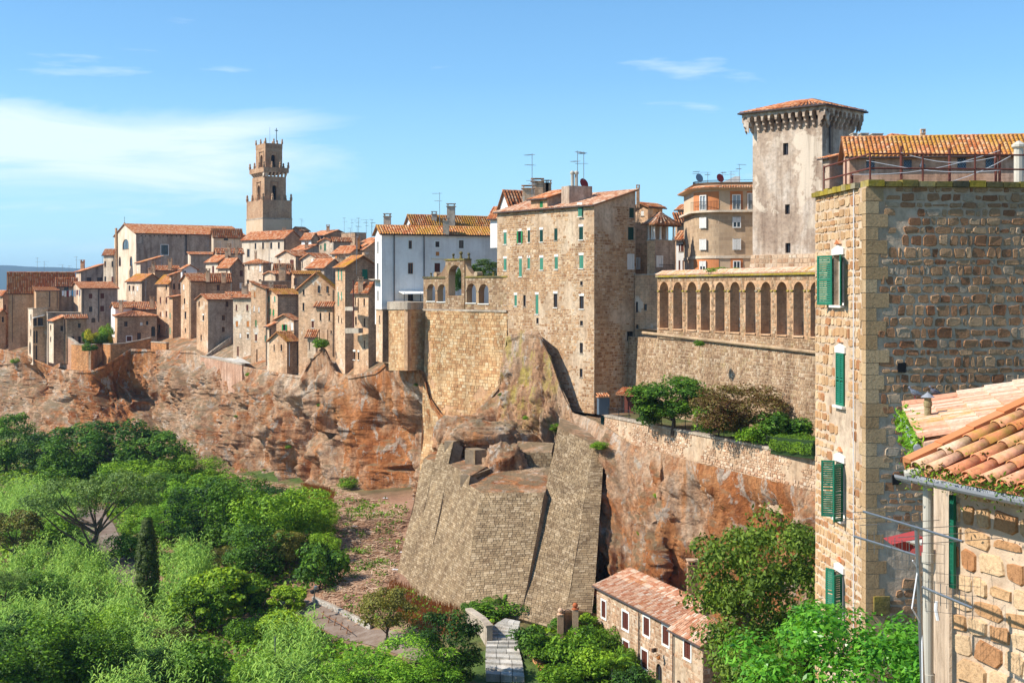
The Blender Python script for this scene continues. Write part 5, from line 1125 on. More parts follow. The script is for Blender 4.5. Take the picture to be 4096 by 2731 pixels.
# neighbouring house with the columned loggia
h = H('loggia_house', 'slim stone house with red roof beside the tower house', 'c4', 1676, 1808, 1960, 455, 1700, 146.5, A=48, roof='gR', ya=425, mat='tufo', cat='house', pitch=.3, wl=[(1733, 503, 1766, 555, 'w'), (1697, 1003, 1717, 1100, 'wS'), (1680, 1452, 1705, 1560), (1767, 1475, 1796, 1540)], wr=[(1895, 515, 1935, 550)], down=6, tile='tile_yellow', far=False, chim=[(1704, 420, -1, .35, 1.6)])
def porch():
    m = 'c5'; h = H('porch_tower', 'rough stone turret carrying an open porch with pale columns', m, 232, 312, 526, 808, 1700, 141.5, A=36, roof='flat', mat='tufo', mat_r='grey', wr=[(340, 985, 385, 1075, 'wS')], down=5)
    T = h.T; zt = h.ze + .1
    for t in (0.02, .32, .62, .96):
        p = h.C + h.r * (h.LR * t) + h.l * .15; mb = MB(); H_ = (kz(m, 648) - kz(m, 800)) * 141.5
        mb.lathe(Vector((p.x, p.y, zt)), [(.17, 0), (.17, .12), (.12, .18), (.10, H_ - .2), (.17, H_ - .08), (.17, H_)], 8); mb.build('column', 'lintel', T)
    for t in (.5, .95):
        p = h.C + h.l * (h.LL * t) + h.r * .15; mb = MB(); mb.lathe(Vector((p.x, p.y, zt)), [(.17, 0), (.12, .18), (.10, H_ - .2), (.17, H_)], 8); mb.build('column', 'lintel', T)
    c0 = h.C - h.r * .5 - h.l * .5; e = [c0, c0 + h.r * (h.LR + 1), c0 + h.r * (h.LR + 1) + h.l * (h.LL + 1), c0 + h.l * (h.LL + 1)]; zl = zt + H_ + .1; ap = h.C + h.r * h.LR * .5 + h.l * h.LL * .6
    e = [Vector((p.x, p.y, zl)) for p in e]; ap = Vector((ap.x, ap.y, zl + 1.3)); rf = roofslab(T, [(e[i], e[(i + 1) % 4], ap) for i in range(4)]); ORG['porch_roof'] = ORG[rf.name]; rf.name = 'porch_roof'
    lay_tiles(rf, [(e[i] + Z * .02, e[(i + 1) % 4] + Z * .02, ap + Z * .02, ap + Z * .02) for i in range(4)], 'tile_pale', .3, .4, 4, 3)
    for i in range(9):
        mb = MB(); p = e[0].lerp(e[1], (i + .5) / 9) - Z * .28; mb.box(p, h.r * .1, h.l * .6, Z * .14); mb.build('rafter', 'wood', T)
    bk = MB(); p = h.C + h.l * (h.LL * .9); bk.box(Vector((p.x, p.y, zt)), h.r * h.LR, h.l * .2, Z * H_); bk.build('back_wall', 'grey', T)
    # curved iron balcony
    b = MB(); p0 = h.at('r', 300, 1160, .0); b.box(p0, h.r * 2.0, h.nr * .9, Z * .12); b.build('balcony', 'concrete', T); ba = MB()
    for i in range(14):
        t = i / 13; q = p0 + h.r * (2.0 * t) + h.nr * .9; ba.path([q + Z * .12, q + Z * .4 + h.nr * .22, q + Z * .7 + h.nr * .12, q + Z * 1.0], .018, 4)
    ba.tube(p0 + h.nr * .9 + Z * 1.0, p0 + h.nr * .9 + h.r * 2 + Z * 1.0, .025); ba.build('railing', 'iron', T)
porch()
H('far_house', 'grey cube house with iron railing between porch and round building', 'c5', 550, 640, 735, 480, 700, 172, A=45, roof='gL', ya=440, mat='castle', wl=[(610, 500, 640, 552, 'w')], cat='house')
H('far_house', 'dark house with slanted red roof behind the porch', 'c5', 525, 545, 740, 600, 800, 162, A=20, roof='shR', ya=545, mat='tufo_dark', cat='house')
H('far_house', 'white house with brown shutters and grey metal roof edge', 'c5', 535, 632, 740, 795, 1140, 154, A=55, roof='gL', ya=720, mat='white', wl=[(562, 852, 578, 925, 'r'), (583, 848, 615, 925, 'r'), (560, 1020, 578, 1120, 'r'), (600, 1020, 616, 1120, 'r')], down=5)
H('far_house', 'narrow white house with tall maroon shutters beside round building', 'c5', 628, 640, 735, 845, 1140, 150, A=22, roof='shR', ya=820, mat='white', wr=[(660, 870, 690, 935, 'r'), (665, 1020, 690, 1120, 'r')], down=5)

# ---------------------------------------------------------------- round cornered apartment building
def round_building():
    m = 'c5'; Y = 142.0; pL = P(m, 731, 1000, Y); R = 3.0; zz = lambda y: kz(m, y) * (Y - 1)
    T = thing('round_building', 'round cornered apartment building with terracotta bands and balconies', 'building', Vector((pL.x + 8, Y + 2, -5)))
    # plan: straight west flank, quarter round, straight front drawn back a little from left to right
    cx, cy = pL.x + R, Y + 1.2; pts = [Vector((pL.x, cy + 8, 0))]
    for i in range(15):
        a = math.pi + (math.pi / 2 - .22) * i / 14; pts.append(Vector((cx + R * math.cos(a), cy + R * math.sin(a), 0)))
    d = Vector((math.cos(-.12), math.sin(-.12), 0)); pts.append(pts[-1] + d * 7.5); 
    def band(y0, y1, mat, name, off=0.0, sel=None, cap=False):
        mb = MB(); q = []
        for i, p in enumerate(pts):
            a = pts[max(i - 1, 0)]; b = pts[min(i + 1, len(pts) - 1)]; t = (b - a).normalized(); n = Vector((t.y, -t.x, 0)); q.append(p + n * off)
        rr = range(len(q) - 1) if sel is None else sel
        for i in rr:
            a, b = q[i], q[i + 1]; mb.quad(Vector((a.x, a.y, zz(y1))), Vector((b.x, b.y, zz(y1))), Vector((b.x, b.y, zz(y0))), Vector((a.x, a.y, zz(y0))))
            if cap or off:
                for y in (y0, y1): mb.quad(Vector((a.x, a.y, zz(y))), Vector((b.x, b.y, zz(y))), Vector((pts[i + 1].x, pts[i + 1].y + .02, zz(y))), Vector((pts[i].x, pts[i].y + .02, zz(y))))
        return mb.build(name, mat, T)
    band(235, 300, 'sand', 'wall'); band(300, 520, 'sand', 'wall'); band(520, 985, 'sandblock', 'wall'); band(985, 1260, 'sand', 'wall')
    cv = range(2, 15)
    band(304, 498, 'terracotta', 'terracotta_panel', .04, cv); band(1003, 1150, 'terracotta', 'terracotta_panel', .04, cv)
    band(500, 522, 'cream', 'balcony_slab', .55, None, True); band(972, 1000, 'cream', 'string_course', .12, None, True)
    # eaves with tiles, parapet, roof deck
    for i in range(1, len(pts) - 1):
        pass
    mb = MB(); tl = []
    q0 = []; q1 = []
    for i, p in enumerate(pts):
        a = pts[max(i - 1, 0)]; b = pts[min(i + 1, len(pts) - 1)]; t = (b - a).normalized(); n = Vector((t.y, -t.x, 0)); q0.append(p + n * .75 + Z * zz(272)); q1.append(p - n * .15 + Z * zz(246))
    for i in range(len(pts) - 1): mb.quad(q0[i], q0[i + 1], q1[i + 1], q1[i]); mb.quad(q0[i], q0[i + 1], Vector((pts[i + 1].x, pts[i + 1].y, zz(285))), Vector((pts[i].x, pts[i].y, zz(285))))
    ev = mb.build('eaves', 'sand', T); lay_tiles(ev, [(q0[i] + Z * .02, q0[i + 1] + Z * .02, q1[i + 1] + Z * .02, q1[i] + Z * .02) for i in range(len(pts) - 1)], 'tile_red', .26, .4, 4, 8)
    band(208, 246, 'sand', 'parapet', -.2)
    mb = MB(); mb.poly([Vector((p.x, p.y, zz(222))) for p in pts] + [Vector((pts[-1].x, pts[-1].y + 8, zz(222)))]); mb.build('roof', 'concrete', T)
    ra = MB(); zt = zz(185); zl = zz(212)
    for i in range(1, len(pts) - 1):
        for t in range(3 if i < 15 else 1): 
            p = pts[i].lerp(pts[i + 1], t / 3); ra.tube(Vector((p.x, p.y + .3, zl)), Vector((p.x, p.y + .3, zt)), .02, n=4)
        ra.tube(Vector((pts[i].x, pts[i].y + .3, zt)), Vector((pts[i + 1].x, pts[i + 1].y + .3, zt)), .025, n=4)
    ra.build('roof_railing', 'iron', T)
    # windows on the curve (centred at x=822) and on the flat front (x=1165, 1320)
    def winat(x, y0, y1, w, st, panel=None):
        k = kx(m, x); best = None
        for i in range(len(pts) - 1):
            a, b = pts[i], pts[i + 1]; den = (b.x - a.x) - k * (b.y - a.y); t = (k * a.y - a.x) / den if abs(den) > 1e-9 else -1
            if -1e-6 <= t <= 1.0001:
                p = a.lerp(b, t)
                if best is None or p.y < best[0].y: best = (p, (b - a).normalized())
        if not best: return
        p, t = best; n = Vector((t.y, -t.x, 0)); wd = w; pt = lambda s, z, o: Vector((p.x, p.y, z)) + t * s + n * o; za, zb = zz(y1), zz(y0)
        if panel:
            mb = MB(); mb.box(pt(-panel / 2, zz(498) if y0 < 600 else zz(1150), .005), t * panel, n * .05, Z * ((zz(304) - zz(498)) if y0 < 600 else zz(1003) - zz(1150))); mb.build('terracotta_panel', 'terracotta', T)
        f = MB(); fw = .1
        for (s, z, dw, dz) in ((-wd / 2, za, wd, fw), (-wd / 2, zb - fw, wd, fw), (-wd / 2, za + fw, fw, zb - za - 2 * fw), (wd / 2 - fw, za + fw, fw, zb - za - 2 * fw), (-.04, za + fw, .08, zb - za - 2 * fw)):
            f.box(pt(s, z, .06), t * dw, n * .10, Z * dz)
        wo = f.build('window', 'frame_white', T); g = MB(); g.quad(pt(-wd / 2, za, .07), pt(wd / 2, za, .07), pt(wd / 2, zb, .07), pt(-wd / 2, zb, .07)); g.build('pane', 'glass_pale' if 'p' in st else 'glass', wo)
        if st[0] in 'bh':
            fr = 1.0 if st[0] == 'b' else .5; g = MB(); zs = zb - (zb - za) * fr; ns = max(4, int(fr * 14))
            for q in range(ns): g.box(pt(-wd / 2 + .08, zs + (zb - zs) * q / ns + .01, .1), t * (wd - .16), n * .06, Z * ((zb - zs) / ns - .015))
            g.build('roller_blind', 'frame_white', wo)
    winat(822, 338, 498, .95, 'p'); winat(1165, 338, 500, .92, 'p', 1.35); winat(1318, 325, 500, .8, 'p', .9)
    winat(822, 570, 685, .95, 'b'); winat(1168, 570, 685, .9, 'h'); winat(822, 797, 912, .95, 'b'); winat(1168, 797, 915, .9, 'b'); winat(820, 1025, 1140, .9, 'h'); winat(1168, 1025, 1120, .8, 'x', 1.3)
    for xs, w in (((735, 975), 0), ((1100, 1228), 0), ((1300, 1330), 0)):
        mb = MB(); n_ = max(5, int((xs[1] - xs[0]) / 9)); last = None
        for i in range(n_ + 1):
            x = xs[0] + (xs[1] - xs[0]) * i / n_; k = kx(m, x); best = None
            for j in range(len(pts) - 1):
                a, b = pts[j], pts[j + 1]; den = (b.x - a.x) - k * (b.y - a.y); t = (k * a.y - a.x) / den if abs(den) > 1e-9 else -1
                if 0 <= t <= 1:
                    p = a.lerp(b, t); tt = (b - a).normalized()
                    if best is None or p.y < best[0].y: best = (p, tt)
            if not best: continue
            p, tt = best; n = Vector((tt.y, -tt.x, 0)); p = p + n * .5; q = Vector((p.x, p.y, zz(500))); mb.tube(q, q + Z * .95, .016, n=4)
            if last: mb.tube(last + Z * .95, q + Z * .95, .022, n=4)
            last = q
        mb.build('balcony_railing', 'iron', T)
    for x, y, hh in ((765, 190, 1.1), (865, 200, 1.1), (1022, 195, 1.0), (1108, 200, 1.2), (1195, 190, 1.9)): antenna(P(m, x, y, Y + 4), hh, 'thin aerial on the flat roof of the round building', 1.0, 'aerials on the round building')
    mb = MB(); a = P(m, 1000, 212, Y + 5); b = P(m, 1205, 140, Y + 5); mb.prism([a, Vector((b.x, b.y, a.z)), b + Vector((0, 0, 0)), b - Vector((.6, 0, .02))], (0, 1.5, 0)); o = mb.build('rooftop_shed', 'white'); tag(o, 'white wedge shaped roof shed with pink edge on round building', 'shed')
    for x, c in ((768, 'metal'), (985, 'red_fabric')):
        p = P(m, x, 165, Y + 3); mb = MB(); mb.lathe(Vector(), [(.05, 0), (.35, .08), (.5, .2)], 12); o = mb.build('satellite_dish', c, None, (0, 0, 0)); o.location = p; o.rotation_euler = (1.3, 0, .5); tag(o, ('grey' if c == 'metal' else 'red') + ' satellite dish on the parapet of round building', 'satellite dish')
round_building()

# ---------------------------------------------------------------- castle tower and wing
def castle():
    m = 'c6'; Y = 129.0; A = math.radians(46); r = Vector((math.cos(A), math.sin(A), 0)); l = Vector((-math.sin(A), math.cos(A), 0)); C = Vector((kx(m, 1355) * Y, Y, 0))
    so = lambda d, k: (k * C.y - C.x) / (d.x - k * d.y); LL, LR = so(l, kx(m, 385)), so(r, kx(m, 1785)); zz = lambda y: kz(m, y) * Y; zf = lambda mm, y: kz(mm, y) * Y
    T = thing('castle_tower', 'castle tower with machicolated crown and streaked grey plaster', 'tower', Vector((C.x, C.y, -9)) + l * LL / 2 + r * LR / 2)
    zt = zz(262); zc = zz(480)
    W_ = []
    for (mm, x0, y0, x1, y1) in ((m, 808, 772, 882, 938), ('c5', 1672, 435, 1722, 537), ('c5', 1676, 838, 1730, 942)):
        t0, t1 = sorted(((kx(mm, x) * C.y - C.x) / (l.x - kx(mm, x) * l.y)) for x in (x0, x1)); yc = C.y + l.y * (t0 + t1) / 2; W_.append((t0, kz(mm, y1) * yc, t1, kz(mm, y0) * yc))
    zbase = zf('c5', 948)
    for O, d, L, n, hs in ((C, l, LL, -r, W_), (C, r, LR, -l, []), (C + l * LL, r, LR, l, []), (C + r * LR, l, LL, r, [])):
        mb = MB(); wall_face(mb, O, d, L, zbase, zc + .4, [w + (0,) for w in hs], n, .35); mb.build('shaft', 'castle', T)
    for i, w in enumerate(W_): window(T, C - (-r) * .14, l, -r, *w, 'S' if i == 1 else 'd', False)
    # battered foot of bare stone
    k = 1.03; c2 = C + (l * LL + r * LR) * (-.03) * .5; f = MB()
    q = [c2, c2 + r * LR * k, c2 + r * LR * k + l * LL * k, c2 + l * LL * k]; base = [Vector((p.x, p.y, zbase - 6)) + ((p - (C + l * LL / 2 + r * LR / 2)).normalized() * .8).to_3d() for p in q]; tp = [Vector((p.x, p.y, zbase)) for p in q]
    for i in range(4): f.quad(base[i], base[(i + 1) % 4], tp[(i + 1) % 4], tp[i])
    f.poly(tp); fo = f.build('battered_base', 'mortar_warm', T)
    lay(stones((base[3], base[0], tp[0], tp[3]), .38, .55, .04, .03, seed=4), fo, 'stone_cottage'); lay(stones((base[0], base[1], tp[1], tp[0]), .38, .55, .04, .03, seed=5), fo, 'stone_cottage')
    # crown on corbels
    o = .78; zr0 = zz(470); zr1 = zz(255)
    for O, d, L, n, N in ((C, l, LL, -r, 12), (C, r, LR, -l, 9), (C + l * LL, r, LR, l, 9), (C + r * LR, l, LL, r, 12)):
        E = L + 2 * o; Oo = O - d * o + n * o; st = E / N; ra = st * .34; mb = MB(); z_sp = zz(345); pt = lambda s, z, off: Vector((Oo.x, Oo.y, z)) + d * s - n * off
        for i in range(N):
            c = (i + .5) * st; k_ = 8; arc = [(c - ra * math.cos(math.pi * j / k_), z_sp + ra * math.sin(math.pi * j / k_)) for j in range(k_ + 1)]
            for s0, s1 in ((i * st, c - ra), (c + ra, (i + 1) * st)): mb.quad(pt(s0, z_sp - .1, 0), pt(s1, z_sp - .1, 0), pt(s1, zr1, 0), pt(s0, zr1, 0))
            for (xa, za), (xb, zb) in zip(arc[:-1], arc[1:]):
                mb.quad(pt(xa, za, 0), pt(xb, zb, 0), pt(xb, zr1, 0), pt(xa, zr1, 0)); mb.quad(pt(xa, za, 0), pt(xb, zb, 0), pt(xb, zb, o), pt(xa, za, o))
            for s in (c - ra, c + ra): mb.quad(pt(s, z_sp - .1, 0), pt(s, z_sp, 0), pt(s, z_sp, o), pt(s, z_sp - .1, o))
        mb.build('crown_wall', 'castle', T)
        for i in range(N + 1):
            s = i * st; w = st * .30; cb = MB(); a0 = max(s - w / 2, 0.0); a1 = min(s + w / 2, E)
            prof = [(0, z_sp - .1), (0, z_sp - .3), (.25, z_sp - .45), (.25, z_sp - .7), (.5, z_sp - .9), (.5, z_sp - 1.15), (.8, z_sp - 1.45), (.8, z_sp - .1)]
            cb.prism([pt(a0, z, off) for off, z in prof], d * (a1 - a0)); cb.build('corbel', 'castle', T)
    e = 1.08; cs = [C - l * e - r * e, C + r * (LR + e) - l * e, C + r * (LR + e) + l * (LL + e), C + l * (LL + e) - r * e]; zl = zr1 + .02
    cs = [Vector((p.x, p.y, zl)) for p in cs]; cn = sum(cs, Vector()) / 4; rd = (LL - LR) / 2; ra_, rb_ = cn - l * rd, cn + l * rd; ap = zz(150) * 1.04 + .2
    ra_.z = rb_.z = cs[0].z + 1.25
    rf = roofslab(T, [(cs[0], cs[1], ra_), (cs[1], cs[2], rb_, ra_), (cs[2], cs[3], rb_), (cs[3], cs[0], ra_, rb_)], 'pipe_dark')
    lay_tiles(rf, [(cs[0] + Z * .03, cs[1] + Z * .03, ra_ + Z * .03, ra_ + Z * .03), (cs[3] + Z * .03, cs[0] + Z * .03, ra_ + Z * .03, rb_ + Z * .03)], 'tile_red', .3, .45, 4, 31)
    g = MB(); 
    for a, b in zip(cs, cs[1:] + cs[:1]): g.tube(a - Z * .05, b - Z * .05, .09)
    g.build('gutter', 'pipe_dark', T)
    pipe(T, [C + r * 1.2 - l * .15 + Z * zz(430), C + r * 1.2 - l * .15 + Z * zz(900)], .09, 'pipe_dark')
    # wing
    h = H('castle_wing', 'long castle wing with lichened orange roof and grilled windows', 'c8', 300, 345, 1900, 468, 720, 112, A=-8, roof='gR', ya=352, mat='pinkish', cat='building', tile='tile_lichen', pitch=.36, tl=.42, ov=.45, indiv=300,
          wr=[(462, 505, 520, 575), (722, 502, 778, 572), (1097, 487, 1158, 562), (1293, 482, 1350, 555)], down=6, far=False, chim=[(856, 385, 3, .35, .8)])
    for (x0, y0, x1, y1) in ((462, 505, 520, 575), (722, 502, 778, 572), (1097, 487, 1158, 562), (1293, 482, 1350, 555)):
        g = MB(); a = h.at('r', x0, y1, .05); b = h.at('r', x1, y0, .05); dx = b.x - a.x; dz = b.z - a.z
        for i in range(-3, 6):
            for sg in (1, -1):
                s0, s1 = max(0, min(1, i / 5)), max(0, min(1, (i + 3) / 5)); t0, t1 = (s0 * 5 - i) / 3, (s1 * 5 - i) / 3
                if s1 > s0: g.tube(h.at('r', x0 + (x1 - x0) * s0, y1 + (y0 - y1) * (t0 if sg > 0 else 1 - t0), .06), h.at('r', x0 + (x1 - x0) * s1, y1 + (y0 - y1) * (t1 if sg > 0 else 1 - t1), .06), .015, n=3)
        g.build('window_grille', 'metal', h.T)
    H('wing_link', 'short stone link with stepped red eave between tower and wing', 'c8', 158, 205, 350, 488, 760, 118, A=20, roof='shL', ya=455, mat='castle', tile='tile_red', cat='building', wl=[(163, 550, 176, 582)], pitch=.3, down=6)
    H('hip_house', 'small pale orange hip roof peeping over the castle wing', 'c8', 575, 640, 800, 358, 420, 122, A=30, roof='hip', ya=328, mat='cream', pitch=.3, down=6, cat='building')
    for x0, x1, y in ((370, 397, 322), (425, 478, 322), (505, 577, 325)):
        mb = MB(); a = P('c8', x0, 372, 124); b = P('c8', x1, 372, 124); mb.box(a - Z * 2, (b - a), (0, 1.2, 0), Z * ((372 - y) / 6.969 / F * 124 + 2)); mb.box(a + Z * ((372 - y) / 6.969 / F * 124) - Vector((.06, .06, -.004)), (b - a) + Vector((.12, 0, 0)), (0, 1.32, 0), Z * .1); o_ = mb.build('merlon', 'concrete'); tag(o_, 'stubby mossy stone merlon behind the castle wing roof', 'merlon', 'merlons behind the castle wing')
castle()

# ---------------------------------------------------------------- aqueduct arcade, its retaining wall and the road
def arcade():
    R0 = Vector((25.9, 109.2, 0)); Ld = Vector((15.35, 135.3, 0)) - R0; L = Ld.length; d = Ld.normalized(); n = Vector((-d.y, d.x, 0)); n = n if n.x < 0 else -n
    m = 'c5'; sx = lambda x: line_s(m, x, R0, d); O = R0 - d * 3.0
    T = thing('arcade', 'stone aqueduct arcade with tall round arches and tiled coping', 'arcade', Vector((20, 122, -14)))
    zs, zp, z1 = -3.9, .15, 1.55; ops = []
    for xc, w in ((408, 95), (552, 96), (700, 98), (840, 96), (992, 98), (1150, 104), (1312, 106), (1472, 106), (1640, 108), (1815, 110), (1995, 112)):
        a, b = sorted((sx(xc - w / 2), sx(xc + w / 2))); ops.append((a + 3, b + 3, zs, zp - (b - a) * .12))
    LL = L + 3.0 + .5
    zt = lambda s: 1.55 + .1 * s / LL
    wo = arcwall(T, O, d, LL, -5.0, 1.55, 1.05, n, ops, 'ochre', 'arched_wall')
    pa = [O + d * LL + Z * -5, O + Z * -5, O + Z * 1.55, O + d * LL + Z * 1.55]
    lay(stones(pa, .26, .36, .03, .03, [(1 - h[2], h[1], 1 - h[0], h[3]) for h in arch_free(ops, -5.0, LL, 6.55)], seed=21), wo, 'stone_arcade')
    c = MB(); c.prism([O + n * .25 + Z * 1.56, O - n * .6 + Z * 2.0, O - n * 1.5 + Z * 1.6], d * LL); co = c.build('coping', 'tile_pink', T)
    lay_tiles(co, [(O + d * LL + n * .26 + Z * 1.58, O + n * .26 + Z * 1.58, O - n * .6 + Z * 2.02, O + d * LL - n * .6 + Z * 2.02)], 'tile_pink', .3, .5, 3, 5)
    c = MB(); c.box(O + n * .22 + Z * 1.36, d * LL, -n * .2, Z * .18); c.build('mossy_edge', 'moss_stone', T)
    for a, b, _, zpp in ops:
        c = MB(); 
        for s in (a - .35, b): c.box(O + d * s + n * .1 + Z * (zpp - .06), d * .35, -n * .4, Z * .14)
        c.build('impost', 'moss_stone', T)
        g = MB()
        for i in range(9): g.tube(O + d * (a + (b - a) * (i + .5) / 9) - n * .9 + Z * zs, O + d * (a + (b - a) * (i + .5) / 9) - n * .9 + Z * (zs + 1.15), .015, n=4)
        g.tube(O + d * a - n * .9 + Z * (zs + 1.15), O + d * b - n * .9 + Z * (zs + 1.15), .02, n=4); g.build('railing', 'iron', T)
        g = MB(); g.box(O + d * (a - .05) + n * .12 + Z * (zs - .14), d * (b - a + .1), -n * .5, Z * .136); g.build('sill', 'ochre', T)
    # retaining wall down to the garden
    Wt = thing('retaining_wall', 'broad stone retaining wall with string course below the arcade', 'wall', Vector((19, 120, -15)))
    c = MB(); q = [O - d * 40 - n * .15 + Z * -5.02, O + d * (LL + 7) - n * .15 + Z * -5.02, O + d * (LL + 7) + n * .35 + Z * -15, O - d * 40 + n * .35 + Z * -15]; c.prism([q[0] , q[1], q[2], q[3]], -n * .8); w = c.build('wall', 'mortar_warm', Wt)
    lay(stones((q[2], q[3], q[0], q[1]), .27, .38, .035, .035, seed=22), w, 'stone_arcade')
    c = MB(); c.tube(O + n * .05 + Z * -5.3, O + d * (LL + 3) + n * .1 + Z * -4.5, .16, n=8); c.build('string_course', 'stone_arcade', Wt)
    # road behind the arches
    c = MB(); c.poly([O - n * .2 + Z * -4.2 + d * -40, O - n * .2 + Z * -4.2, O - n * 1.0 + Z * -4.2, O - n * 1.0 + Z * -4.2 + d * (LL + 10), O - n * 60 + Z * -4.2 + d * (LL + 10), O - n * 60 + Z * -4.2 - d * 40]); tag(c.build('road', 'asphalt'), kind='structure')
    return O, d, n, LL
AO, AD, AN, AL = arcade()
H('corner_wall', 'sunlit stone wall with small windows linking arcade and tower house', 'c4', 1672, 1935, 1985, 1165, 2330, 141, A=60, roof='flat', mat='tufo', cat='wall', wl=[(1680, 1452, 1705, 1562), (1768, 1475, 1797, 1540), (1683, 1690, 1710, 1730)], down=2, far=False)
# strollers and traffic seen through the arches
def person(p, h=1.7, rz=0.0, shirt='pink_cloth', label='person in pink shirt walking behind the arcade'):
    T = thing('person', label, 'person', p)
    def skin(name, nodes, edges, mat):
        me = bpy.data.meshes.new(name); me.from_pydata([n_[:3] for n_ in nodes], edges, []); ob = link(name, me, mat, T)
        md = ob.modifiers.new('skin', 'SKIN'); sv = me.skin_vertices[0].data
        for i, n_ in enumerate(nodes): sv[i].radius = (n_[3], n_[3] * (n_[4] if len(n_) > 4 else 1))
        sv[0].use_root = True; ob.modifiers.new('sub', 'SUBSURF').levels = 1; ob.modifiers['sub'].render_levels = 1
        for f in me.polygons: f.use_smooth = True
        return ob
    s = h / 1.7
    N = [(0, 0, .92, .13, .8), (0, 0, 1.15, .13, .75), (0, 0, 1.38, .15, .7), (0, 0, 1.48, .06), (0, .01, 1.56, .09, 1.1), (0, .02, 1.64, .085, 1.15), (0, .01, 1.72, .05),
         (.18, 0, 1.40, .055), (.25, .03, 1.14, .045), (.24, .14, .92, .036), (-.18, 0, 1.40, .055), (-.25, -.03, 1.14, .045), (-.24, .05, .92, .036),
         (.09, 0, .86, .085), (.10, .16, .50, .062), (.10, .14, .09, .045), (.10, .27, .04, .04), (-.09, 0, .86, .085), (-.10, -.02, .50, .062), (-.10, -.24, .12, .045), (-.10, -.12, .05, .04)]
    E = [(0, 1), (1, 2), (2, 3), (3, 4), (4, 5), (5, 6), (2, 7), (7, 8), (8, 9), (2, 10), (10, 11), (11, 12), (0, 13), (13, 14), (14, 15), (15, 16), (0, 17), (17, 18), (18, 19), (19, 20)]
    N = [tuple(v * s for v in n_[:3]) + n_[3:] for n_ in N]
    b = skin('body', N, E, 'skin')
    sh = [(0, 0, .95, .15, .8), (0, 0, 1.15, .148, .78), (0, 0, 1.40, .165, .72), (.19, 0, 1.40, .07), (.24, .02, 1.2, .06), (-.19, 0, 1.40, .07), (-.24, -.02, 1.2, .06)]
    skin('shirt', sh, [(0, 1), (1, 2), (2, 3), (3, 4), (2, 5), (5, 6)], shirt)
    tr = [(0, 0, .93, .145, .8), (.09, 0, .84, .1), (.10, .16, .50, .078), (.10, .145, .14, .06), (-.09, 0, .84, .1), (-.10, -.02, .50, .078), (-.10, -.22, .17, .06)]
    skin('trousers', tr, [(0, 1), (1, 2), (2, 3), (0, 4), (4, 5), (5, 6)], 'denim')
    hm = MB(); hm.lathe(Vector(p) + Z * 1.6 * s + Vector((0, -.015, 0)), [(.10, 0), (.115, .07), (.10, .14), (.05, .18)], 8); hm.build('hair', 'frame_dark', T)
    T.rotation_euler = (0, 0, rz); return T
def on_road(x, off, m='c5'):
    q = AO - AN * (1.3 + off); s = line_s(m, x, q, AD); p = q + AD * s; return Vector((p.x, p.y, -4.19))
person(on_road(592, 1.2), 1.7, .6)
person(on_road(738, 1.6), 1.72, 2.0, 'denim', 'person in dark blue shirt walking past a farther arch')
def vehicle(p, rz, L, wd, hh, mat, label, van):
    T = thing('van' if van else 'parked_car', label, 'van' if van else 'car', p); x = Vector((math.cos(rz), math.sin(rz), 0)); y = Vector((-x.y, x.x, 0)); p = Vector(p)
    pr = [(-.5, .25), (.5, .25), (.5, .55), (.47, .62), (.40, .66), (.34, 1.0), (-.5, 1.0)] if van else [(-.5, .2), (.5, .2), (.5, .48), (.3, .58), (.16, .95), (-.25, 1.0), (-.42, .62), (-.5, .56)]
    b = MB(); b.prism([p + x * (u * L) + Z * (v * hh) - y * wd / 2 for u, v in pr], y * wd); b.build('body', mat, T)
    for s in (-1, 1):
        g = MB(); w = [(.36, .68), (.32, .92), (.16, .92), (.16, .68)] if van else [(.26, .62), (.13, .90), (-.22, .93), (-.36, .64)]
        g.prism([p + x * (u * L) + Z * (v * hh) + y * (s * (wd / 2 + .006)) for u, v in w], y * (s * .01)); g.build('side_window', 'glass', T)
        for u in (-.31, .31):
            t = MB(); c = p + x * (u * L) + Z * .32 + y * (s * (wd / 2 - .1)); t.tube(c - y * .1, c + y * .12, .32, n=14); wl = t.build('wheel', 'rubber', T)
            t = MB(); t.tube(c + y * (s * .1), c + y * (s * .135), .19, n=10); t.build('rim', 'metal', wl)
    g = MB(); w = [(.473, .63), (.405, .67), (.35, .95)] if van else [(.3, .6), (.165, .92)]
    a, c = w[0], w[-1]; g.quad(*[p + x * (u * L + .02) + Z * (v * hh + .01) + y * (s * wd * .42) for u, v, s in ((a[0], a[1], -1), (a[0], a[1], 1), (c[0], c[1], 1), (c[0], c[1], -1))]); g.build('windscreen', 'glass', T)
    for s in (-1, 1):
        t = MB(); t.cbox(p + x * (L * .5) + Z * (hh * .4) + y * (s * wd * .36), x * .02, y * .16, Z * .09); t.build('headlight', 'plastic_white', T)
    return T
ra = math.atan2(AD.y, AD.x)
vehicle(on_road(915, 3.2), ra, 5.6, 2.0, 2.6, 'van_white', 'white van with red lettering parked behind the arcade', True)
vehicle(on_road(1215, 3.0), ra, 4.2, 1.75, 1.5, 'car_blue', 'light blue car parked behind the arcade', False)
tx = bpy.data.curves.new('lettering', 'FONT'); tx.body = 'VA'; tx.size = .95; tx.extrude = .01
van = [o for o in bpy.data.objects if o.name.startswith('van') and o.get('category') == 'van'][0]
_t = bpy.data.objects.new('lettering', tx); COL.objects.link(_t); _me = bpy.data.meshes.new_from_object(_t.evaluated_get(bpy.context.evaluated_depsgraph_get())); bpy.data.objects.remove(_t); bpy.data.curves.remove(tx)
_me.materials.clear(); _o = link('lettering', _me, 'red_fabric', van)
_o.rotation_euler = (math.radians(90), 0, ra + math.pi); _o.location = -Vector(AN) * -1.03 + AD * .2 + Z * 1.55
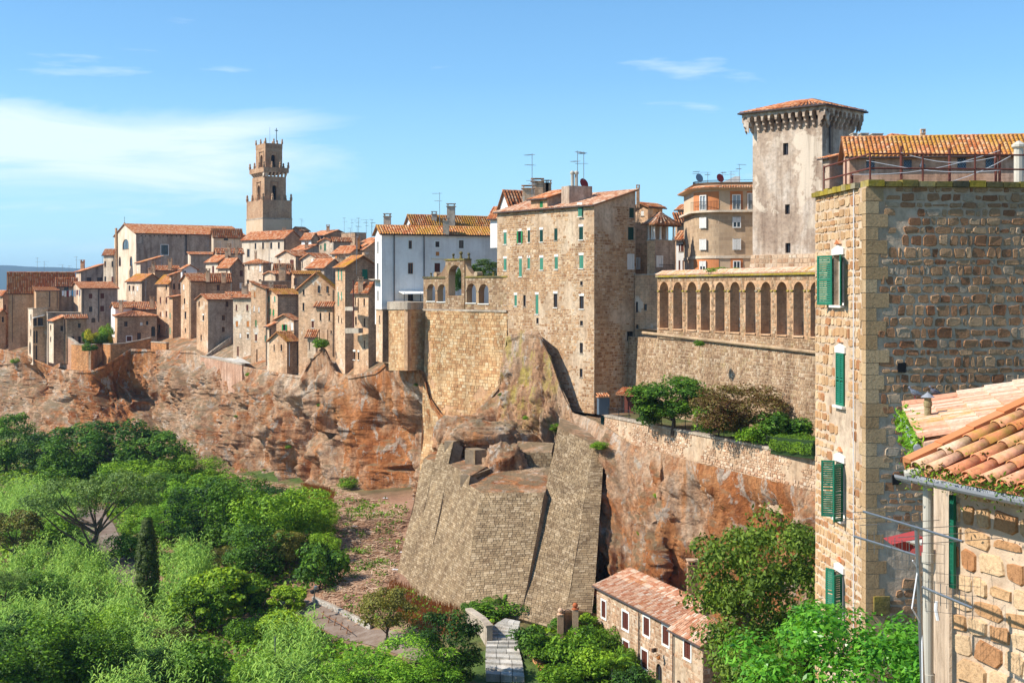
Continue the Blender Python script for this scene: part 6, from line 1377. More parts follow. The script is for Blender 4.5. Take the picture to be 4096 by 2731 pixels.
# ---------------------------------------------------------------- garden terrace with its wall
G0 = Vector((23.2, 100.0, -12.9)) ; G1_ = Vector((9.5, 133.0, -12.9)); GD = (G1_ - G0).normalized(); GN = Vector((-GD.y, GD.x, 0)); GN = GN if GN.x < 0 else -GN
def garden():
    A0 = G0 - GD * 24; L = (G1_ - A0).length
    T = thing('garden_wall', 'long rough stone retaining wall with pale coping below the garden', 'wall', (A0 + G1_) / 2 - Z * 6)
    q = [A0, G1_, G1_ + GN * .3 - Z * 3.6, A0 + GN * .3 - Z * 6.0]; m = MB(); m.prism(q, -GN * .6); w = m.build('wall', 'mortar_warm', T)
    lay(stones((q[2], q[3], q[0], q[1]), .26, .36, .04, .04, seed=31, round8=True, rvar=.4, wvar=.55, skip=.42), w, 'stone_cottage')
    n = int(L / .8)
    for i in range(n):
        c = MB(); c.box(A0 + GD * (L * i / n + .015) + GN * .12 + Z * .004, GD * (L / n - .03), -GN * .75, Z * .2); c.build('coping_stone', 'concrete', T)
    R = thing('garden_railing', 'low black iron railing along the garden wall', 'railing', A0 + GD * L / 2 + Z * .2)
    m = MB(); nb = int(L / .22)
    for i in range(nb): p = A0 + GD * (L * i / nb) - GN * .3 + Z * .2; m.tube(p, p + Z * .8, .012, n=4)
    b = m.build('bars', 'iron', R); b['kind'] = 'stuff'
    for i in range(int(L / 2.2) + 1):
        m = MB(); p = A0 + GD * min(L, 2.2 * i) - GN * .3 + Z * .2; m.tube(p, p + Z * .95, .03, n=5); m.build('post', 'iron', R)
    m = MB()
    for z in (.3, 1.0): m.tube(A0 - GN * .3 + Z * z, G1_ - GN * .3 + Z * z, .022, n=5)
    m.build('rail', 'iron', R)
    m = MB(); m.poly([A0 - GN * .5, G1_ - GN * .5 + GD * 3, G1_ - GN * 9 + GD * 3, A0 - GN * 12]); o = m.build('garden_ground', 'soil', None, A0); tag(o, kind='structure')
    # rockwork and path by the tower house door
    s = thing('door_canopy', 'small red tiled canopy over dark wooden door at the tower foot', 'canopy', P('d5', 450, 800, 137)); a = P('d5', 362, 612, 136.5); b = P('d5', 535, 625, 134.5); bk = Vector((.9, 1.3, .55))
    rf = roofslab(s, [(a, b, b + bk, a + bk)]); lay_tiles(rf, [(a + Z * .03, b + Z * .03, b + bk + Z * .03, a + bk + Z * .03)], 'tile_red', .26, .4, 4, 2, 60)
    for t in (.12, .75): m = MB(); p = a.lerp(b, t) + bk * .5; m.box(p - Z * 2.6, (.14, 0, 0), (0, .14, 0), Z * 2.6); m.build('post', 'frame_dark', s)
    p = a + bk * .95 + (b - a) * .1; m = MB(); m.box(p - Z * 2.9, (b - a) * .5, Vector((.05, .1, 0)), Z * 2.4); m.build('door', 'brown', s)
    m = MB(); p = P('d5', 215, 800, 133); m.box(p, (1.1, .2, 0), (-.15, .9, 0), Z * 1.75); k = m.build('shed_box', 'blue_grey'); tag(k, 'grey blue meter cupboard with red tile cap on the garden path', 'cupboard')
    m = MB(); m.box(p + Vector((-.1, -.1, 1.754)), (1.3, .24, 0), (-.17, 1.1, 0), Z * .1); rc = m.build('cap', 'tile_red', k); lay_tiles(rc, [(p + Vector((-.1, -.1, 1.87)), p + Vector((1.2, .14, 1.87)), p + Vector((1.0, 1.2, 2.1)), p + Vector((-.3, 1.0, 2.1))) ], 'tile_red', .25, .4, 4, 2)
garden()

# ---------------------------------------------------------------- great sloping buttress
def buttress():
    D = lambda x, y, Y: P('d4', x, y, Y)
    T = thing('buttress', 'huge battered stone buttress with three sloping faces against the rock', 'buttress', Vector((0, 118, -30)))
    b1, b2, b3, b4, b5 = D(135, 1175, 131), D(590, 1450, 116), D(1015, 1400, 113), D(1310, 1480, 109.5), D(1510, 1475, 109.6)
    for b in (b1, b2, b3, b4, b5): b.z -= 1.5
    t1, t2 = D(345, 400, 143), D(745, 640, 125.5); t2b = D(1185, 640, 124); t3, t4, t5 = D(1275, 185, 133), D(1530, 310, 128.5), D(1602, 305, 128.6)
    def face(a, b, c, d, seed, name='face', clip=None, mat='joint'):
        w, n = quadwall(T, name, [a, b, c, d], mat, 1.2, .45)
        lay(stones((a, b, c, d), .24, .46, .012, .022, seed=seed, clip=clip, jit=.25, bulge=.45), w, 'stone_buttress', 'block', 0, None, 'blocks'); return w
    # left lit face: one sloping surface whose top is cut in steps; then the shaded middle and the tall right pier
    eL, eR = t1 - b1, t2 - b2
    S = lambda f, k: b1.lerp(b2, f) + eL.lerp(eR, f) * k
    cuts = [(0, .19, 1.0, 1.02), (.19, .44, 1.2, 1.26), (.44, .80, 1.07, 1.075), (.80, 1.0, 1.0, 1.0)]; tops = []
    for i, (f0, f1, k0, k1) in enumerate(cuts):
        face(S(f0, 0), S(f1, 0), S(f1, k1), S(f0, k0), 41 + i); tops.append((S(f0, k0), S(f1, k1)))
    face(b2, b3, t2b, t2, 45); face(b3, b4, t4, t3, 46); face(b4, b5, t5, t4, 47)
    # step returns and caps
    for i, j in ((1, 2), (2, 3)):
        a, b = tops[i][1], tops[i][1] + Vector((2.2, 4.5, .2)); dn = max(1.0, tops[i][1].z - tops[j][0].z + .4); face(a - Z * dn, b - Z * dn, b, a, 48, 'return')
    for i, (a, b) in enumerate(tops[:3]):
        m = MB(); m.prism([a + Z * .004, b + Z * .004, b + Vector((2.0, 5.5, .5)), a + Vector((1.2, 5.5, .5))], Z * -.25); m.build('cap', 'rock', T)
    for pg in ((tops[3][0], t2, t2b, t2b + Vector((1, 9, 1.0)), tops[3][0] + Vector((2.5, 9, 1.0))), (t3, t4, t5, t5 + Vector((1, 6, .3)), t3 + Vector((.5, 7, .3)))):
        m = MB(); m.prism([p + Z * .004 for p in pg], Z * -.25); m.build('cap', 'rock', T)
    # upper recess: inner walls, boulder between them
    a, b = D(640, 330, 137.5), D(700, 345, 135); face(a - Z * 3.4, b - Z * 3.4, b, a, 50, 'pier'); c = D(785, 345, 138); face(b - Z * 3.4, c - Z * 3.4, c, b, 51, 'pier')
    m = MB(); m.prism([a, b, c, c + Vector((-.8, 2.5, 0))], Z * -.3); m.build('cap', 'rock', T)
    a, b = D(975, 360, 136), D(1232, 360, 134); face(a - Z * 4.2, b - Z * 4.2, b, a, 52, 'inner_wall'); m = MB(); m.prism([a, b, b + Vector((.3, 3, .5)), a + Vector((.3, 3, .7))], Z * .12); m.build('cap', 'rock', T)
    rg = random.Random(9)
    for x0, x1, y0, y1, n in ((560, 640, 760, 1330, 0), (160, 560, 720, 1300, 8), (700, 1080, 900, 1350, 7), (1130, 1520, 550, 1400, 16)): pass
    # rocks seated in the recess and on the shoulder above
    for lab, x, y, Y, s in (('reddish boulder wedged in the buttress recess', 905, 560, 135.5, (2.1, 1.8, 2.6)), ('pale slab of rock crowning the buttress recess', 760, 300, 141, (3.8, 2.2, 1.6)), ('brown rock shelf above the buttress recess', 900, 330, 142, (3.2, 2.4, 1.8)), ('slanting grey ledge rock beside buttress top', 620, 300, 143, (3.2, 2, 2.0))):
        p = D(x, y, Y); me = bpy.data.meshes.new('boulder'); v = []; f = []; nu, nv = 56, 34
        for j in range(nv + 1):
            for i in range(nu):
                th, ph = math.pi * j / nv, 2 * math.pi * i / nu; d = Vector((math.sin(th) * math.cos(ph), math.sin(th) * math.sin(ph), math.cos(th)))
                k = .85 + .22 * MN.ridged_multi_fractal(d * .9 + Vector((x, y, 0)) * .1, .8, 2.2, 6, .9, 2.0) + .12 * MN.fractal(d * 5 + Vector((x, y, 0)) * .1, .7, 2.1, 4) ; d = Vector([math.copysign(abs(c) ** .7, c) for c in d]); v.append((d.x * s[0] * k, d.y * s[1] * k, d.z * s[2] * k + s[2] * .4))
        for j in range(nv):
            for i in range(nu): f.append((j * nu + i, j * nu + (i + 1) % nu, (j + 1) * nu + (i + 1) % nu, (j + 1) * nu + i))
        me.from_pydata(v, [], f); tag(link('boulder', me, 'rock', None, p, True), lab, 'boulder')
buttress()

# ---------------------------------------------------------------- cottage at the foot of the rock
def cottage():
    m = 'd3'; C = P(m, 745, 1150, 96.5); far = P(m, 165, 870, 109.3)
    # eave line runs from far left to the near corner: use it as the sunlit left face
    d = Vector((far.x - C.x, far.y - C.y, 0)); A = math.degrees(math.atan2(-d.x, d.y))
    h = H('cottage', 'long stone cottage with maroon shutters and mottled tiled roof', m, 165, 738, 1010, 1120, 1700, 97.5, A=A, roof='shL', ya=985, mat='mortar_warm', cat='house', tile='tile_pale', pitch=.27, tl=.4, down=4, far=False, ov=.3, indiv=300,
          stone=('stone_cottage', .27, .4, .03, .025), wl=[(203, 945, 233, 1070, 'rS'), (360, 1030, 405, 1158, 'rS'), (520, 1070, 563, 1205, 'rS'), (664, 1138, 710, 1275, 'rS'), (365, 1250, 407, 1375, 'rS'), (505, 1318, 548, 1452, 'rS'), (612, 1418, 656, 1562, 'a')])
    pipe(h.T, [h.at('l', 492, 1035, .12), h.at('l', 492, 1500, .12)], .05)
    p = P(m, 886, 900, 104); ch = chimney(h.roof, p, .8, 2.4, 'stone_cottage')
    h2 = H('cottage_wing', 'lower wing of the stone cottage with one maroon shutter', m, 735, 965, 1110, 1270, 1700, 92, A=A, roof='shL', ya=1150, mat='mortar_warm', cat='house', tile='tile_pale', pitch=.27, tl=.4, down=4, far=False, ov=.3,
           stone=('stone_cottage', .27, .4, .03, .025), wl=[(825, 1243, 874, 1380, 'rS'), (770, 1545, 800, 1568, 'a')])
    pipe(h2.T, [h2.at('l', 750, 1185, .12), h2.at('l', 750, 1560, .12)], .05)
    m_ = MB(); p = P(m, 604, 1325, 98.8); m_.box(p, (-.3, -.25, 0), (.12, -.14, 0), Z * .28); tag(m_.build('wall_lamp', 'frame_dark'), 'small lantern on the stone cottage front', 'lamp')
    m_ = MB(); p = P(m, 630, 1370, 98.6); m_.lathe(p - Z * .2, [(.02, 0), (.14, .1), (.16, .28), (.05, .36)], 8); tag(m_.build('wall_ornament', 'orange'), 'terracotta ornament below the cottage lantern', 'ornament')
    # little grey shrine beside the cottage
    h3 = H('shrine', 'small grey plastered shrine with barred window beside cottage', m, 100, 150, 168, 905, 1050, 113.5, A=60, roof='shL', ya=890, mat='castle', cat='shrine', down=1, wl=[(118, 915, 138, 975, 'a')], pitch=.26)
    # forecourt walls, gate pillars with ball tops, iron gate
    rimwall('stone wall of the cottage forecourt below the shrine', 'd3', [(-90, 1035), (10, 1030), (100, 1045), (170, 1060)], 108, 112, 'stone_cottage', 3.0, 'stone_cottage', 'court_wall')
    for i, (x, y) in enumerate(((2, 1010), (-110, 1050))):
        T = thing('gate_pillar', 'stone gate pillar with red ball top ' + ('beside the shrine wall' if i == 0 else 'at the stepped path'), 'pillar', P('d3', x, y, 108) - Z * 2.4); p = P('d3', x, y, 108); m_ = MB(); m_.box(p - Vector((.25, .25, 2.4)), (.5, 0, 0), (0, .5, 0), Z * 2.4); m_.build('shaft', 'stone_cottage', T)
        m_ = MB(); m_.lathe(p + Z * .02, [(.3, 0), (.3, .08), (.1, .12)] + [(.22 * math.sin(math.pi * k / 7) + .01, .34 - .22 * math.cos(math.pi * k / 7)) for k in range(1, 8)], 10); m_.build('ball', 'tile_red', T)
    T = thing('iron_gate', 'black wrought iron gate with curved top between two pillars', 'gate', P('d3', -55, 1100, 108) - Z * 1); a, b = P('d3', -105, 1090, 108), P('d3', -2, 1060, 108); m_ = MB()
    for i in range(12):
        t = i / 11; p = a.lerp(b, t); p.z = a.z - 1.6; m_.tube(p, p + Z * (2.0 + .5 * math.sin(t * math.pi)), .018, n=4)
    m_.build('bars', 'iron', T); m_ = MB(); m_.path([a.lerp(b, i / 11) * 1.0 + Z * (0.4 + .5 * math.sin(i / 11 * math.pi) - (a.lerp(b, i / 11).z - a.z)) for i in range(12)], .03, 5); m_.build('top_rail', 'iron', T)
    return h
CT = cottage()

# ---------------------------------------------------------------- paths
def ribbon(name, pts, wd, mat, lift=.1, n=60):
    q = []
    for i in range(n + 1):
        t = i / n * (len(pts) - 1); k = min(int(t), len(pts) - 2); q.append(pts[k].lerp(pts[k + 1], t - k))
    q = [(q[max(i - 3, 0)] + q[max(i - 1, 0)] + q[i] + q[min(i + 1, n)] + q[min(i + 3, n)]) / 5 for i in range(n + 1)]
    m = MB(); pr = None
    for i, p in enumerate(q):
        a = q[max(i - 1, 0)]; b = q[min(i + 1, n)]; d = (b - a); d.z = 0; d.normalize(); s = Vector((-d.y, d.x, 0)) * wd / 2
        zt = max(float(TZ(p.x + s.x, p.y + s.y)), float(TZ(p.x - s.x, p.y - s.y)), float(TZ(p.x, p.y))) + lift
        c = (Vector((p.x + s.x, p.y + s.y, float(TZ(p.x + s.x, p.y + s.y)) + lift)), Vector((p.x - s.x, p.y - s.y, float(TZ(p.x - s.x, p.y - s.y)) + lift)))
        if pr: m.quad(pr[0], pr[1], c[1], c[0])
        pr = c
    o = m.build(name, mat); tag(o, kind='structure'); return q
PA = [ground('F', x, y) for x, y in ((205, 1165), (215, 1195), (235, 1225), (258, 1262), (285, 1300), (330, 1345))]
ribbon('path', PA, 3.6, 'asphalt')
PB = [ground('F', x, y) for x, y in ((640, 1380), (705, 1405), (760, 1430), (830, 1462), (960, 1500), (1060, 1530))]
ribbon('path', PB, 2.6, 'asphalt')
# low wall above the path
def lowwall():
    pts = [ground('F', x, y) for x, y in ((716, 1382), (760, 1402), (800, 1422), (850, 1446))]; T = thing('path_wall', 'low pale block wall holding the bank above the path', 'wall', pts[0])
    m = MB()
    for a, b in zip(pts[:-1], pts[1:]): m.prism([a - Z * .4, b - Z * .4, b + Z * .55, a + Z * .55], Vector((.15, .35, 0)))
    m.build('wall', 'concrete', T); st = []
    for a, b in zip(pts[:-1], pts[1:]): st += stones((a - Z * .2, b - Z * .2, b + Z * .55, a + Z * .55), .26, .6, .03, .03, seed=3)
    lay(st, T, 'stone_path', 'block', 60)
lowwall()
# stepped path up to the cottage
def stepped():
    T = thing('stepped_path', 'curving stepped path of pale stone slabs by the cottage', 'steps', ground('F', 1165, 1500)); L_ = [(1116, 1545), (1114, 1510), (1116, 1480), (1122, 1455), (1135, 1432), (1160, 1418)]; R_ = [(1205, 1552), (1200, 1515), (1190, 1480), (1190, 1458), (1190, 1440), (1195, 1425)]
    n = 13; z0, z1 = -30.2, -28.0
    def along(l, t):
        t *= len(l) - 1; k = min(int(t), len(l) - 2); f = t - k; return l[k][0] + (l[k + 1][0] - l[k][0]) * f, l[k][1] + (l[k + 1][1] - l[k][1]) * f
    for i in range(n):
        z = z0 + (z1 - z0) * i / (n - 1); q = []
        for l, t in ((L_, i / n), (R_, i / n), (R_, (i + 1) / n), (L_, (i + 1) / n)):
            x, y = along(l, t); Y = z / kz('F', y); q.append(Vector((kx('F', x) * Y, Y, z)))
        rgs = random.Random(i); cuts = [0, rgs.uniform(.28, .4), rgs.uniform(.6, .72), 1]
        for c0, c1 in zip(cuts[:-1], cuts[1:]):
            m = MB(); a, b = q[0].lerp(q[1], c0 + .008), q[0].lerp(q[1], c1 - .008); d, c = q[3].lerp(q[2], c0 + .008), q[3].lerp(q[2], c1 - .008); m.prism([a, b, c, d], Z * -.7); m.build('slab', 'stone_path', T)
stepped()
rimwall('curved pale kerb wall beside the stepped path', 'F', [(1070, 1400), (1100, 1420), (1118, 1440)], 113, 108, 'concrete', 2.5, 'concrete', 'kerb_wall')
rimwall('low brick planter wall opposite the stepped path', 'F', [(1212, 1490), (1240, 1535), (1250, 1560)], 106, 101, 'brick', 2.5, 'brick', 'planter_wall')

# ---------------------------------------------------------------- tall stone building close by on the right
def louvre(par, o, ax, h, n, mat='green', th=.04):
    """louvred shutter leaf: o lower corner, ax width vector, n outward"""
    f = MB(); w = ax.length; d = ax.normalized(); fr = .07
    f.box(o, d * fr, n * th, Z * h); f.box(o + d * (w - fr), d * fr, n * th, Z * h)
    for z in (0, h / 2 - fr / 2, h - fr): f.box(o + d * (fr + .002) + Z * z, d * (w - 2 * fr - .004), n * th, Z * fr)
    s = f.build('shutter', mat, par); k = int(h / .075)
    for i in range(k):
        z = fr + (h - 2 * fr) * (i + .5) / k
        if abs(z - h / 2) < fr * .7: continue
        g = MB(); a = o + d * fr + Z * (z - .028) + n * (th * .85); g.prism([a, a + d * (w - 2 * fr), a + d * (w - 2 * fr) + Z * .05 - n * (th * .7), a + Z * .05 - n * (th * .7)], n * .008 - Z * .004); g.build('slat', mat, s)
    return s
def near_building():
    A = math.radians(5); r = Vector((math.cos(A), math.sin(A), 0)); l = Vector((-math.sin(A), math.cos(A), 0)); Y = 40.0; C = Vector((kx('F', 1990) * Y, Y, 0))
    LL = (kx('F', 1873) * C.y - C.x) / (l.x - kx('F', 1873) * l.y); LR = 14.0; z1 = kz('F', 428) * Y; zb = -19.0
    T = thing('stone_building', 'tall rubble stone building with mossy parapet and green louvred shutters', 'building', C + r * 5 + l * 3 + Z * zb); nl, nr = -r, -l
    hs = []
    # windows on the sunny side: (map, x0, y0, x1, y1)
    WN = [('F', 1916, 585, 1938, 700), ('F', 1923, 810, 1941, 930), ('F', 1921, 1060, 1940, 1190), ('F', 1921, 1312, 1938, 1420)]
    for mm, x0, y0, x1, y1 in WN:
        t = sorted((kx(mm, x) * C.y - C.x) / (l.x - kx(mm, x) * l.y) for x in (x0, x1)); yc = C.y + l.y * sum(t) / 2; hs.append((t[0], kz(mm, y1) * yc, t[1], kz(mm, y0) * yc, 0))
    m = MB(); wall_face(m, C, l, LL, zb, z1, hs, nl, .3); wl = m.build('wall', 'mortar', T)
    m = MB(); wall_face(m, C, r, LR, zb, z1, [], nr); wr = m.build('wall', 'mortar', T)
    m = MB(); m.quad(C + l * LL + Z * zb, C + l * LL + r * LR + Z * zb, C + l * LL + r * LR + Z * z1, C + l * LL + Z * z1); m.quad(C + r * LR + Z * zb, C + r * LR + l * LL + Z * zb, C + r * LR + l * LL + Z * z1, C + r * LR + Z * z1); m.build('wall', 'mortar', T)
    m = MB(); m.poly([C + Z * (z1 - .15), C + r * LR + Z * (z1 - .15), C + r * LR + l * LL + Z * (z1 - .15), C + l * LL + Z * (z1 - .15)]); m.build('roof_terrace', 'concrete', T)
    Hh = z1 - zb
    # quoins up the corner
    q = MB(); z = zb; i = 0; rg = random.Random(5)
    while z < z1 - .1:
        hq = rg.uniform(.36, .46); hq = min(hq, z1 - z); a, b = (.62, .30) if i % 2 else (.34, .55); a *= rg.uniform(.85, 1.15); b *= rg.uniform(.85, 1.15); q = MB(); e = .035
        q.box(C + nl * e + nr * e + Z * (z + .01), r * (a + e), l * (b + e), Z * (hq - .02)); q.build('quoin', 'stone_quoin', T); z += hq; i += 1
    ql, qr = .56 / LL, .6 / LR
    # rubble: right face then sunny face; those in view as single stones
    vis = lambda s: -s[0][0].z
    pr = (C + Z * zb, C + r * LR + Z * zb, C + r * LR + Z * z1, C + Z * z1)
    st = stones(pr, .27, .35, .045, .035, [(0, 0, qr * .55, 1)], seed=61, round8=True, rvar=.42, wvar=.6, jit=.6, skip=.55)
    def key_r(s):
        p = s[0][8]; u = 512 + F * p.x / p.y; v = HOR - F * p.z / p.y; return 0 if (868 < u < 1000 and 195 < v < 480) else 1
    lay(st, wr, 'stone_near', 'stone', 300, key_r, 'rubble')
    pl = (C + l * LL + Z * zb, C + Z * zb, C + Z * z1, C + l * LL + Z * z1)
    ho = [(1 - (h[2] + .12) / LL, (h[1] - zb - .1) / Hh, 1 - (h[0] - .12) / LL, (h[3] - zb + .3) / Hh) for h in hs] + [(1 - ql * .6, 0, 1, 1)]
    st = stones(pl, .29, .36, .045, .028, ho, seed=62, round8=True, rvar=.35, wvar=.5, jit=.55, skip=.6)
    lay(st, wl, 'stone_house', 'stone', 300, lambda s: 0 if -15 < s[0][0].z < 2.6 else 1, 'rubble')
    # windows
    pt = lambda s, z, o: C + l * s + nl * o + Z * z
    for i, (s0, za, s1, zb_, _) in enumerate(hs):
        wd, ht = s1 - s0, zb_ - za; f = MB(); fw = .07
        for (a, b, c, e) in ((s0, za, s1, za + fw), (s0, zb_ - fw, s1, zb_), (s0, za + fw, s0 + fw, zb_ - fw), (s1 - fw, za + fw, s1, zb_ - fw)): f.box(pt(a, b, -.22), l * (c - a), nl * .06, Z * (e - b))
        wo = f.build('window', 'frame_white', T); g = MB(); g.quad(pt(s0, za, -.2), pt(s1, za, -.2), pt(s1, zb_, -.2), pt(s0, zb_, -.2)); g.build('pane', 'glass', wo)
        m = MB(); m.box(pt(s0 - .1, za - .08, -.15), l * (wd + .2), nl * .3, Z * .076); m.build('sill', 'lintel', wo)
        m = MB(); pr_ = [(s0 - .1, zb_ + .01), (s1 + .1, zb_ + .01), (s1 + .1, zb_ + .2), (s0 + wd / 2, zb_ + .32), (s0 - .1, zb_ + .2)]; m.prism([pt(s, z, -.1) for s, z in pr_], nl * .16); m.build('lintel', 'lintel', wo)
        m = MB(); m.prism([pt(s0 + wd * .2, zb_ + .36, 0), pt(s1 - wd * .2, zb_ + .36, 0), pt(s0 + wd / 2, zb_ + .5, 0)], nl * .08); m.build('relieving_tiles', 'tile_red', wo)
        if i == 1:
            for k in (0, 1): louvre(wo, pt(s0 + k * wd / 2 + .004, za, .02), l * (wd / 2 - .008), ht, nl, 'green')
        else:     # leaves standing open, swung out from the wall
            k0 = .5 if i else .62
            for k, ang in ((0, 60 if i else 25), (1, 70 if i == 2 else 25)):
                hinge = pt(s0 - .01 if k == 0 else s1 + .01, za, .05); a = math.radians(ang); dv = (l if k else -l) * math.cos(a) + nl * math.sin(a); nn = (nl * math.cos(a) - (l if k else -l) * math.sin(a)); louvre(wo, hinge, dv * wd * (.75 if i == 0 and k else .55), ht, nn, 'green')
    # mossy coping stones
    n = 26
    for i in range(n):
        rgq = random.Random(i); m = MB(); a = C + r * (LR * i / n + .015) + nr * .14 + Z * (z1 + .004); m.box(a, r * (LR / n - .03), l * .7, Z * rgq.uniform(.15, .21)); m.build('coping_stone', 'moss_dark' if i % 3 else 'moss_stone', T)
    for i in range(10):
        rgq = random.Random(50 + i); m = MB(); a = C + l * (.62 + (LL - .6) * i / 10 + .01) + nl * .14 + Z * (z1 + .004); m.box(a, l * ((LL - .6) / 10 - .02), r * .6, Z * rgq.uniform(.14, .2)); m.build('coping_stone', 'moss_stone', T)
    # white cable down the sunny side, putlog holes painted as black shade, ledge stone
    m = MB(); s = .95; m.path([pt(s, z1, .06), pt(s, z1 - 6, .07), pt(s + .02, z1 - 12, .06), pt(s, zb, .06)], .018, 5); m.build('cable', 'plastic_white', T)
    for (x, y) in ((2070, 843), (2058, 1100)):
        m = MB(); p = P('F', x, y, 1.0); Yp = (C.y - C.x * math.tan(A)) / (1 - kx('F', x) * math.tan(A)); p = Vector((kx('F', x) * Yp, Yp, kz('F', y) * Yp)); m.cbox(p + nr * .03, r * .13, nr * .035, Z * .15); m.build('putlog_hole_shade', 'black', T)
    Yp = 40.2; p = Vector((kx('F', 2000) * Yp, Yp, kz('F', 1405) * Yp)); m = MB(); m.box(p + nr * .3, r * .5, l * .5, Z * .55); m.build('ledge_stone', 'moss_dark', T)
    # rusty railing round the roof terrace
    R = thing('roof_railing', 'rusty iron railing round the roof terrace of stone building', 'railing', C + Z * z1); zt = z1 + .05
    a0 = C + r * .25 + l * .35; pts = [a0 + l * (LL - .5), a0, a0 + r * (LR - .5)]
    for a, b in zip(pts[:-1], pts[1:]):
        m = MB(); 
        for z in (.55, 1.0): m.tube(a + Z * (zt + z), b + Z * (zt + z), .028)
        m.build('rail', 'rust', R); k = max(2, int((b - a).length / 1.55))
        for i in range(k + (0 if b is pts[1] else 1)): m = MB(); p = a.lerp(b, i / k); m.tube(p + Z * zt, p + Z * (zt + 1.05), .03); m.build('post', 'rust', R)
    for i, (x, yt) in enumerate(((2070, 335), (2181, 340), (2287, 345), (2296, 330), (1957, 398))):
        Yp = 43.5; p = Vector((kx('F', x) * Yp, Yp, z1)); hh = kz('F', yt) * Yp - z1; m = MB(); m.tube(p, p + Z * hh, .045); o = m.build('clothes_post', 'rust'); tag(o, 'tall rusty clothes line post standing on the roof terrace', 'post', 'clothes line posts on the roof terrace')
    T2 = thing('clothes_line', 'sagging white clothes lines strung between the rusty posts', 'clothes line', Vector((kx('F', 2100) * 43.5, 43.5, z1)))
    for (x0, y0, x1, y1) in ((1957, 400, 2296, 345), (2070, 350, 2287, 360), (2100, 432, 2352, 340), (1990, 368, 2352, 385)):
        m = MB(); a = P('F', x0, y0, 43.4); b = P('F', x1, y1, 43.4); m.path([a.lerp(b, i / 8) - Z * (.25 * math.sin(math.pi * i / 8)) for i in range(9)], .012, 4); m.build('line', 'plastic_white', T2)
    m = MB(); p = P('F', 2340, 410, 43); m.lathe(p - Z * .5, [(.16, 0), (.16, 1.5), (.24, 1.55), (.24, 1.62), (.05, 1.75)], 10); tag(m.build('flue', 'pipe_pale'), 'pale round flue on the roof terrace', 'flue')
    return C, r, l, z1
NB = near_building()

# ---------------------------------------------------------------- pigeons
def pigeon(p, rz, label, s=1.0):
    p = Vector(p); m = MB(); d = Vector((math.cos(rz), math.sin(rz), 0)); e = Vector((-d.y, d.x, 0))
    ring = [(-.20, .055, .012, .004), (-.12, .085, .03, .018), (-.05, .115, .062, .055), (.03, .135, .07, .07), (.085, .165, .052, .055), (.105, .21, .034, .034), (.12, .245, .032, .034), (.145, .25, .02, .02), (.165, .243, .006, .006)]; n = 10; v = []
    for x, z, rw, rh in ring:
        for i in range(n):
            t = 2 * math.pi * i / n; v.append(p + (d * x + e * (rw * math.cos(t)) + Z * (z + rh * math.sin(t))) * s)
    f = [(j * n + i, j * n + (i + 1) % n, (j + 1) * n + (i + 1) % n, (j + 1) * n + i) for j in range(len(ring) - 1) for i in range(n)]
    m.add(v, f)
    T = thing('pigeon', label, 'pigeon', p); m.build('body', 'pigeon', T, smooth=True)
    for k in (-1, 1):
        w = MB(); w.prism([p + (d * x + e * (k * y) + Z * z) * s for x, y, z in ((.07, .06, .17), (-.05, .075, .12), (-.17, .03, .085), (-.03, .066, .18))], e * (k * .012 * s)); w.build('wing', 'blue_grey', T)
        w = MB(); w.tube(p + (d * .01 + e * (k * .03)) * s, p + (d * .01 + e * (k * .03) + Z * .07) * s, .007 * s, n=4); w.build('leg', 'red_fabric', T)

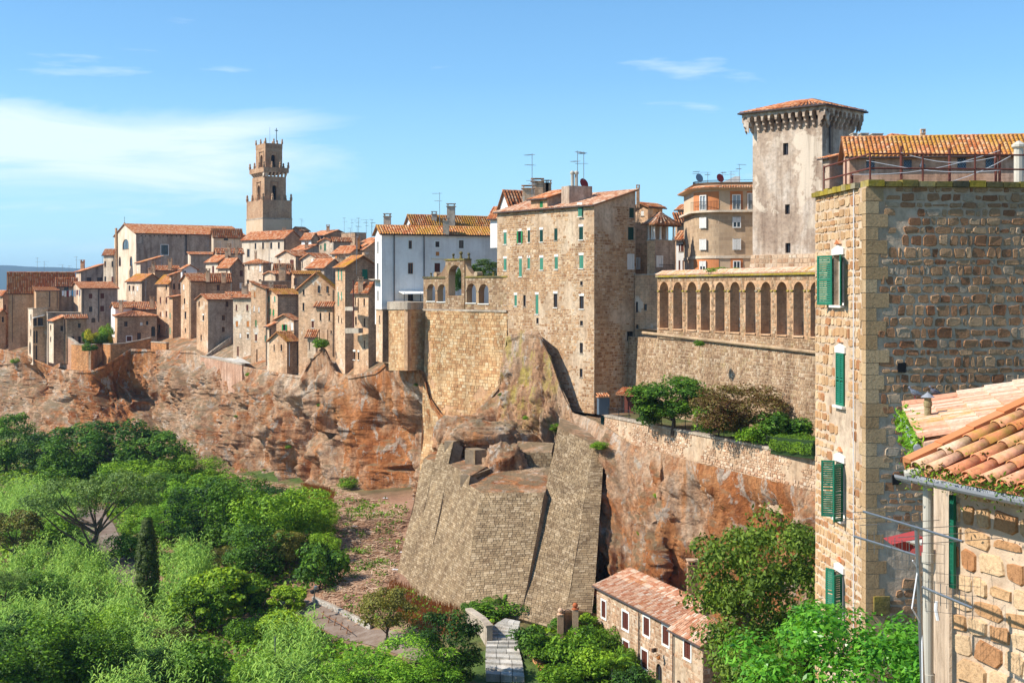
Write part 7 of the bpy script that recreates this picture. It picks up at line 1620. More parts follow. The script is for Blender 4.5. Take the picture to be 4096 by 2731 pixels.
# ---------------------------------------------------------------- nearest house: tiled roof, gutter, lit stone wall, aerials
def near_house():
    P0 = Vector((4.79, 15.5, -2.13)); gd = Vector((.367, -.930, 0)).normalized(); up = Vector((.930, .367, 0)); sl = .37; LG = 9.0; LU = 6.0
    T = thing('near_house', 'nearby house of big tufa blocks under a mossy tiled roof', 'house', P0 + gd * 3 + up * 3 + Z * -9); n = -up
    W0 = P0 + up * .38 + gd * .22; L = LG - .3; zt = P0.z - .12; zb = -13.0
    m = MB(); a = Vector((W0.x, W0.y, 0)); wall_face(m, a, gd, L, zb, zt, [], n); m.quad(a + Z * zb, a + up * LU + Z * zb, a + up * LU + Z * (zt + sl * LU), a + Z * zt); m.quad(a + gd * L + Z * zb, a + gd * L + up * LU + Z * zb, a + gd * L + up * LU + Z * (zt + sl * LU), a + gd * L + Z * zt); wo = m.build('wall', 'mortar', T)
    st = stones((a + Z * zb, a + gd * L + Z * zb, a + gd * L + Z * zt, a + Z * zt), .27, .37, .05, .028, seed=77, round8=True, rvar=.28, wvar=.4, jit=.5)
    lay(st, wo, 'stone_house', 'stone', 300, lambda s: -s[0][0].z, 'rubble')
    # roof: pans (flat red) and covers (round)
    e0 = P0; e1 = P0 + gd * LG; upv = up * LU + Z * sl * LU
    rf = roofslab(T, [(e0, e1, e1 + upv, e0 + upv)], 'tile_near', .06); pit = .29
    nrm = gd.cross(upv).normalized(); nrm = nrm if nrm.z > 0 else -nrm; ud = upv.normalized(); nc = int(LG / pit); nr = int(upv.length / .42); rg = random.Random(8); cnt = 0; rest = MB()
    for j in range(nr):
        for i in range(nc):
            o = e0 + gd * (pit * (i + .5) + rg.uniform(-.012, .012)) + ud * (.42 * j - .07 + rg.uniform(-.02, .02)) + nrm * (.05 + rg.uniform(-.006, .012)); tl = .47; v = []; seg = 7; tw = gd * rg.uniform(-.012, .012)
            for k2, (t, rr, lf) in enumerate(((0, .098, .02), (tl, .082, 0))):
                for w_ in (1.0, .84):
                    for s in range(seg + 1):
                        an = math.pi * s / seg; v.append(o + tw * k2 + ud * t + gd * (math.cos(an) * rr * w_) + nrm * (math.sin(an) * rr * .8 * w_ + lf))
            q = seg + 1; f = []
            for s in range(seg):
                f += [(s, s + 1, 2 * q + s + 1, 2 * q + s), (q + s, q + s + 1, s + 1, s), (2 * q + s, 2 * q + s + 1, 3 * q + s + 1, 3 * q + s)]
            if cnt < 300 and j < 11:
                c = sum(v, Vector()) / len(v); me = bpy.data.meshes.new('tile'); me.from_pydata([tuple(x - c) for x in v], [], f); me.materials.append(MAT['tile_near']); me.polygons.foreach_set('use_smooth', [True] * len(me.polygons)); ob = bpy.data.objects.new('tile', me); COL.objects.link(ob); ob.parent = rf; ob.location = c - ORG[T.name]; cnt += 1
            else: rest.add(v, f)
    r_ = rest.build('tiles', 'tile_near', rf); r_['kind'] = 'stuff'
    # flat pans between the covers
    pn = MB()
    for i in range(nc + 1):
        for j in range(nr):
            o = e0 + gd * (pit * i - .06) + ud * (.42 * j - .05) + nrm * .012; pn.prism([o, o + gd * .12, o + gd * .12 + ud * .45, o + ud * .45], nrm * .018)
    mr = np.random.default_rng(3); mc = []
    for j in range(nr):
        for i in range(nc):
            if mr.random() < .55:
                c = e0 + gd * (pit * (i + .5)) + ud * (.42 * j - .05) + nrm * .13; k_ = int(mr.integers(20, 70)); mc.append(np.array(c) + np.outer(mr.normal(0, .05, k_), gd) + np.outer(np.abs(mr.normal(0, .035, k_)), ud) + np.outer(-np.abs(mr.normal(0, .022, k_)), nrm))
    mc = np.concatenate(mc); nn = mr.normal(0, .8, mc.shape) + np.array([0, 0, .6]); nn /= np.linalg.norm(nn, axis=1)[:, None]
    tt = np.cross(nn, mr.normal(size=mc.shape)); tt /= np.linalg.norm(tt, axis=1)[:, None]; bb = np.cross(nn, tt); sz = .02; mv = np.stack([mc - tt * sz, mc + bb * sz, mc + tt * sz, mc - bb * sz], 1).reshape(-1, 3)
    mo = link('moss', npmesh('moss', mv - np.array(ORG[T.name]), np.arange(len(mv)).reshape(-1, 4)), 'leaf_moss', rf); mo['kind'] = 'stuff'
    pz = pn.build('pan_tiles', 'tile_near', rf); pz['kind'] = 'stuff'
    # smooth red verge tiles along the gable edge
    for j in range(int(upv.length / .5)):
        m = MB(); o = e0 - gd * .10 + ud * (.5 * j - .05) + nrm * (.09 + .012); m.prism([o, o + gd * .16, o + gd * .16 + nrm * .05, o + gd * .03 + nrm * .07], ud * .53 - nrm * .015); m.prism([o, o + gd * .03, o + gd * .03 - nrm * .16, o - nrm * .16], ud * .53 - nrm * .015); m.build('verge_tile', 'terracotta', rf)
    # gutter and downpipe
    g = MB(); ga = P0 - up * .13 - Z * .06 - gd * .1; k = 7; pr = [(math.cos(math.pi + math.pi * i / k) * .08, math.sin(math.pi + math.pi * i / k) * .08) for i in range(k + 1)]
    for i in range(k):
        (x0, z0), (x1, z1) = pr[i], pr[i + 1]; b0, b1 = ga + up * x0 + Z * z0, ga + up * x1 + Z * z1; g.quad(b0, b0 + gd * LG, b1 + gd * LG, b1)
    g.build('gutter', 'lead', T)
    px = P('d2', 968, 0, 15.35); dp = Vector((px.x, px.y, 0)); g = MB()
    for z0, z1_ in ((-13, -5.05), (-5.05, -3.05), (-3.05, -2.25)):
        g.tube(dp + Z * z0, dp + Z * z1_, .062, n=14)
    for zc in (kz('d2', 615) * 15.35, kz('d2', 1525) * 15.35): g.tube(dp + Z * (zc - .06), dp + Z * (zc + .05), .078, n=14)
    g.path([dp + Z * -2.25, dp + Vector((.05, .06, -2.12)), ga + gd * .1], .055, 10); g.build('downpipe', 'pipe_pale', T, smooth=False)
    # side shutter beside the pipe
    w = MB(); s0 = a - n * 0 + gd * .05; so = Vector((s0.x, s0.y, kz('d2', 850) * 15.3)) + n * .05; louvre(T, so, gd * .08, (kz('d2', 150) - kz('d2', 850)) * 15.3, n, 'green')
    m = MB(); c = Vector((kx('d2', 1030), 1, 0)) * 15.0; m.path([Vector((c.x, c.y, kz('d2', 950) * 15)), Vector((c.x - .005, c.y, kz('d2', 1010) * 15)), Vector((c.x + .02, c.y, kz('d2', 1090) * 15))], .022, 6); m.build('cable_sleeve', 'plastic_white', T)
    return T, P0, gd, up, sl, a, n
NH = near_house()
def side_roof():
    """lower roof behind, running down towards the valley, with its flue and weeds"""
    a = Vector((6.2, 20.4, -1.9)); b = Vector((5.2, 16.4, -1.92)); e = (b - a); up = Vector((.97, -.245, 0)); upv = up * 5 + Z * 1.1
    T = thing('low_annex', 'low annex roof of pinkish tiles with yellow lichen', 'house', (a + b) / 2 + up * 2 - Z * 8)
    m = MB(); m.prism([a + up * .3 - Z * .1, b + up * .3 - Z * .1, b + up * .3 - Z * 11, a + up * .3 - Z * 11], up * 4.2); m.build('wall', 'mortar', T)
    rf = roofslab(T, [(a, b, b + upv, a + upv)], 'tile_pink', .08); nrm = e.cross(upv).normalized(); nrm = nrm if nrm.z > 0 else -nrm; ed = e.normalized(); ud = upv.normalized(); rg = random.Random(4); cnt = 0; L = e.length
    for i in range(int(L / .19)):
        for j in range(int(upv.length / .42)):
            o = a + ed * (.19 * (i + .5)) + ud * (.42 * j - .06) + nrm * (.03 + rg.uniform(0, .012)); v = []; seg = 5
            for t, rr, lf in ((0, .098, .018), (.48, .085, 0)):
                for s in range(seg + 1): an = math.pi * s / seg; v.append(o + ud * t + ed * (math.cos(an) * rr) + nrm * (math.sin(an) * rr * .62 + lf))
            q = seg + 1; f = [(s, s + 1, q + s + 1, q + s) for s in range(seg)] + [tuple(range(q))[::-1]]
            c = sum(v, Vector()) / len(v); me = bpy.data.meshes.new('tile'); me.from_pydata([tuple(x - c) for x in v], [], f); me.materials.append(MAT['tile_pink']); ob = bpy.data.objects.new('tile', me); COL.objects.link(ob); ob.parent = rf; ob.location = c - ORG[T.name]
    for j in range(12):
        m = MB(); o = a - ed * .05 + ud * (.42 * j - .05) + nrm * .07; v = []
        m.tube(o, o + ud * .46 - nrm * .015, .105, .09, 10); m.build('verge_tile', 'tile_pink', rf)
    g = MB(); g.tube(a - up * .08 - Z * .08, b - up * .08 - Z * .08, .05, n=8); g.build('gutter', 'lead', T)
    # flue with conical cowl
    def on_plane(x, y):
        dv = Vector((kx('d1', x), 1, kz('d1', y))); return dv * (a.dot(nrm) / dv.dot(nrm))
    pf = on_plane(1145, 1085)
    F_ = thing('roof_flue', 'round lichened flue pipe with grey conical cowl on annex roof', 'flue', pf); p = pf; zz = lambda y: kz('d1', y) * p.y - p.z
    m = MB(); m.lathe(p, [(.05, -.15), (.05, zz(950)), (.06, zz(945)), (.06, zz(905)), (.05, zz(900)), (.05, zz(870))], 14); m.build('pipe', 'moss_stone', F_); m = MB(); m.lathe(p, [(.10, zz(866)), (.012, zz(825)), (.015, zz(815))], 14); m.build('cowl', 'lead', F_)
    m = MB(); m.lathe(p, [(.11, -.2), (.10, -.02), (.055, .05)], 12); m.build('collar', 'terracotta', F_)
    ol = lambda x: a - ed * .05 + ud * line_s('d1', x, a - ed * .05, ud) + nrm * .17
    pigeon(ol(1055), 2.6, 'blue grey pigeon with ruffled feathers beside the annex flue', .7); pigeon(ol(1250) + Vector((0, .12, -.05)), 3.4, 'pale pigeon half hidden behind the annex roof edge', .65)
side_roof()
pigeon(P('c8', 853, 578, 40.7), 4.4, 'dark pigeon perched on the rusty roof railing', 1.1)
def yagi(T, c, d, L, els, w, mat='metal', r=.014):
    m = MB(); m.tube(c - d * L * .5, c + d * L * .5, r, n=6); m.build('boom', mat, T); e = d.cross(Z).normalized()
    for i in range(els):
        t = -.47 + .94 * i / (els - 1); m = MB(); q = c + d * (L * t); yield_w = w * (1 - .25 * i / els); m.tube(q - e * yield_w, q + e * yield_w, .004, n=4); m.build('element', mat, T)
def near_aerial():
    base = P('d2', 880, 400, 14.3); T = thing('television_aerial', 'steel mast with three long yagi aerials beside the grey downpipe', 'aerial', Vector((base.x, base.y, -12)))
    m = MB(); tp = Vector((base.x, base.y, kz('d2', 385) * 14.3)); bt = P('d2', 925, 1540, 14.3); bt = tp + (bt - tp) * 3.0; m.tube(bt, tp, .03, .026, 8); m.build('mast', 'metal', T)
    def boom(xa, ya, xb, yb, Ya, Yb, n, w, vert=False):
        a, b = P('d2', xa, ya, Ya), P('d2', xb, yb, Yb); d = (b - a).normalized(); m = MB(); m.tube(a, b, .016, n=6); m.build('boom', 'metal', T); L = (b - a).length; e = Z if vert else d.cross(Z).normalized()
        for i in range(n):
            q = a.lerp(b, (i + .02) / (n - .9)); m = MB(); m.tube(q - e * w, q + e * w, .0045, n=4); m.build('element', 'metal', T)
        return a, b, d
    boom(480, 272, 1228, 497, 15.2, 13.5, 6, .52); a, b, d = boom(410, 458, 885, 605, 15.4, 14.3, 10, .13, True)
    boom(925, 840, 1305, 1000, 14.25, 13.4, 9, .12, True)
    for x0, y0, Y in ((690, 490, 14.7), (945, 730, 14.2)):
        m = MB(); o = P('d2', x0, y0, Y); w = Vector((.26, -.12, 0)); 
        for i in range(8): m.tube(o + w * (i / 3.5), o + w * (i / 3.5) - Z * .42, .0025, n=3)
        for i in range(5): m.tube(o - Z * (.105 * i), o + w * 2 - Z * (.105 * i), .0025, n=3)
        m.build('reflector_grid', 'metal', T)
    m = MB(); m.path([P('d2', 850, 640, 14.25), P('d2', 890, 700, 14.3), P('d2', 845, 1000, 14.2), P('d2', 920, 1130, 14.3), P('d2', 925, 1568, 14.2)], .008, 5); m.build('cable', 'plastic_white', T)
near_aerial()
m = MB(); a, b, c, d = P('d2', 690, 520, 19), P('d2', 930, 465, 18.5), P('d2', 930, 610, 18.5), P('d2', 800, 575, 19)
m.prism([a, b, c, d], Vector((.02, .5, 0))); _p = m.build('parasol', 'red_fabric'); tag(_p, 'red and white striped awning end showing behind the downpipe', 'awning')
m = MB(); m.prism([a.lerp(b, .45) + Vector((0, -.02, 0)), a.lerp(b, .95) + Vector((0, -.02, -.02)), d.lerp(c, .9) + Vector((0, -.02, .16)), d.lerp(c, .1) + Vector((0, -.02, .1))], Vector((0, .01, 0))); m.build('stripe', 'frame_white', _p)
# ---------------------------------------------------------------- vegetation
def leaf_quads(C, Nn, size, aspect, rg, curl=.25):
    """diamond leaves at points C facing Nn"""
    n = len(C); rnd = rg.normal(size=(n, 3)); t = np.cross(Nn, rnd); t /= np.linalg.norm(t, axis=1)[:, None] + 1e-9; b = np.cross(Nn, t)
    s = size * rg.uniform(.55, 1.35, n)[:, None]; w = s * aspect
    v = np.stack([C - t * s * .5, C + b * w * .5 - Nn * s * curl * .3, C + t * s * .5, C - b * w * .5 - Nn * s * curl * .3], 1).reshape(-1, 3)
    return v, np.arange(n * 4).reshape(-1, 4)
def crown_mesh(name, main, K, sub, n, size, seed, aspect=.55, up=.35, fill=.75):
    """main: list of (cx,cy,cz,rx,ry,rz); leaves on K small clumps spread over the main bodies"""
    rg = np.random.default_rng(seed); C = []; Nn = []; per = n // (K * len(main)); cl = []
    for (cx, cy, cz, rx, ry, rz) in main:
        for k in range(K):
            d = rg.normal(size=3); d /= np.linalg.norm(d); d[2] = d[2] * .9 + .12
            q = rg.uniform(.45, 1.0) ** .6; c = np.array([cx, cy, cz]) + d * np.array([rx, ry, rz]) * q; rad = sub * rg.uniform(.65, 1.25); cl.append(c)
            e = rg.normal(size=(per, 3)); e /= np.linalg.norm(e, axis=1)[:, None]; m = e[:, 2] > -.55; e = e[m]
            rr = rad * (fill + (1 - fill) * rg.random(len(e)) + rg.normal(0, .09, len(e)))[:, None]
            C.append(c + e * rr * np.array([1.15, 1.15, .8])); nn = e * .8 + rg.normal(0, .45, e.shape) + np.array([0, 0, up]); Nn.append(nn / np.linalg.norm(nn, axis=1)[:, None])
    v, f = leaf_quads(np.concatenate(C), np.concatenate(Nn), size, aspect, rg)
    return npmesh(name, v, f), cl
def trunk_mesh(h, r, limbs, seed, bend=.15):
    rg = random.Random(seed); m = MB(); pts = [Vector((0, 0, -.5))]
    for i in range(1, 6): pts.append(Vector((rg.uniform(-bend, bend) * i * .4, rg.uniform(-bend, bend) * i * .4, h * i / 5)))
    for i in range(5): m.tube(pts[i], pts[i + 1], r * (1 - .13 * i), r * (1 - .13 * (i + 1)), 7)
    for c in limbs:
        k = rg.choice((2, 3, 4, 5)); a = pts[k]; c = Vector(c); mid = a.lerp(c, .5) + Vector((rg.uniform(-.3, .3), rg.uniform(-.3, .3), -.15)); m.tube(a, mid, r * .45, r * .28, 5); m.tube(mid, c, r * .28, r * .08, 5)
    return m
PROTO = {}
def proto(key, name, cat, main, K, sub, n, size, seed, mat, th, tr, aspect=.55, up=.35, nl=7, bark='bark', fill=.75):
    me, cl = crown_mesh('crown', main, K, sub, n, size, seed, aspect, up, fill); me.materials.append(MAT[mat]); rg = random.Random(seed)
    tm = trunk_mesh(th, tr, rg.sample(cl, min(nl, len(cl))), seed); tme = bpy.data.meshes.new('trunk'); tme.from_pydata(tm.v, [], tm.f); tme.materials.append(MAT[bark])
    zmax = max(v.co.z for v in me.vertices); xs = [v.co.x for v in me.vertices]; wd = np.percentile(xs, 98) - np.percentile(xs, 2)
    PROTO[key] = (name, cat, me, tme, zmax, wd)
def plant(key, p, h, w, label, group=None, rz=None, mat=None):
    """one tree: h metres tall, w wide, standing at p"""
    name, cat, me, tme, zm, wd = PROTO[key]; T = thing(name, label, cat, p, group)
    for nm, q in (('trunk', tme), ('crown', me)):
        o = bpy.data.objects.new(nm, q); COL.objects.link(o); o.parent = T; ORG[o.name] = Vector(p)
    T.scale = (w / wd, w / wd, h / zm); T.rotation_euler = (0, 0, random.uniform(0, 6.28) if rz is None else rz); return T
def plant_px(key, x, yb, yt, w, label, group=None, m='F', Y=None, rz=None, sink=0.0):
    p = ground(m, x, yb) if Y is None else P(m, x, yb, Y); k = p.y / F / MAPS[m][2]; h = (yb - yt) * k
    return plant(key, p - Z * sink, h + sink, w * k, label, group, rz)
proto('robinia', 'robinia_tree', 'tree', [(0, 0, 4.2, 2.8, 2.8, 2.6), (0, 0, 2.0, 3.0, 3.0, 1.3)], 30, .85, 11000, .30, 1, 'leaf_dark', 3.6, .2, .5, .6)
proto('green', 'broadleaf_tree', 'tree', [(0, 0, 3.8, 2.8, 2.8, 2.7), (.4, .2, 1.9, 3.0, 3.0, 1.4)], 30, .9, 11000, .30, 2, 'leaf_mid', 3.2, .2, .5, .5)
proto('light', 'light_green_tree', 'tree', [(0, 0, 3.6, 2.7, 2.7, 2.6), (0, 0, 1.8, 2.9, 2.9, 1.2)], 32, .75, 11000, .22, 3, 'leaf_bright', 3.2, .16, .45, .6)
proto('olive', 'spreading_tree', 'tree', [(-2.2, 0, 5.6, 3.3, 2.6, 1.9), (2.4, .3, 6.2, 3.2, 2.6, 1.8)], 34, .8, 13000, .24, 4, 'leaf_olive', 3.4, .26, .4, .3, 14, 'bark', .6)
proto('bush', 'bush', 'bush', [(0, 0, 1.1, 1.5, 1.5, 1.0)], 26, .55, 4200, .22, 5, 'leaf_mid', .9, .07, .55, .5, 4)
proto('darkbush', 'bush', 'bush', [(0, 0, 1.2, 1.5, 1.5, 1.15)], 26, .55, 4200, .24, 6, 'leaf_dark', .9, .07, .6, .5, 4)
proto('brown', 'brown_green_tree', 'tree', [(0, 0, 3.0, 2.2, 2.2, 2.2)], 34, .65, 6500, .24, 7, 'leaf_brown', 2.4, .14, .55, .4)
proto('magnolia', 'magnolia_tree', 'tree', [(0, 0, 3.5, 2.6, 2.6, 2.4)], 80, .75, 14000, .30, 8, 'leaf_dark', 2.6, .18, .42, .7)
proto('redtree', 'reddish_tree', 'tree', [(0, 0, 3.0, 3.0, 2.2, 2.0), (1.2, 0, 2.6, 2.2, 2.0, 1.8)], 40, .65, 14000, .19, 9, 'leaf_red', 2.4, .14, .5, .4, 9)
proto('walnut', 'walnut_tree', 'tree', [(0, 0, 8.0, 4.4, 4.4, 5.2), (-1.0, -1, 4.6, 4.2, 3.6, 3.4)], 105, 1.0, 60000, .27, 10, 'leaf_walnut', 7.5, .35, .5, .35, 16, 'bark', .6)
proto('laurel', 'laurel_shrub', 'shrub', [(0, 0, 3.6, 2.6, 2.4, 2.2)], 100, .55, 26000, .15, 11, 'leaf_gloss', 3.0, .12, .42, .6, 10, 'bark', .65)
proto('yellow', 'yellow_bush', 'bush', [(0, 0, 1.1, 1.3, 1.3, 1.1)], 26, .5, 3500, .2, 12, 'leaf_yellow', .8, .06, .5, .4, 4)
proto('vine', 'vine_covered_bush', 'bush', [(0, 0, 1.4, 2.2, 2.2, 1.7)], 36, .6, 6500, .26, 13, 'leaf_cover', 1.0, .08, .7, .6, 4)
proto('conifer', 'small_conifer', 'tree', [(0, 0, 1.0, 1.2, 1.2, .9), (0, 0, 2.3, .8, .8, .9), (0, 0, 3.4, .4, .4, .8)], 22, .35, 5200, .16, 15, 'leaf_olive', 2.6, .08, .4, .3, 5)
def cypress():
    rg = np.random.default_rng(5); C = []; Nn = []
    for k in range(330):
        t = rg.random(); z = .8 + 8.6 * t; rad = 1.25 * math.sin(math.pi * (.12 + .80 * t)) ** .8 * (1 - .35 * t); a = rg.uniform(0, 6.28); c = np.array([math.cos(a) * rad * .8, math.sin(a) * rad * .8, z])
        e = rg.normal(size=(40, 3)); e /= np.linalg.norm(e, axis=1)[:, None]; C.append(c + e * np.array([.28, .28, .45]) * rg.uniform(.5, 1, 40)[:, None]); nn = e + np.array([math.cos(a), math.sin(a), .3]) * .6; Nn.append(nn / np.linalg.norm(nn, axis=1)[:, None])
    v, f = leaf_quads(np.concatenate(C), np.concatenate(Nn), .24, .45, rg); me = npmesh('crown', v, f); me.materials.append(MAT['leaf_cypress']); tm = trunk_mesh(8, .16, [], 1, .02); tme = bpy.data.meshes.new('trunk'); tme.from_pydata(tm.v, [], tm.f); tme.materials.append(MAT['bark'])
    PROTO['cypress'] = ('cypress_tree', 'tree', me, tme, 9.7, 2.5)
cypress()
random.seed(21)
GT = 'trees on the valley floor'
# far left and the dark robinia mass under the cliff
for key, x, yb, yt, w, lab in [
    ('robinia', 15, 1085, 945, 110, 'dark tree in deep shade at the edge of the valley'), ('robinia', 105, 1085, 992, 110, 'dark feathery tree beside the shaded valley edge tree'),
    ('robinia', 190, 1110, 972, 150, 'broad dark robinia below the cliff scree'), ('robinia', 275, 1115, 962, 160, 'tallest dark robinia of the clump under the cliff'), ('robinia', 355, 1120, 990, 150, 'robinia with lighter tips beside the tallest one'),
    ('green', 150, 1125, 1040, 120, 'mid green tree in front of the dark robinias'), ('green', 300, 1150, 1060, 140, 'rounded green tree below the dark robinia clump'), ('green', 400, 1130, 1040, 100, 'yellowish green tree at the right end of robinia clump'),
    ('light', 415, 1195, 1095, 110, 'pale green tree above the reed bed'), ('robinia', 470, 1250, 1100, 150, 'dark tree above the path bend and reed bed'), ('green', 545, 1270, 1105, 150, 'leafy tree in the middle of the green belt'),
    ('green', 620, 1290, 1125, 150, 'leafy tree overhung by creepers near the scree'), ('green', 690, 1265, 1120, 140, 'bright tree at the foot of the bare scree'), ('light', 735, 1215, 1125, 80, 'yellow green sapling on the edge of the scree'),
    ('robinia', 590, 1330, 1200, 130, 'dark hollow tree beneath the green belt'), ('brown', 655, 1320, 1215, 80, 'grey green tree hung with dead creeper'), ('darkbush', 735, 1355, 1245, 100, 'dark fig bush beside the bare scree'),
    ('green', 500, 1170, 1085, 130, 'small tree close under the red earth bank'), ('light', 380, 1240, 1150, 110, 'bushy pale tree beside the spreading tree'), ('green', 330, 1230, 1160, 90, 'green tree shading the path'),
    ('brown', 35, 1290, 1170, 130, 'brownish tree at the shaded left of the valley'), ('olive', 10, 1420, 1300, 140, 'greyish tree sunk in shade beside the reeds'),
    ('green', 150, 1580, 1405, 190, 'round dark green tree among the lower reeds'), ('green', 225, 1590, 1440, 150, 'deep green tree beside the round dark one'), ('green', 60, 1600, 1450, 180, 'leafy tree at the lower left of the valley'), ('robinia', 10, 1560, 1430, 130, 'dark tree leaning over the lower valley corner'),
    ('darkbush', 460, 1575, 1465, 110, 'dark broad leaved bush below the creeper mound'), ('vine', 520, 1410, 1300, 150, 'creeper covered mound beside the reed bed'), ('vine', 450, 1450, 1340, 130, 'creeper mound shading the lower reeds'), ('vine', 565, 1395, 1315, 110, 'low creeper mound by the green slope'),
    ('vine', 660, 1405, 1345, 80, 'grey green shrub above the path'), ('brown', 890, 1480, 1350, 120, 'brown green tree beside the path wall'), ('robinia', 1030, 1590, 1405, 130, 'dark pinnate tree below the buttress'),
    ('light', 950, 1600, 1440, 180, 'pale feathery tree left of the dark pinnate tree'), ('light', 850, 1610, 1490, 150, 'pale olive green tree above the lower reeds'), ('light', 1000, 1620, 1500, 130, 'light tree in front of the dark pinnate tree'),
    ('light', 770, 1620, 1520, 120, 'soft green tree at the valley bottom'), ('bush', 330, 1560, 1490, 110, 'ragged bush among the lower reeds'), ('brown', 400, 1520, 1440, 100, 'brownish bush beneath the cypress'),
    ('green', 560, 1190, 1095, 120, 'low green tree at the foot of the orange rock'), ('robinia', 640, 1200, 1115, 110, 'dark low tree at the foot of the orange rock'), ('light', 705, 1195, 1130, 80, 'pale low tree at the foot of the orange rock'), ('green', 455, 1120, 1050, 100, 'small green tree on the red earth bank'), ('robinia', 395, 1170, 1080, 110, 'dark tree between the robinia clump and the path'), ('green', 745, 1300, 1225, 70, 'small leafy tree touching the scree'),
    ('robinia', 95, 1400, 1310, 110, 'dark tree rising out of the upper reeds'), ('green', 260, 1480, 1395, 110, 'green tree between cypress and lower reeds'), ('darkbush', 40, 1475, 1400, 100, 'dark bush at the shaded edge of the reeds'), ('robinia', 330, 1590, 1490, 120, 'dark tree at the bottom of the reed bed'), ('green', 590, 1590, 1500, 110, 'leafy tree beside the slim grey pole'), ('vine', 640, 1470, 1400, 120, 'creeper mound on the vivid slope'), ('robinia', 700, 1600, 1520, 110, 'dark tree under the vivid slope'), ('bush', 560, 1475, 1420, 80, 'bush on the vivid slope'),
    ('brown', 520, 1310, 1255, 70, 'half dead grey bush over the reed bed'), ('bush', 120, 1250, 1180, 110, 'bush beside the upper reed clump'), ('darkbush', 290, 1290, 1225, 70, 'dark bush shading the path edge')]:
    plant_px(key, x, yb, yt, w, lab, GT)
plant_px('olive', 215, 1300, 1075, 290, 'spreading olive green tree with forked dark trunk beside the path', None, rz=.2)
plant_px('cypress', 338, 1410, 1188, 68, 'single dark cypress standing in the reeds', None)
# right hand side
plant('walnut', Vector((kx('F', 1768) * 72, 72, -27)), 15.4, 8.0, 'large walnut tree in front of the cottage roof end', None, 1.0)
plant('laurel', Vector((kx('F', 1960) * 29, 29, -13.2)), 6.3, 5.2, 'glossy bright green laurel shrub beside the stone building', None, .4)
for key, x, yb, yt, w, lab in [('bush', 1330, 1535, 1432, 120, 'climbing bush against the cottage forecourt wall'), ('darkbush', 1215, 1505, 1435, 75, 'small leafy bush beside the stepped path'), ('bush', 1260, 1520, 1470, 80, 'low bush below the iron gate'), ('bush', 1375, 1560, 1480, 90, 'flowering shrub near the palm'),
                               ('bush', 1150, 1410, 1372, 120, 'spiky planting bed at the buttress foot'), ('darkbush', 1085, 1412, 1380, 40, 'agave like clump at the buttress corner'), ('bush', 1440, 1545, 1480, 50, 'potted shrub against the cottage wall'), ('darkbush', 1300, 1455, 1410, 60, 'ivy mound behind the iron gate'), ('vine', 1345, 1460, 1405, 70, 'creeper below the little shrine'), ('bush', 1400, 1500, 1440, 60, 'rose bush under the cottage windows'), ('darkbush', 1460, 1600, 1530, 80, 'dark shrub at the cottage doorstep'), ('bush', 1290, 1585, 1520, 90, 'leafy planter shrub beside the stepped path')]:
    plant_px(key, x, yb, yt, w, lab, 'shrubs round the cottage')
for key, x, yb, yt, w, Y, lab in [('magnolia', 1545, 968, 838, 165, 120, 'glossy magnolia tree in the garden below the arcade'), ('redtree', 1710, 985, 850, 215, 112, 'reddish brown tree beside the magnolia'), ('bush', 1650, 985, 890, 90, 113, 'yellow green bush between magnolia and reddish tree'),
                                  ('darkbush', 1790, 1000, 920, 110, 108, 'dark bush under the reddish tree'), ('bush', 1745, 1005, 950, 90, 108, 'green bush in front of the reddish tree'), ('bush', 1830, 1010, 965, 80, 105, 'light shrub beside the clipped hedge'), ('darkbush', 1490, 965, 905, 60, 123, 'dark shrub left of the magnolia')]:
    p = P('F', x, yb, Y); p.z = -12.95; plant(key, p, (yb - yt) * Y / F / 2.297, w * Y / F / 2.297, lab, 'garden plants below the arcade')
def hedge(label, a, b, w, h, seed):
    rg = np.random.default_rng(seed); d = b - a; L = d.length; d.normalize(); s = d.cross(Z); n = int(L * 900); t = rg.random(n) * L; an = rg.uniform(-.25, math.pi + .25, n)
    C = np.array(a)[None] + np.outer(t, np.array(d)) + np.outer(np.cos(an) * w / 2, np.array(s)); C[:, 2] += h * .35 + np.sin(an) * h * .62 + .06 * np.sin(t * 3.1)
    Nn = np.outer(np.cos(an), np.array(s)); Nn[:, 2] += np.sin(an); Nn += rg.normal(0, .5, Nn.shape); Nn /= np.linalg.norm(Nn, axis=1)[:, None]; v, f = leaf_quads(C, Nn, .15, .5, rg); o = (a + b) / 2
    T = thing('hedge', label, 'hedge', o); me = npmesh('foliage', v - np.array(o), f); link('foliage', me, 'leaf_cover', T); m = MB(); m.box(a - s * w * .4, d * L, s * w * .8, Z * h * .85); m.build('core', 'hedge_core', T)
hedge('clipped green hedge along the garden railing', P('F', 1790, 1040, 105.5) , P('F', 1890, 1052, 99), 2.0, 1.6, 1)
hedge('clipped hedge on the town garden wall', P('c1', 895, 1376, 256), P('c1', 1175, 1376, 259), 1.2, 1.2, 2)
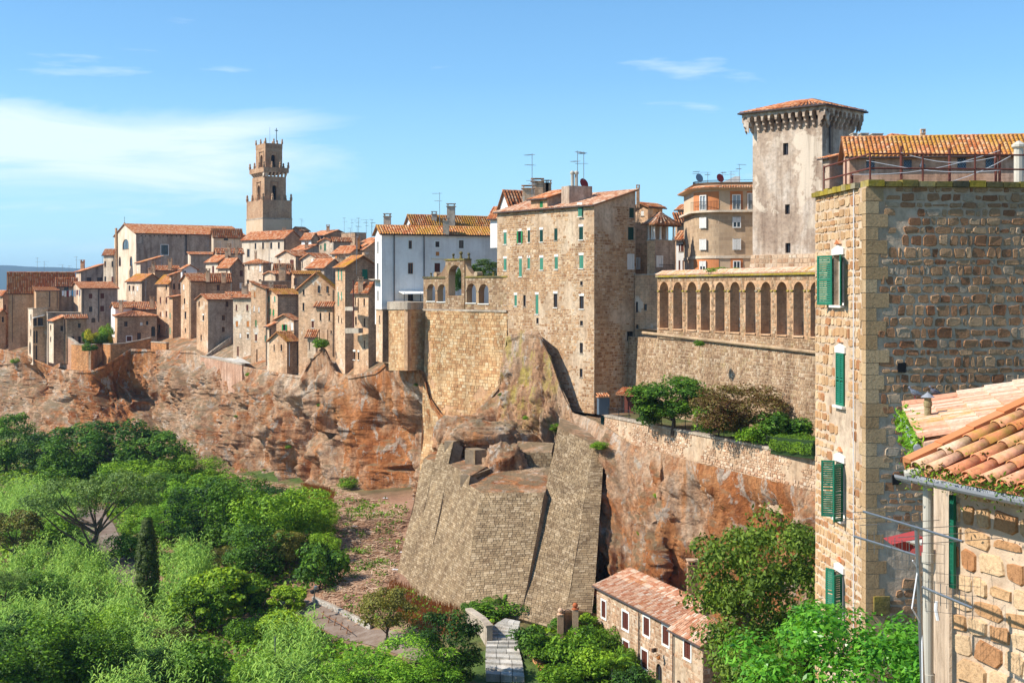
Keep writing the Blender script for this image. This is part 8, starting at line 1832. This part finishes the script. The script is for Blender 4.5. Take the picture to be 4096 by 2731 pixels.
for key, m_, x, yb, yt, w, Y, lab in [('yellow', 'c1', 960, 1375, 1205, 130, 256, 'round yellow bush in the town garden'), ('bush', 'c1', 1100, 1370, 1150, 140, 258, 'fresh green shrub beside the yellow bush'), ('bush', 'c1', 1050, 1375, 1250, 120, 256, 'green bush between yellow bush and stone house'), ('yellow', 'c1', 1150, 1370, 1250, 50, 257, 'small yellow bush beside the stone house'),
                                      ('darkbush', 'c1', 882, 1375, 1230, 45, 257, 'ivy column on the block cottage corner'), ('conifer', 'c3', 1400, 1075, 870, 260, 158, 'feathery green conifer behind the loggia'), ('bush', 'c3', 1310, 1090, 920, 170, 158, 'light shrub in the loggia terrace garden'), ('conifer', 'c3', 1500, 1075, 900, 140, 158, 'darker conifer against the tower house'),
                                      ('darkbush', 'c3', 1140, 1240, 960, 100, 166, 'tall shrub seen through the big loggia arch'), ('bush', 'c5', 1000, 1160, 1085, 260, 126, 'trailing shrub on the arcade coping'), ('bush', 'c5', 1180, 1150, 1090, 130, 125, 'second trailing shrub on the arcade coping'), ('bush', 'c2', 1530, 1430, 1320, 110, 194, 'tuft of grass growing on the rock below gable house')]:
    plant_px(key, x, yb, yt, w, lab, None, m_, Y)
# palm beside the cottage
def palm(p, h, label, seed):
    rg = random.Random(seed); T = thing('palm', label, 'palm', p); p = Vector(p); m = MB(); m.lathe(p, [(.28, -.3), (.25, h * .3), (.3, h * .5), (.15, h * .6)], 9); m.build('trunk', 'bark', T)
    for i in range(22):
        a = i * 2.4; el = rg.uniform(.15, 1.25); L = rg.uniform(1.7, 2.3); pts = []
        for k in range(9):
            t = k / 8; e = el - 1.5 * t * t; pts.append((t * L * math.cos(el) * 1.0, h * .55 + L * (t * math.sin(el) - .55 * t * t)))
        f = MB(); d = Vector((math.cos(a), math.sin(a), 0)); s = Vector((-d.y, d.x, 0)); q = [p + d * x + Z * z for x, z in pts]
        for k in range(8):
            f.tube(q[k], q[k + 1], .02, .015, 4, False)
            for j in (0, .33, .66):
                c = q[k].lerp(q[k + 1], j); ll = .55 * math.sin(math.pi * (.12 + .82 * (k + j) / 8)) + .08
                for sg in (-1, 1): b = c + s * (sg * ll * .8) + d * ll * .45 - Z * ll * .35; f.poly((c, c + d * .05 + Z * .01, b))
        f.build('frond', 'leaf_mid', T)
palm(ground('F', 1412, 1575) + Z * .1, 2.6, 'low feathery palm in front of the stone cottage', 2)
palm(ground('F', 1150, 1405) + Z * .2, 1.1, 'small spiky palm in the bed at the buttress foot', 3)

# ---- fields of stuff: reeds, creepers, cane litter, rusty grass
def pip(poly, x, y):
    ins = np.zeros(x.shape, bool); n = len(poly)
    for i in range(n):
        (x0, y0), (x1, y1) = poly[i], poly[(i + 1) % n]; c = ((y0 > y) != (y1 > y)) & (x < (x1 - x0) * (y - y0) / (y1 - y0 + 1e-9) + x0); ins ^= c
    return ins
def scatter(polys, dens, seed, box=(-125, 45, 92, 290)):
    rg = np.random.default_rng(seed); n = int((box[1] - box[0]) * (box[3] - box[2]) * dens); x = rg.uniform(box[0], box[1], n); y = rg.uniform(box[2], box[3], n); z = TZ(x, y)
    u = (512 + F * x / y) * 2.296875; v = (HOR - F * z / y) * 2.296875; k = np.zeros(n, bool)
    for p in polys: k |= pip(p, u, v)
    return np.stack([x[k], y[k], z[k]], 1), rg
def stuff(name, v, f, mat, label=None):
    o = link(name, npmesh(name, v, f), mat, None, Vector((0, 0, 0))); tag(o, label, None, None, 'stuff'); return o
PALL = [(-80, 1020), (150, 1015), (430, 1065), (520, 1120), (640, 1150), (740, 1190), (770, 1260), (715, 1330), (700, 1375), (830, 1475), (1000, 1520), (1080, 1640), (-80, 1680)]
pathpts = np.array([p[:] for p in PA + PB])
def off_path(C, d=2.0):
    k = np.ones(len(C), bool)
    for L_ in (PA, PB):
        for a, b in zip(L_[:-1], L_[1:]):
            a = np.array(a)[:2]; b = np.array(b)[:2]; ab = b - a; t = np.clip(((C[:, :2] - a) @ ab) / (ab @ ab), 0, 1); k &= np.linalg.norm(C[:, :2] - (a + t[:, None] * ab), axis=1) > d
    return k
def creepers():
    C, rg = scatter([PALL, [(1215, 1430), (1375, 1395), (1400, 1450), (1490, 1570), (1490, 1640), (1250, 1640)], [(1060, 1400), (1215, 1385), (1215, 1420), (1120, 1440)]], 7.5, 3); C = C[off_path(C)]; n = len(C); lump = np.sin(C[:, 0] * .55 + 2 * np.sin(C[:, 1] * .23)) * np.sin(C[:, 1] * .42 + C[:, 0] * .13); C[:, 2] += rg.random(n) ** .5 * (.45 + .5 * np.clip(lump, 0, 1))
    Nn = rg.normal(0, .55, C.shape) + np.array([0, -.2, 1.0]); Nn /= np.linalg.norm(Nn, axis=1)[:, None]; v, f = leaf_quads(C, Nn, .52, .65, rg); stuff('ground_cover', v, f, 'leaf_cover', 'bright green creepers and low growth over the valley floor')
    C, rg = scatter([[(480, 1640), (540, 1450), (640, 1395), (730, 1415), (820, 1480), (900, 1560), (760, 1640)]], 9, 23); C = C[off_path(C)]; n = len(C); C[:, 2] += rg.random(n) ** .5 * .7
    Nn = rg.normal(0, .5, C.shape) + np.array([-.3, -.2, 1.0]); Nn /= np.linalg.norm(Nn, axis=1)[:, None]; v, f = leaf_quads(C, Nn, .42, .6, rg); stuff('ground_cover', v, f, 'leaf_bright', 'vivid yellow green creepers on the slope below the path')
    # weeds dotted over the scree
    C, rg = scatter([[(740, 1130), (930, 1165), (905, 1330), (1010, 1400), (1060, 1410), (1050, 1480), (830, 1440), (730, 1370)], [(0, 985), (450, 1030), (640, 1120), (500, 1110), (430, 1060), (150, 1005)]], .35, 8); cl = []
    for c in C: cl.append(c + rg.normal(0, .35, (26, 3)) * np.array([1, 1, .45]) + np.array([0, 0, .35]))
    C = np.concatenate(cl); Nn = rg.normal(0, .6, C.shape) + np.array([0, 0, .8]); Nn /= np.linalg.norm(Nn, axis=1)[:, None]; v, f = leaf_quads(C, Nn, .3, .5, rg); stuff('weeds', v, f, 'leaf_mid', 'scattered weeds on the bare scree')
creepers()
def reeds():
    R_ = [[(-60, 1335), (90, 1290), (210, 1275), (300, 1275), (320, 1420), (300, 1520), (180, 1470), (-60, 1560)], [(345, 1300), (430, 1270), (480, 1300), (430, 1420), (370, 1440)], [(560, 1640), (600, 1500), (660, 1455), (720, 1470), (740, 1560), (760, 1640)], [(-60, 1150), (60, 1130), (170, 1150), (150, 1240), (-60, 1270)], [(250, 1440), (420, 1440), (480, 1640), (230, 1640)], [(200, 1180), (160, 1150), (100, 1120), (190, 1120)]]
    C, rg = scatter(R_, .36, 11); C = C[off_path(C, 2.6)]; V = []; Fc = []; n0 = 0
    nst = 7; S = np.repeat(C, nst, 0) + rg.normal(0, .45, (len(C) * nst, 3)) * np.array([1, 1, 0]); hgt = rg.uniform(1.8, 3.9, len(S)); lean = rg.normal(0, .14, (len(S), 2)) + np.array([.12, -.05]); nb = 9
    for b in range(nb):
        t = (b + .8) / nb; base = S.copy(); base[:, 2] += hgt * t * .96; base[:, :2] += lean * (hgt * t)[:, None]; a = rg.uniform(0, 6.28, len(S)); L = rg.uniform(.55, 1.05, len(S)) * (1.0 if b < nb - 2 else .8); d = np.stack([np.cos(a), np.sin(a), np.zeros(len(S))], 1); s = np.stack([-np.sin(a), np.cos(a), np.zeros(len(S))], 1) * .05
        mid = base + d * (L * .5)[:, None] + np.array([0, 0, 1]) * (L * .28)[:, None]; tip = base + d * L[:, None] + np.array([0, 0, 1]) * (L * rg.uniform(-.35, .2, len(S)))[:, None]
        v = np.stack([base - s * .6, base + s * .6, mid + s, mid - s, tip], 1).reshape(-1, 3); k = np.arange(len(S)) * 5 + n0; Fc += [np.stack([k, k + 1, k + 2, k + 3], 1), np.stack([k + 3, k + 2, k + 4, k + 4], 1)]; V.append(v); n0 += len(v)
    st = np.stack([S - np.array([.03, 0, 0]), S + np.array([.03, 0, 0]), S + np.concatenate([lean * hgt[:, None], hgt[:, None]], 1)], 1); k = np.arange(len(S)) * 3 + n0; V.append(st.reshape(-1, 3)); n0 += len(S) * 3
    V = np.concatenate(V); quads = np.concatenate(Fc[0::2]); tris = np.concatenate(Fc[1::2])[:, :3]; tris = np.concatenate([tris, np.stack([k, k + 1, k + 2], 1)])
    # triangles only
    T3 = np.concatenate([quads[:, [0, 1, 2]], quads[:, [0, 2, 3]], tris]); stuff('reed_bed', V, T3, 'leaf_reed', 'tall pale green giant reeds filling the valley floor')
reeds()
def litter():
    C, rg = scatter([[(765, 1120), (935, 1170), (905, 1330), (880, 1345), (840, 1440), (725, 1380), (775, 1310), (745, 1190)], [(520, 1085), (660, 1115), (740, 1150), (700, 1165), (560, 1130)], [(0, 975), (300, 1000), (450, 1025), (420, 1065), (100, 1010)]], 16.0, 17); n = len(C); C[:, 2] += rg.random(n) * .18 + .03
    a = rg.normal(.5, .8, n); L = rg.uniform(.35, 1.5, n); d = np.stack([np.cos(a), np.sin(a), rg.normal(0, .12, n)], 1) * L[:, None] * .5; s = np.stack([-np.sin(a), np.cos(a), rg.normal(0, .3, n)], 1) * .035
    v = np.stack([C - d - s, C + d - s, C + d + s, C - d + s], 1).reshape(-1, 3); stuff('cane_litter', v, np.arange(4 * n).reshape(-1, 4), 'dry_cane', 'dry broken canes strewn over the scree')
    C, rg = scatter([[(900, 1330), (1010, 1385), (1060, 1405), (1050, 1470), (960, 1450), (880, 1380)], [(690, 1110), (770, 1130), (760, 1190), (720, 1170)]], 26, 19); n = len(C); h = rg.uniform(.3, .8, n); t = C + np.stack([rg.normal(0, .2, n), rg.normal(0, .2, n), h], 1); s = np.array([.045, .02, 0])
    v = np.stack([C - s, C + s, t], 1).reshape(-1, 3); stuff('dry_grass', v, np.arange(3 * n).reshape(-1, 3), 'dry_rust', 'rusty dry grass at the foot of the buttress')
litter()
# weeds in the gutters and on the walls near the viewer
def tuft(label, pts, n, size, mat, seed, droop=.0):
    rg = np.random.default_rng(seed); pts = np.array([tuple(p) for p in pts]); k = rg.integers(0, len(pts) - 1, n); t = rg.random(n)[:, None]; C = pts[k] * (1 - t) + pts[k + 1] * t + rg.normal(0, .05, (n, 3)) + np.array([0, 0, .03]); hang = rg.random(n) < droop; C[hang, 2] -= rg.random(hang.sum()) * .22; C[hang, 0] -= .08
    Nn = rg.normal(0, .7, C.shape) + np.array([-.3, -.4, .5]); Nn /= np.linalg.norm(Nn, axis=1)[:, None]; v, f = leaf_quads(C, Nn, size, .35, rg); o = link('gutter_weeds', npmesh('gutter_weeds', v - pts[0], f), mat, None, Vector(pts[0])); tag(o, label, 'weeds')
_, P0, gd, up, sl, wa, wn = NH
tuft('green and dry weeds growing along the tiled house gutter', [P0 - up * .1, P0 - up * .1 + gd * 1.2, P0 - up * .1 + gd * 2.2], 620, .055, 'leaf_cover', 4, .25)
tuft('grass growing in the annex gutter', [Vector((6.1, 20.2, -1.9)), Vector((5.7, 18.4, -1.92)), Vector((5.15, 16.5, -1.95))], 700, .10, 'leaf_bright', 5, .5)
# bushes and weeds rooted in the rock and walls
for i, (x, y, w, lab) in enumerate([(735, 930, 14, 'single weed tuft on the orange rock face'), (738, 790, 34, 'grass tuft on the rock below gable house'), (1607, 790, 22, 'weed sprouting from the retaining wall'), (800, 1112, 40, 'low green mat at the cliff foot'), (205, 800, 30, 'plant on the rim near the town garden'), (35, 830, 20, 'ivy patch on the far rock')]):
    yt, Yt = cliff_top(x); Yb = np.interp(x, CLa[:, 0], CLa[:, 4]); yb = np.interp(x, CLa[:, 0], CLa[:, 3]); t = (y - yt) / (yb - yt); Y = float(Yt + (Yb - Yt) * max(0, min(1, t)) ** 1.5) - .6
    if i == 2: Y = 121.5
    p = P('F', x, y + w * .3, Y); k = Y / F / 2.297; plant('bush', p, w * .8 * k, w * k, lab)

rc_ = np.random.default_rng(12)
for k in range(46):
    i = int(rc_.integers(20, CLV.shape[1] - 60)); j = int(rc_.integers(4, CLV.shape[0] - 10)); p = CLV[j, i]
    if p[1] < 105: continue
    w = rc_.uniform(.5, 1.3); plant('bush' if k % 3 else 'vine', Vector(p) - Z * .2, w * .8, w * 1.2, 'small green scrub tuft rooted in the cliff face', 'scrub tufts on the cliff')
# ---------------------------------------------------------------- lamp posts and poles
def lamp(x, yb, yt, label, heads=True, m='F'):
    p = ground(m, x, yb); k = p.y / F / MAPS[m][2]; h = (yb - yt) * k; T = thing('street_lamp' if heads else 'pole', label, 'street lamp' if heads else 'pole', p); q = MB(); q.tube(p - Z * .4, p + Z * h, .07, .055, 8); q.build('post', 'metal', T)
    if heads:
        for s, mt in ((-1, 'iron'), (1, 'metal')):
            q = MB(); c = p + Z * (h - .15 + .2 * s) + Vector((.18 * s, -.1, 0)); q.lathe(c, [(.05, -.18), (.2, -.1), (.2, .12), (.06, .2)], 10); q.build('spotlight', mt, T)
lamp(722, 1428, 1352, 'grey lamp post with two spotlights beside the path')
lamp(632, 1570, 1462, 'slim grey pole rising from the lower reeds', False)
q = ground('F', 765, 1432); T_ = thing('wooden_fence', 'rickety pale wooden rail fence along the path', 'fence', q)
for i in range(5):
    a = ground('F', 738 + i * 14, 1424 + i * 9); mm = MB(); mm.tube(a - Z * .2, a + Vector((.25, 0, .9)), .05, n=5); mm.build('post', 'wood', T_); mm = MB(); b = ground('F', 738 + (i + 1) * 14, 1424 + (i + 1) * 9); mm.tube(a + Z * .75, b + Z * .7, .035, n=5); mm.build('rail', 'wood', T_)
# white rags and litter caught on the scree
for i, (x, y) in enumerate(((885, 1145), (925, 1270), (908, 1310), (860, 1180), (815, 1210))):
    p = ground('F', x, y); mm = MB(); mm.prism([p + Vector((math.cos(a) * .35, math.sin(a) * .25, .12 + .05 * math.sin(3 * a))) for a in (0, 1.1, 2.2, 3.3, 4.4, 5.4)], Z * .03); tag(mm.build('rag', 'plastic_white'), 'crumpled white rag lying on the scree', 'rag', 'rags on the scree')
# washing on the stepped terrace
T_ = thing('washing_line', 'line of coloured washing on the stepped town terrace', 'washing', P('c1', 745, 900, 268)); a, b = P('c1', 645, 815, 268), P('c1', 845, 805, 270); mm = MB(); mm.tube(a, b, .02, n=4); mm.build('line', 'plastic_white', T_)
for i, c in enumerate(('plastic_white', 'lintel', 'red_fabric', 'plastic_white', 'blue_cloth', 'plastic_white', 'pink_cloth', 'frame_white')):
    p = a.lerp(b, (i + .5) / 8); w = (b - a) / 11; mm = MB(); mm.prism([p - w * .5, p + w * .5, p + w * .45 - Z * (1.0 + .25 * (i % 3)), p - w * .5 - Z * (1.05 + .2 * (i % 2))], Vector((.02, -.03, 0))); mm.build('cloth', c, T_)
# haze in the valley air
def haze():
    m = MB(); m.box((-9000, -400, -60), (16000, 0, 0), (0, 9500, 0), (0, 0, 255)); o = m.build('haze', None, None, (0, 0, 0)); tag(o, 'thin blue haze over the far hills', None, None, 'stuff')
    mt = bpy.data.materials.new('haze'); mt.use_nodes = True; nt = mt.node_tree; nt.nodes.clear(); ou = nt.nodes.new('ShaderNodeOutputMaterial'); pv = nt.nodes.new('ShaderNodeVolumePrincipled'); pv.inputs['Color'].default_value = (.48, .72, 1.0, 1); pv.inputs['Density'].default_value = 9e-5; pv.inputs['Anisotropy'].default_value = .2; lk(nt, pv.outputs[0], ou.inputs['Volume']); o.data.materials.append(mt)
    return o
if HAZE: haze()
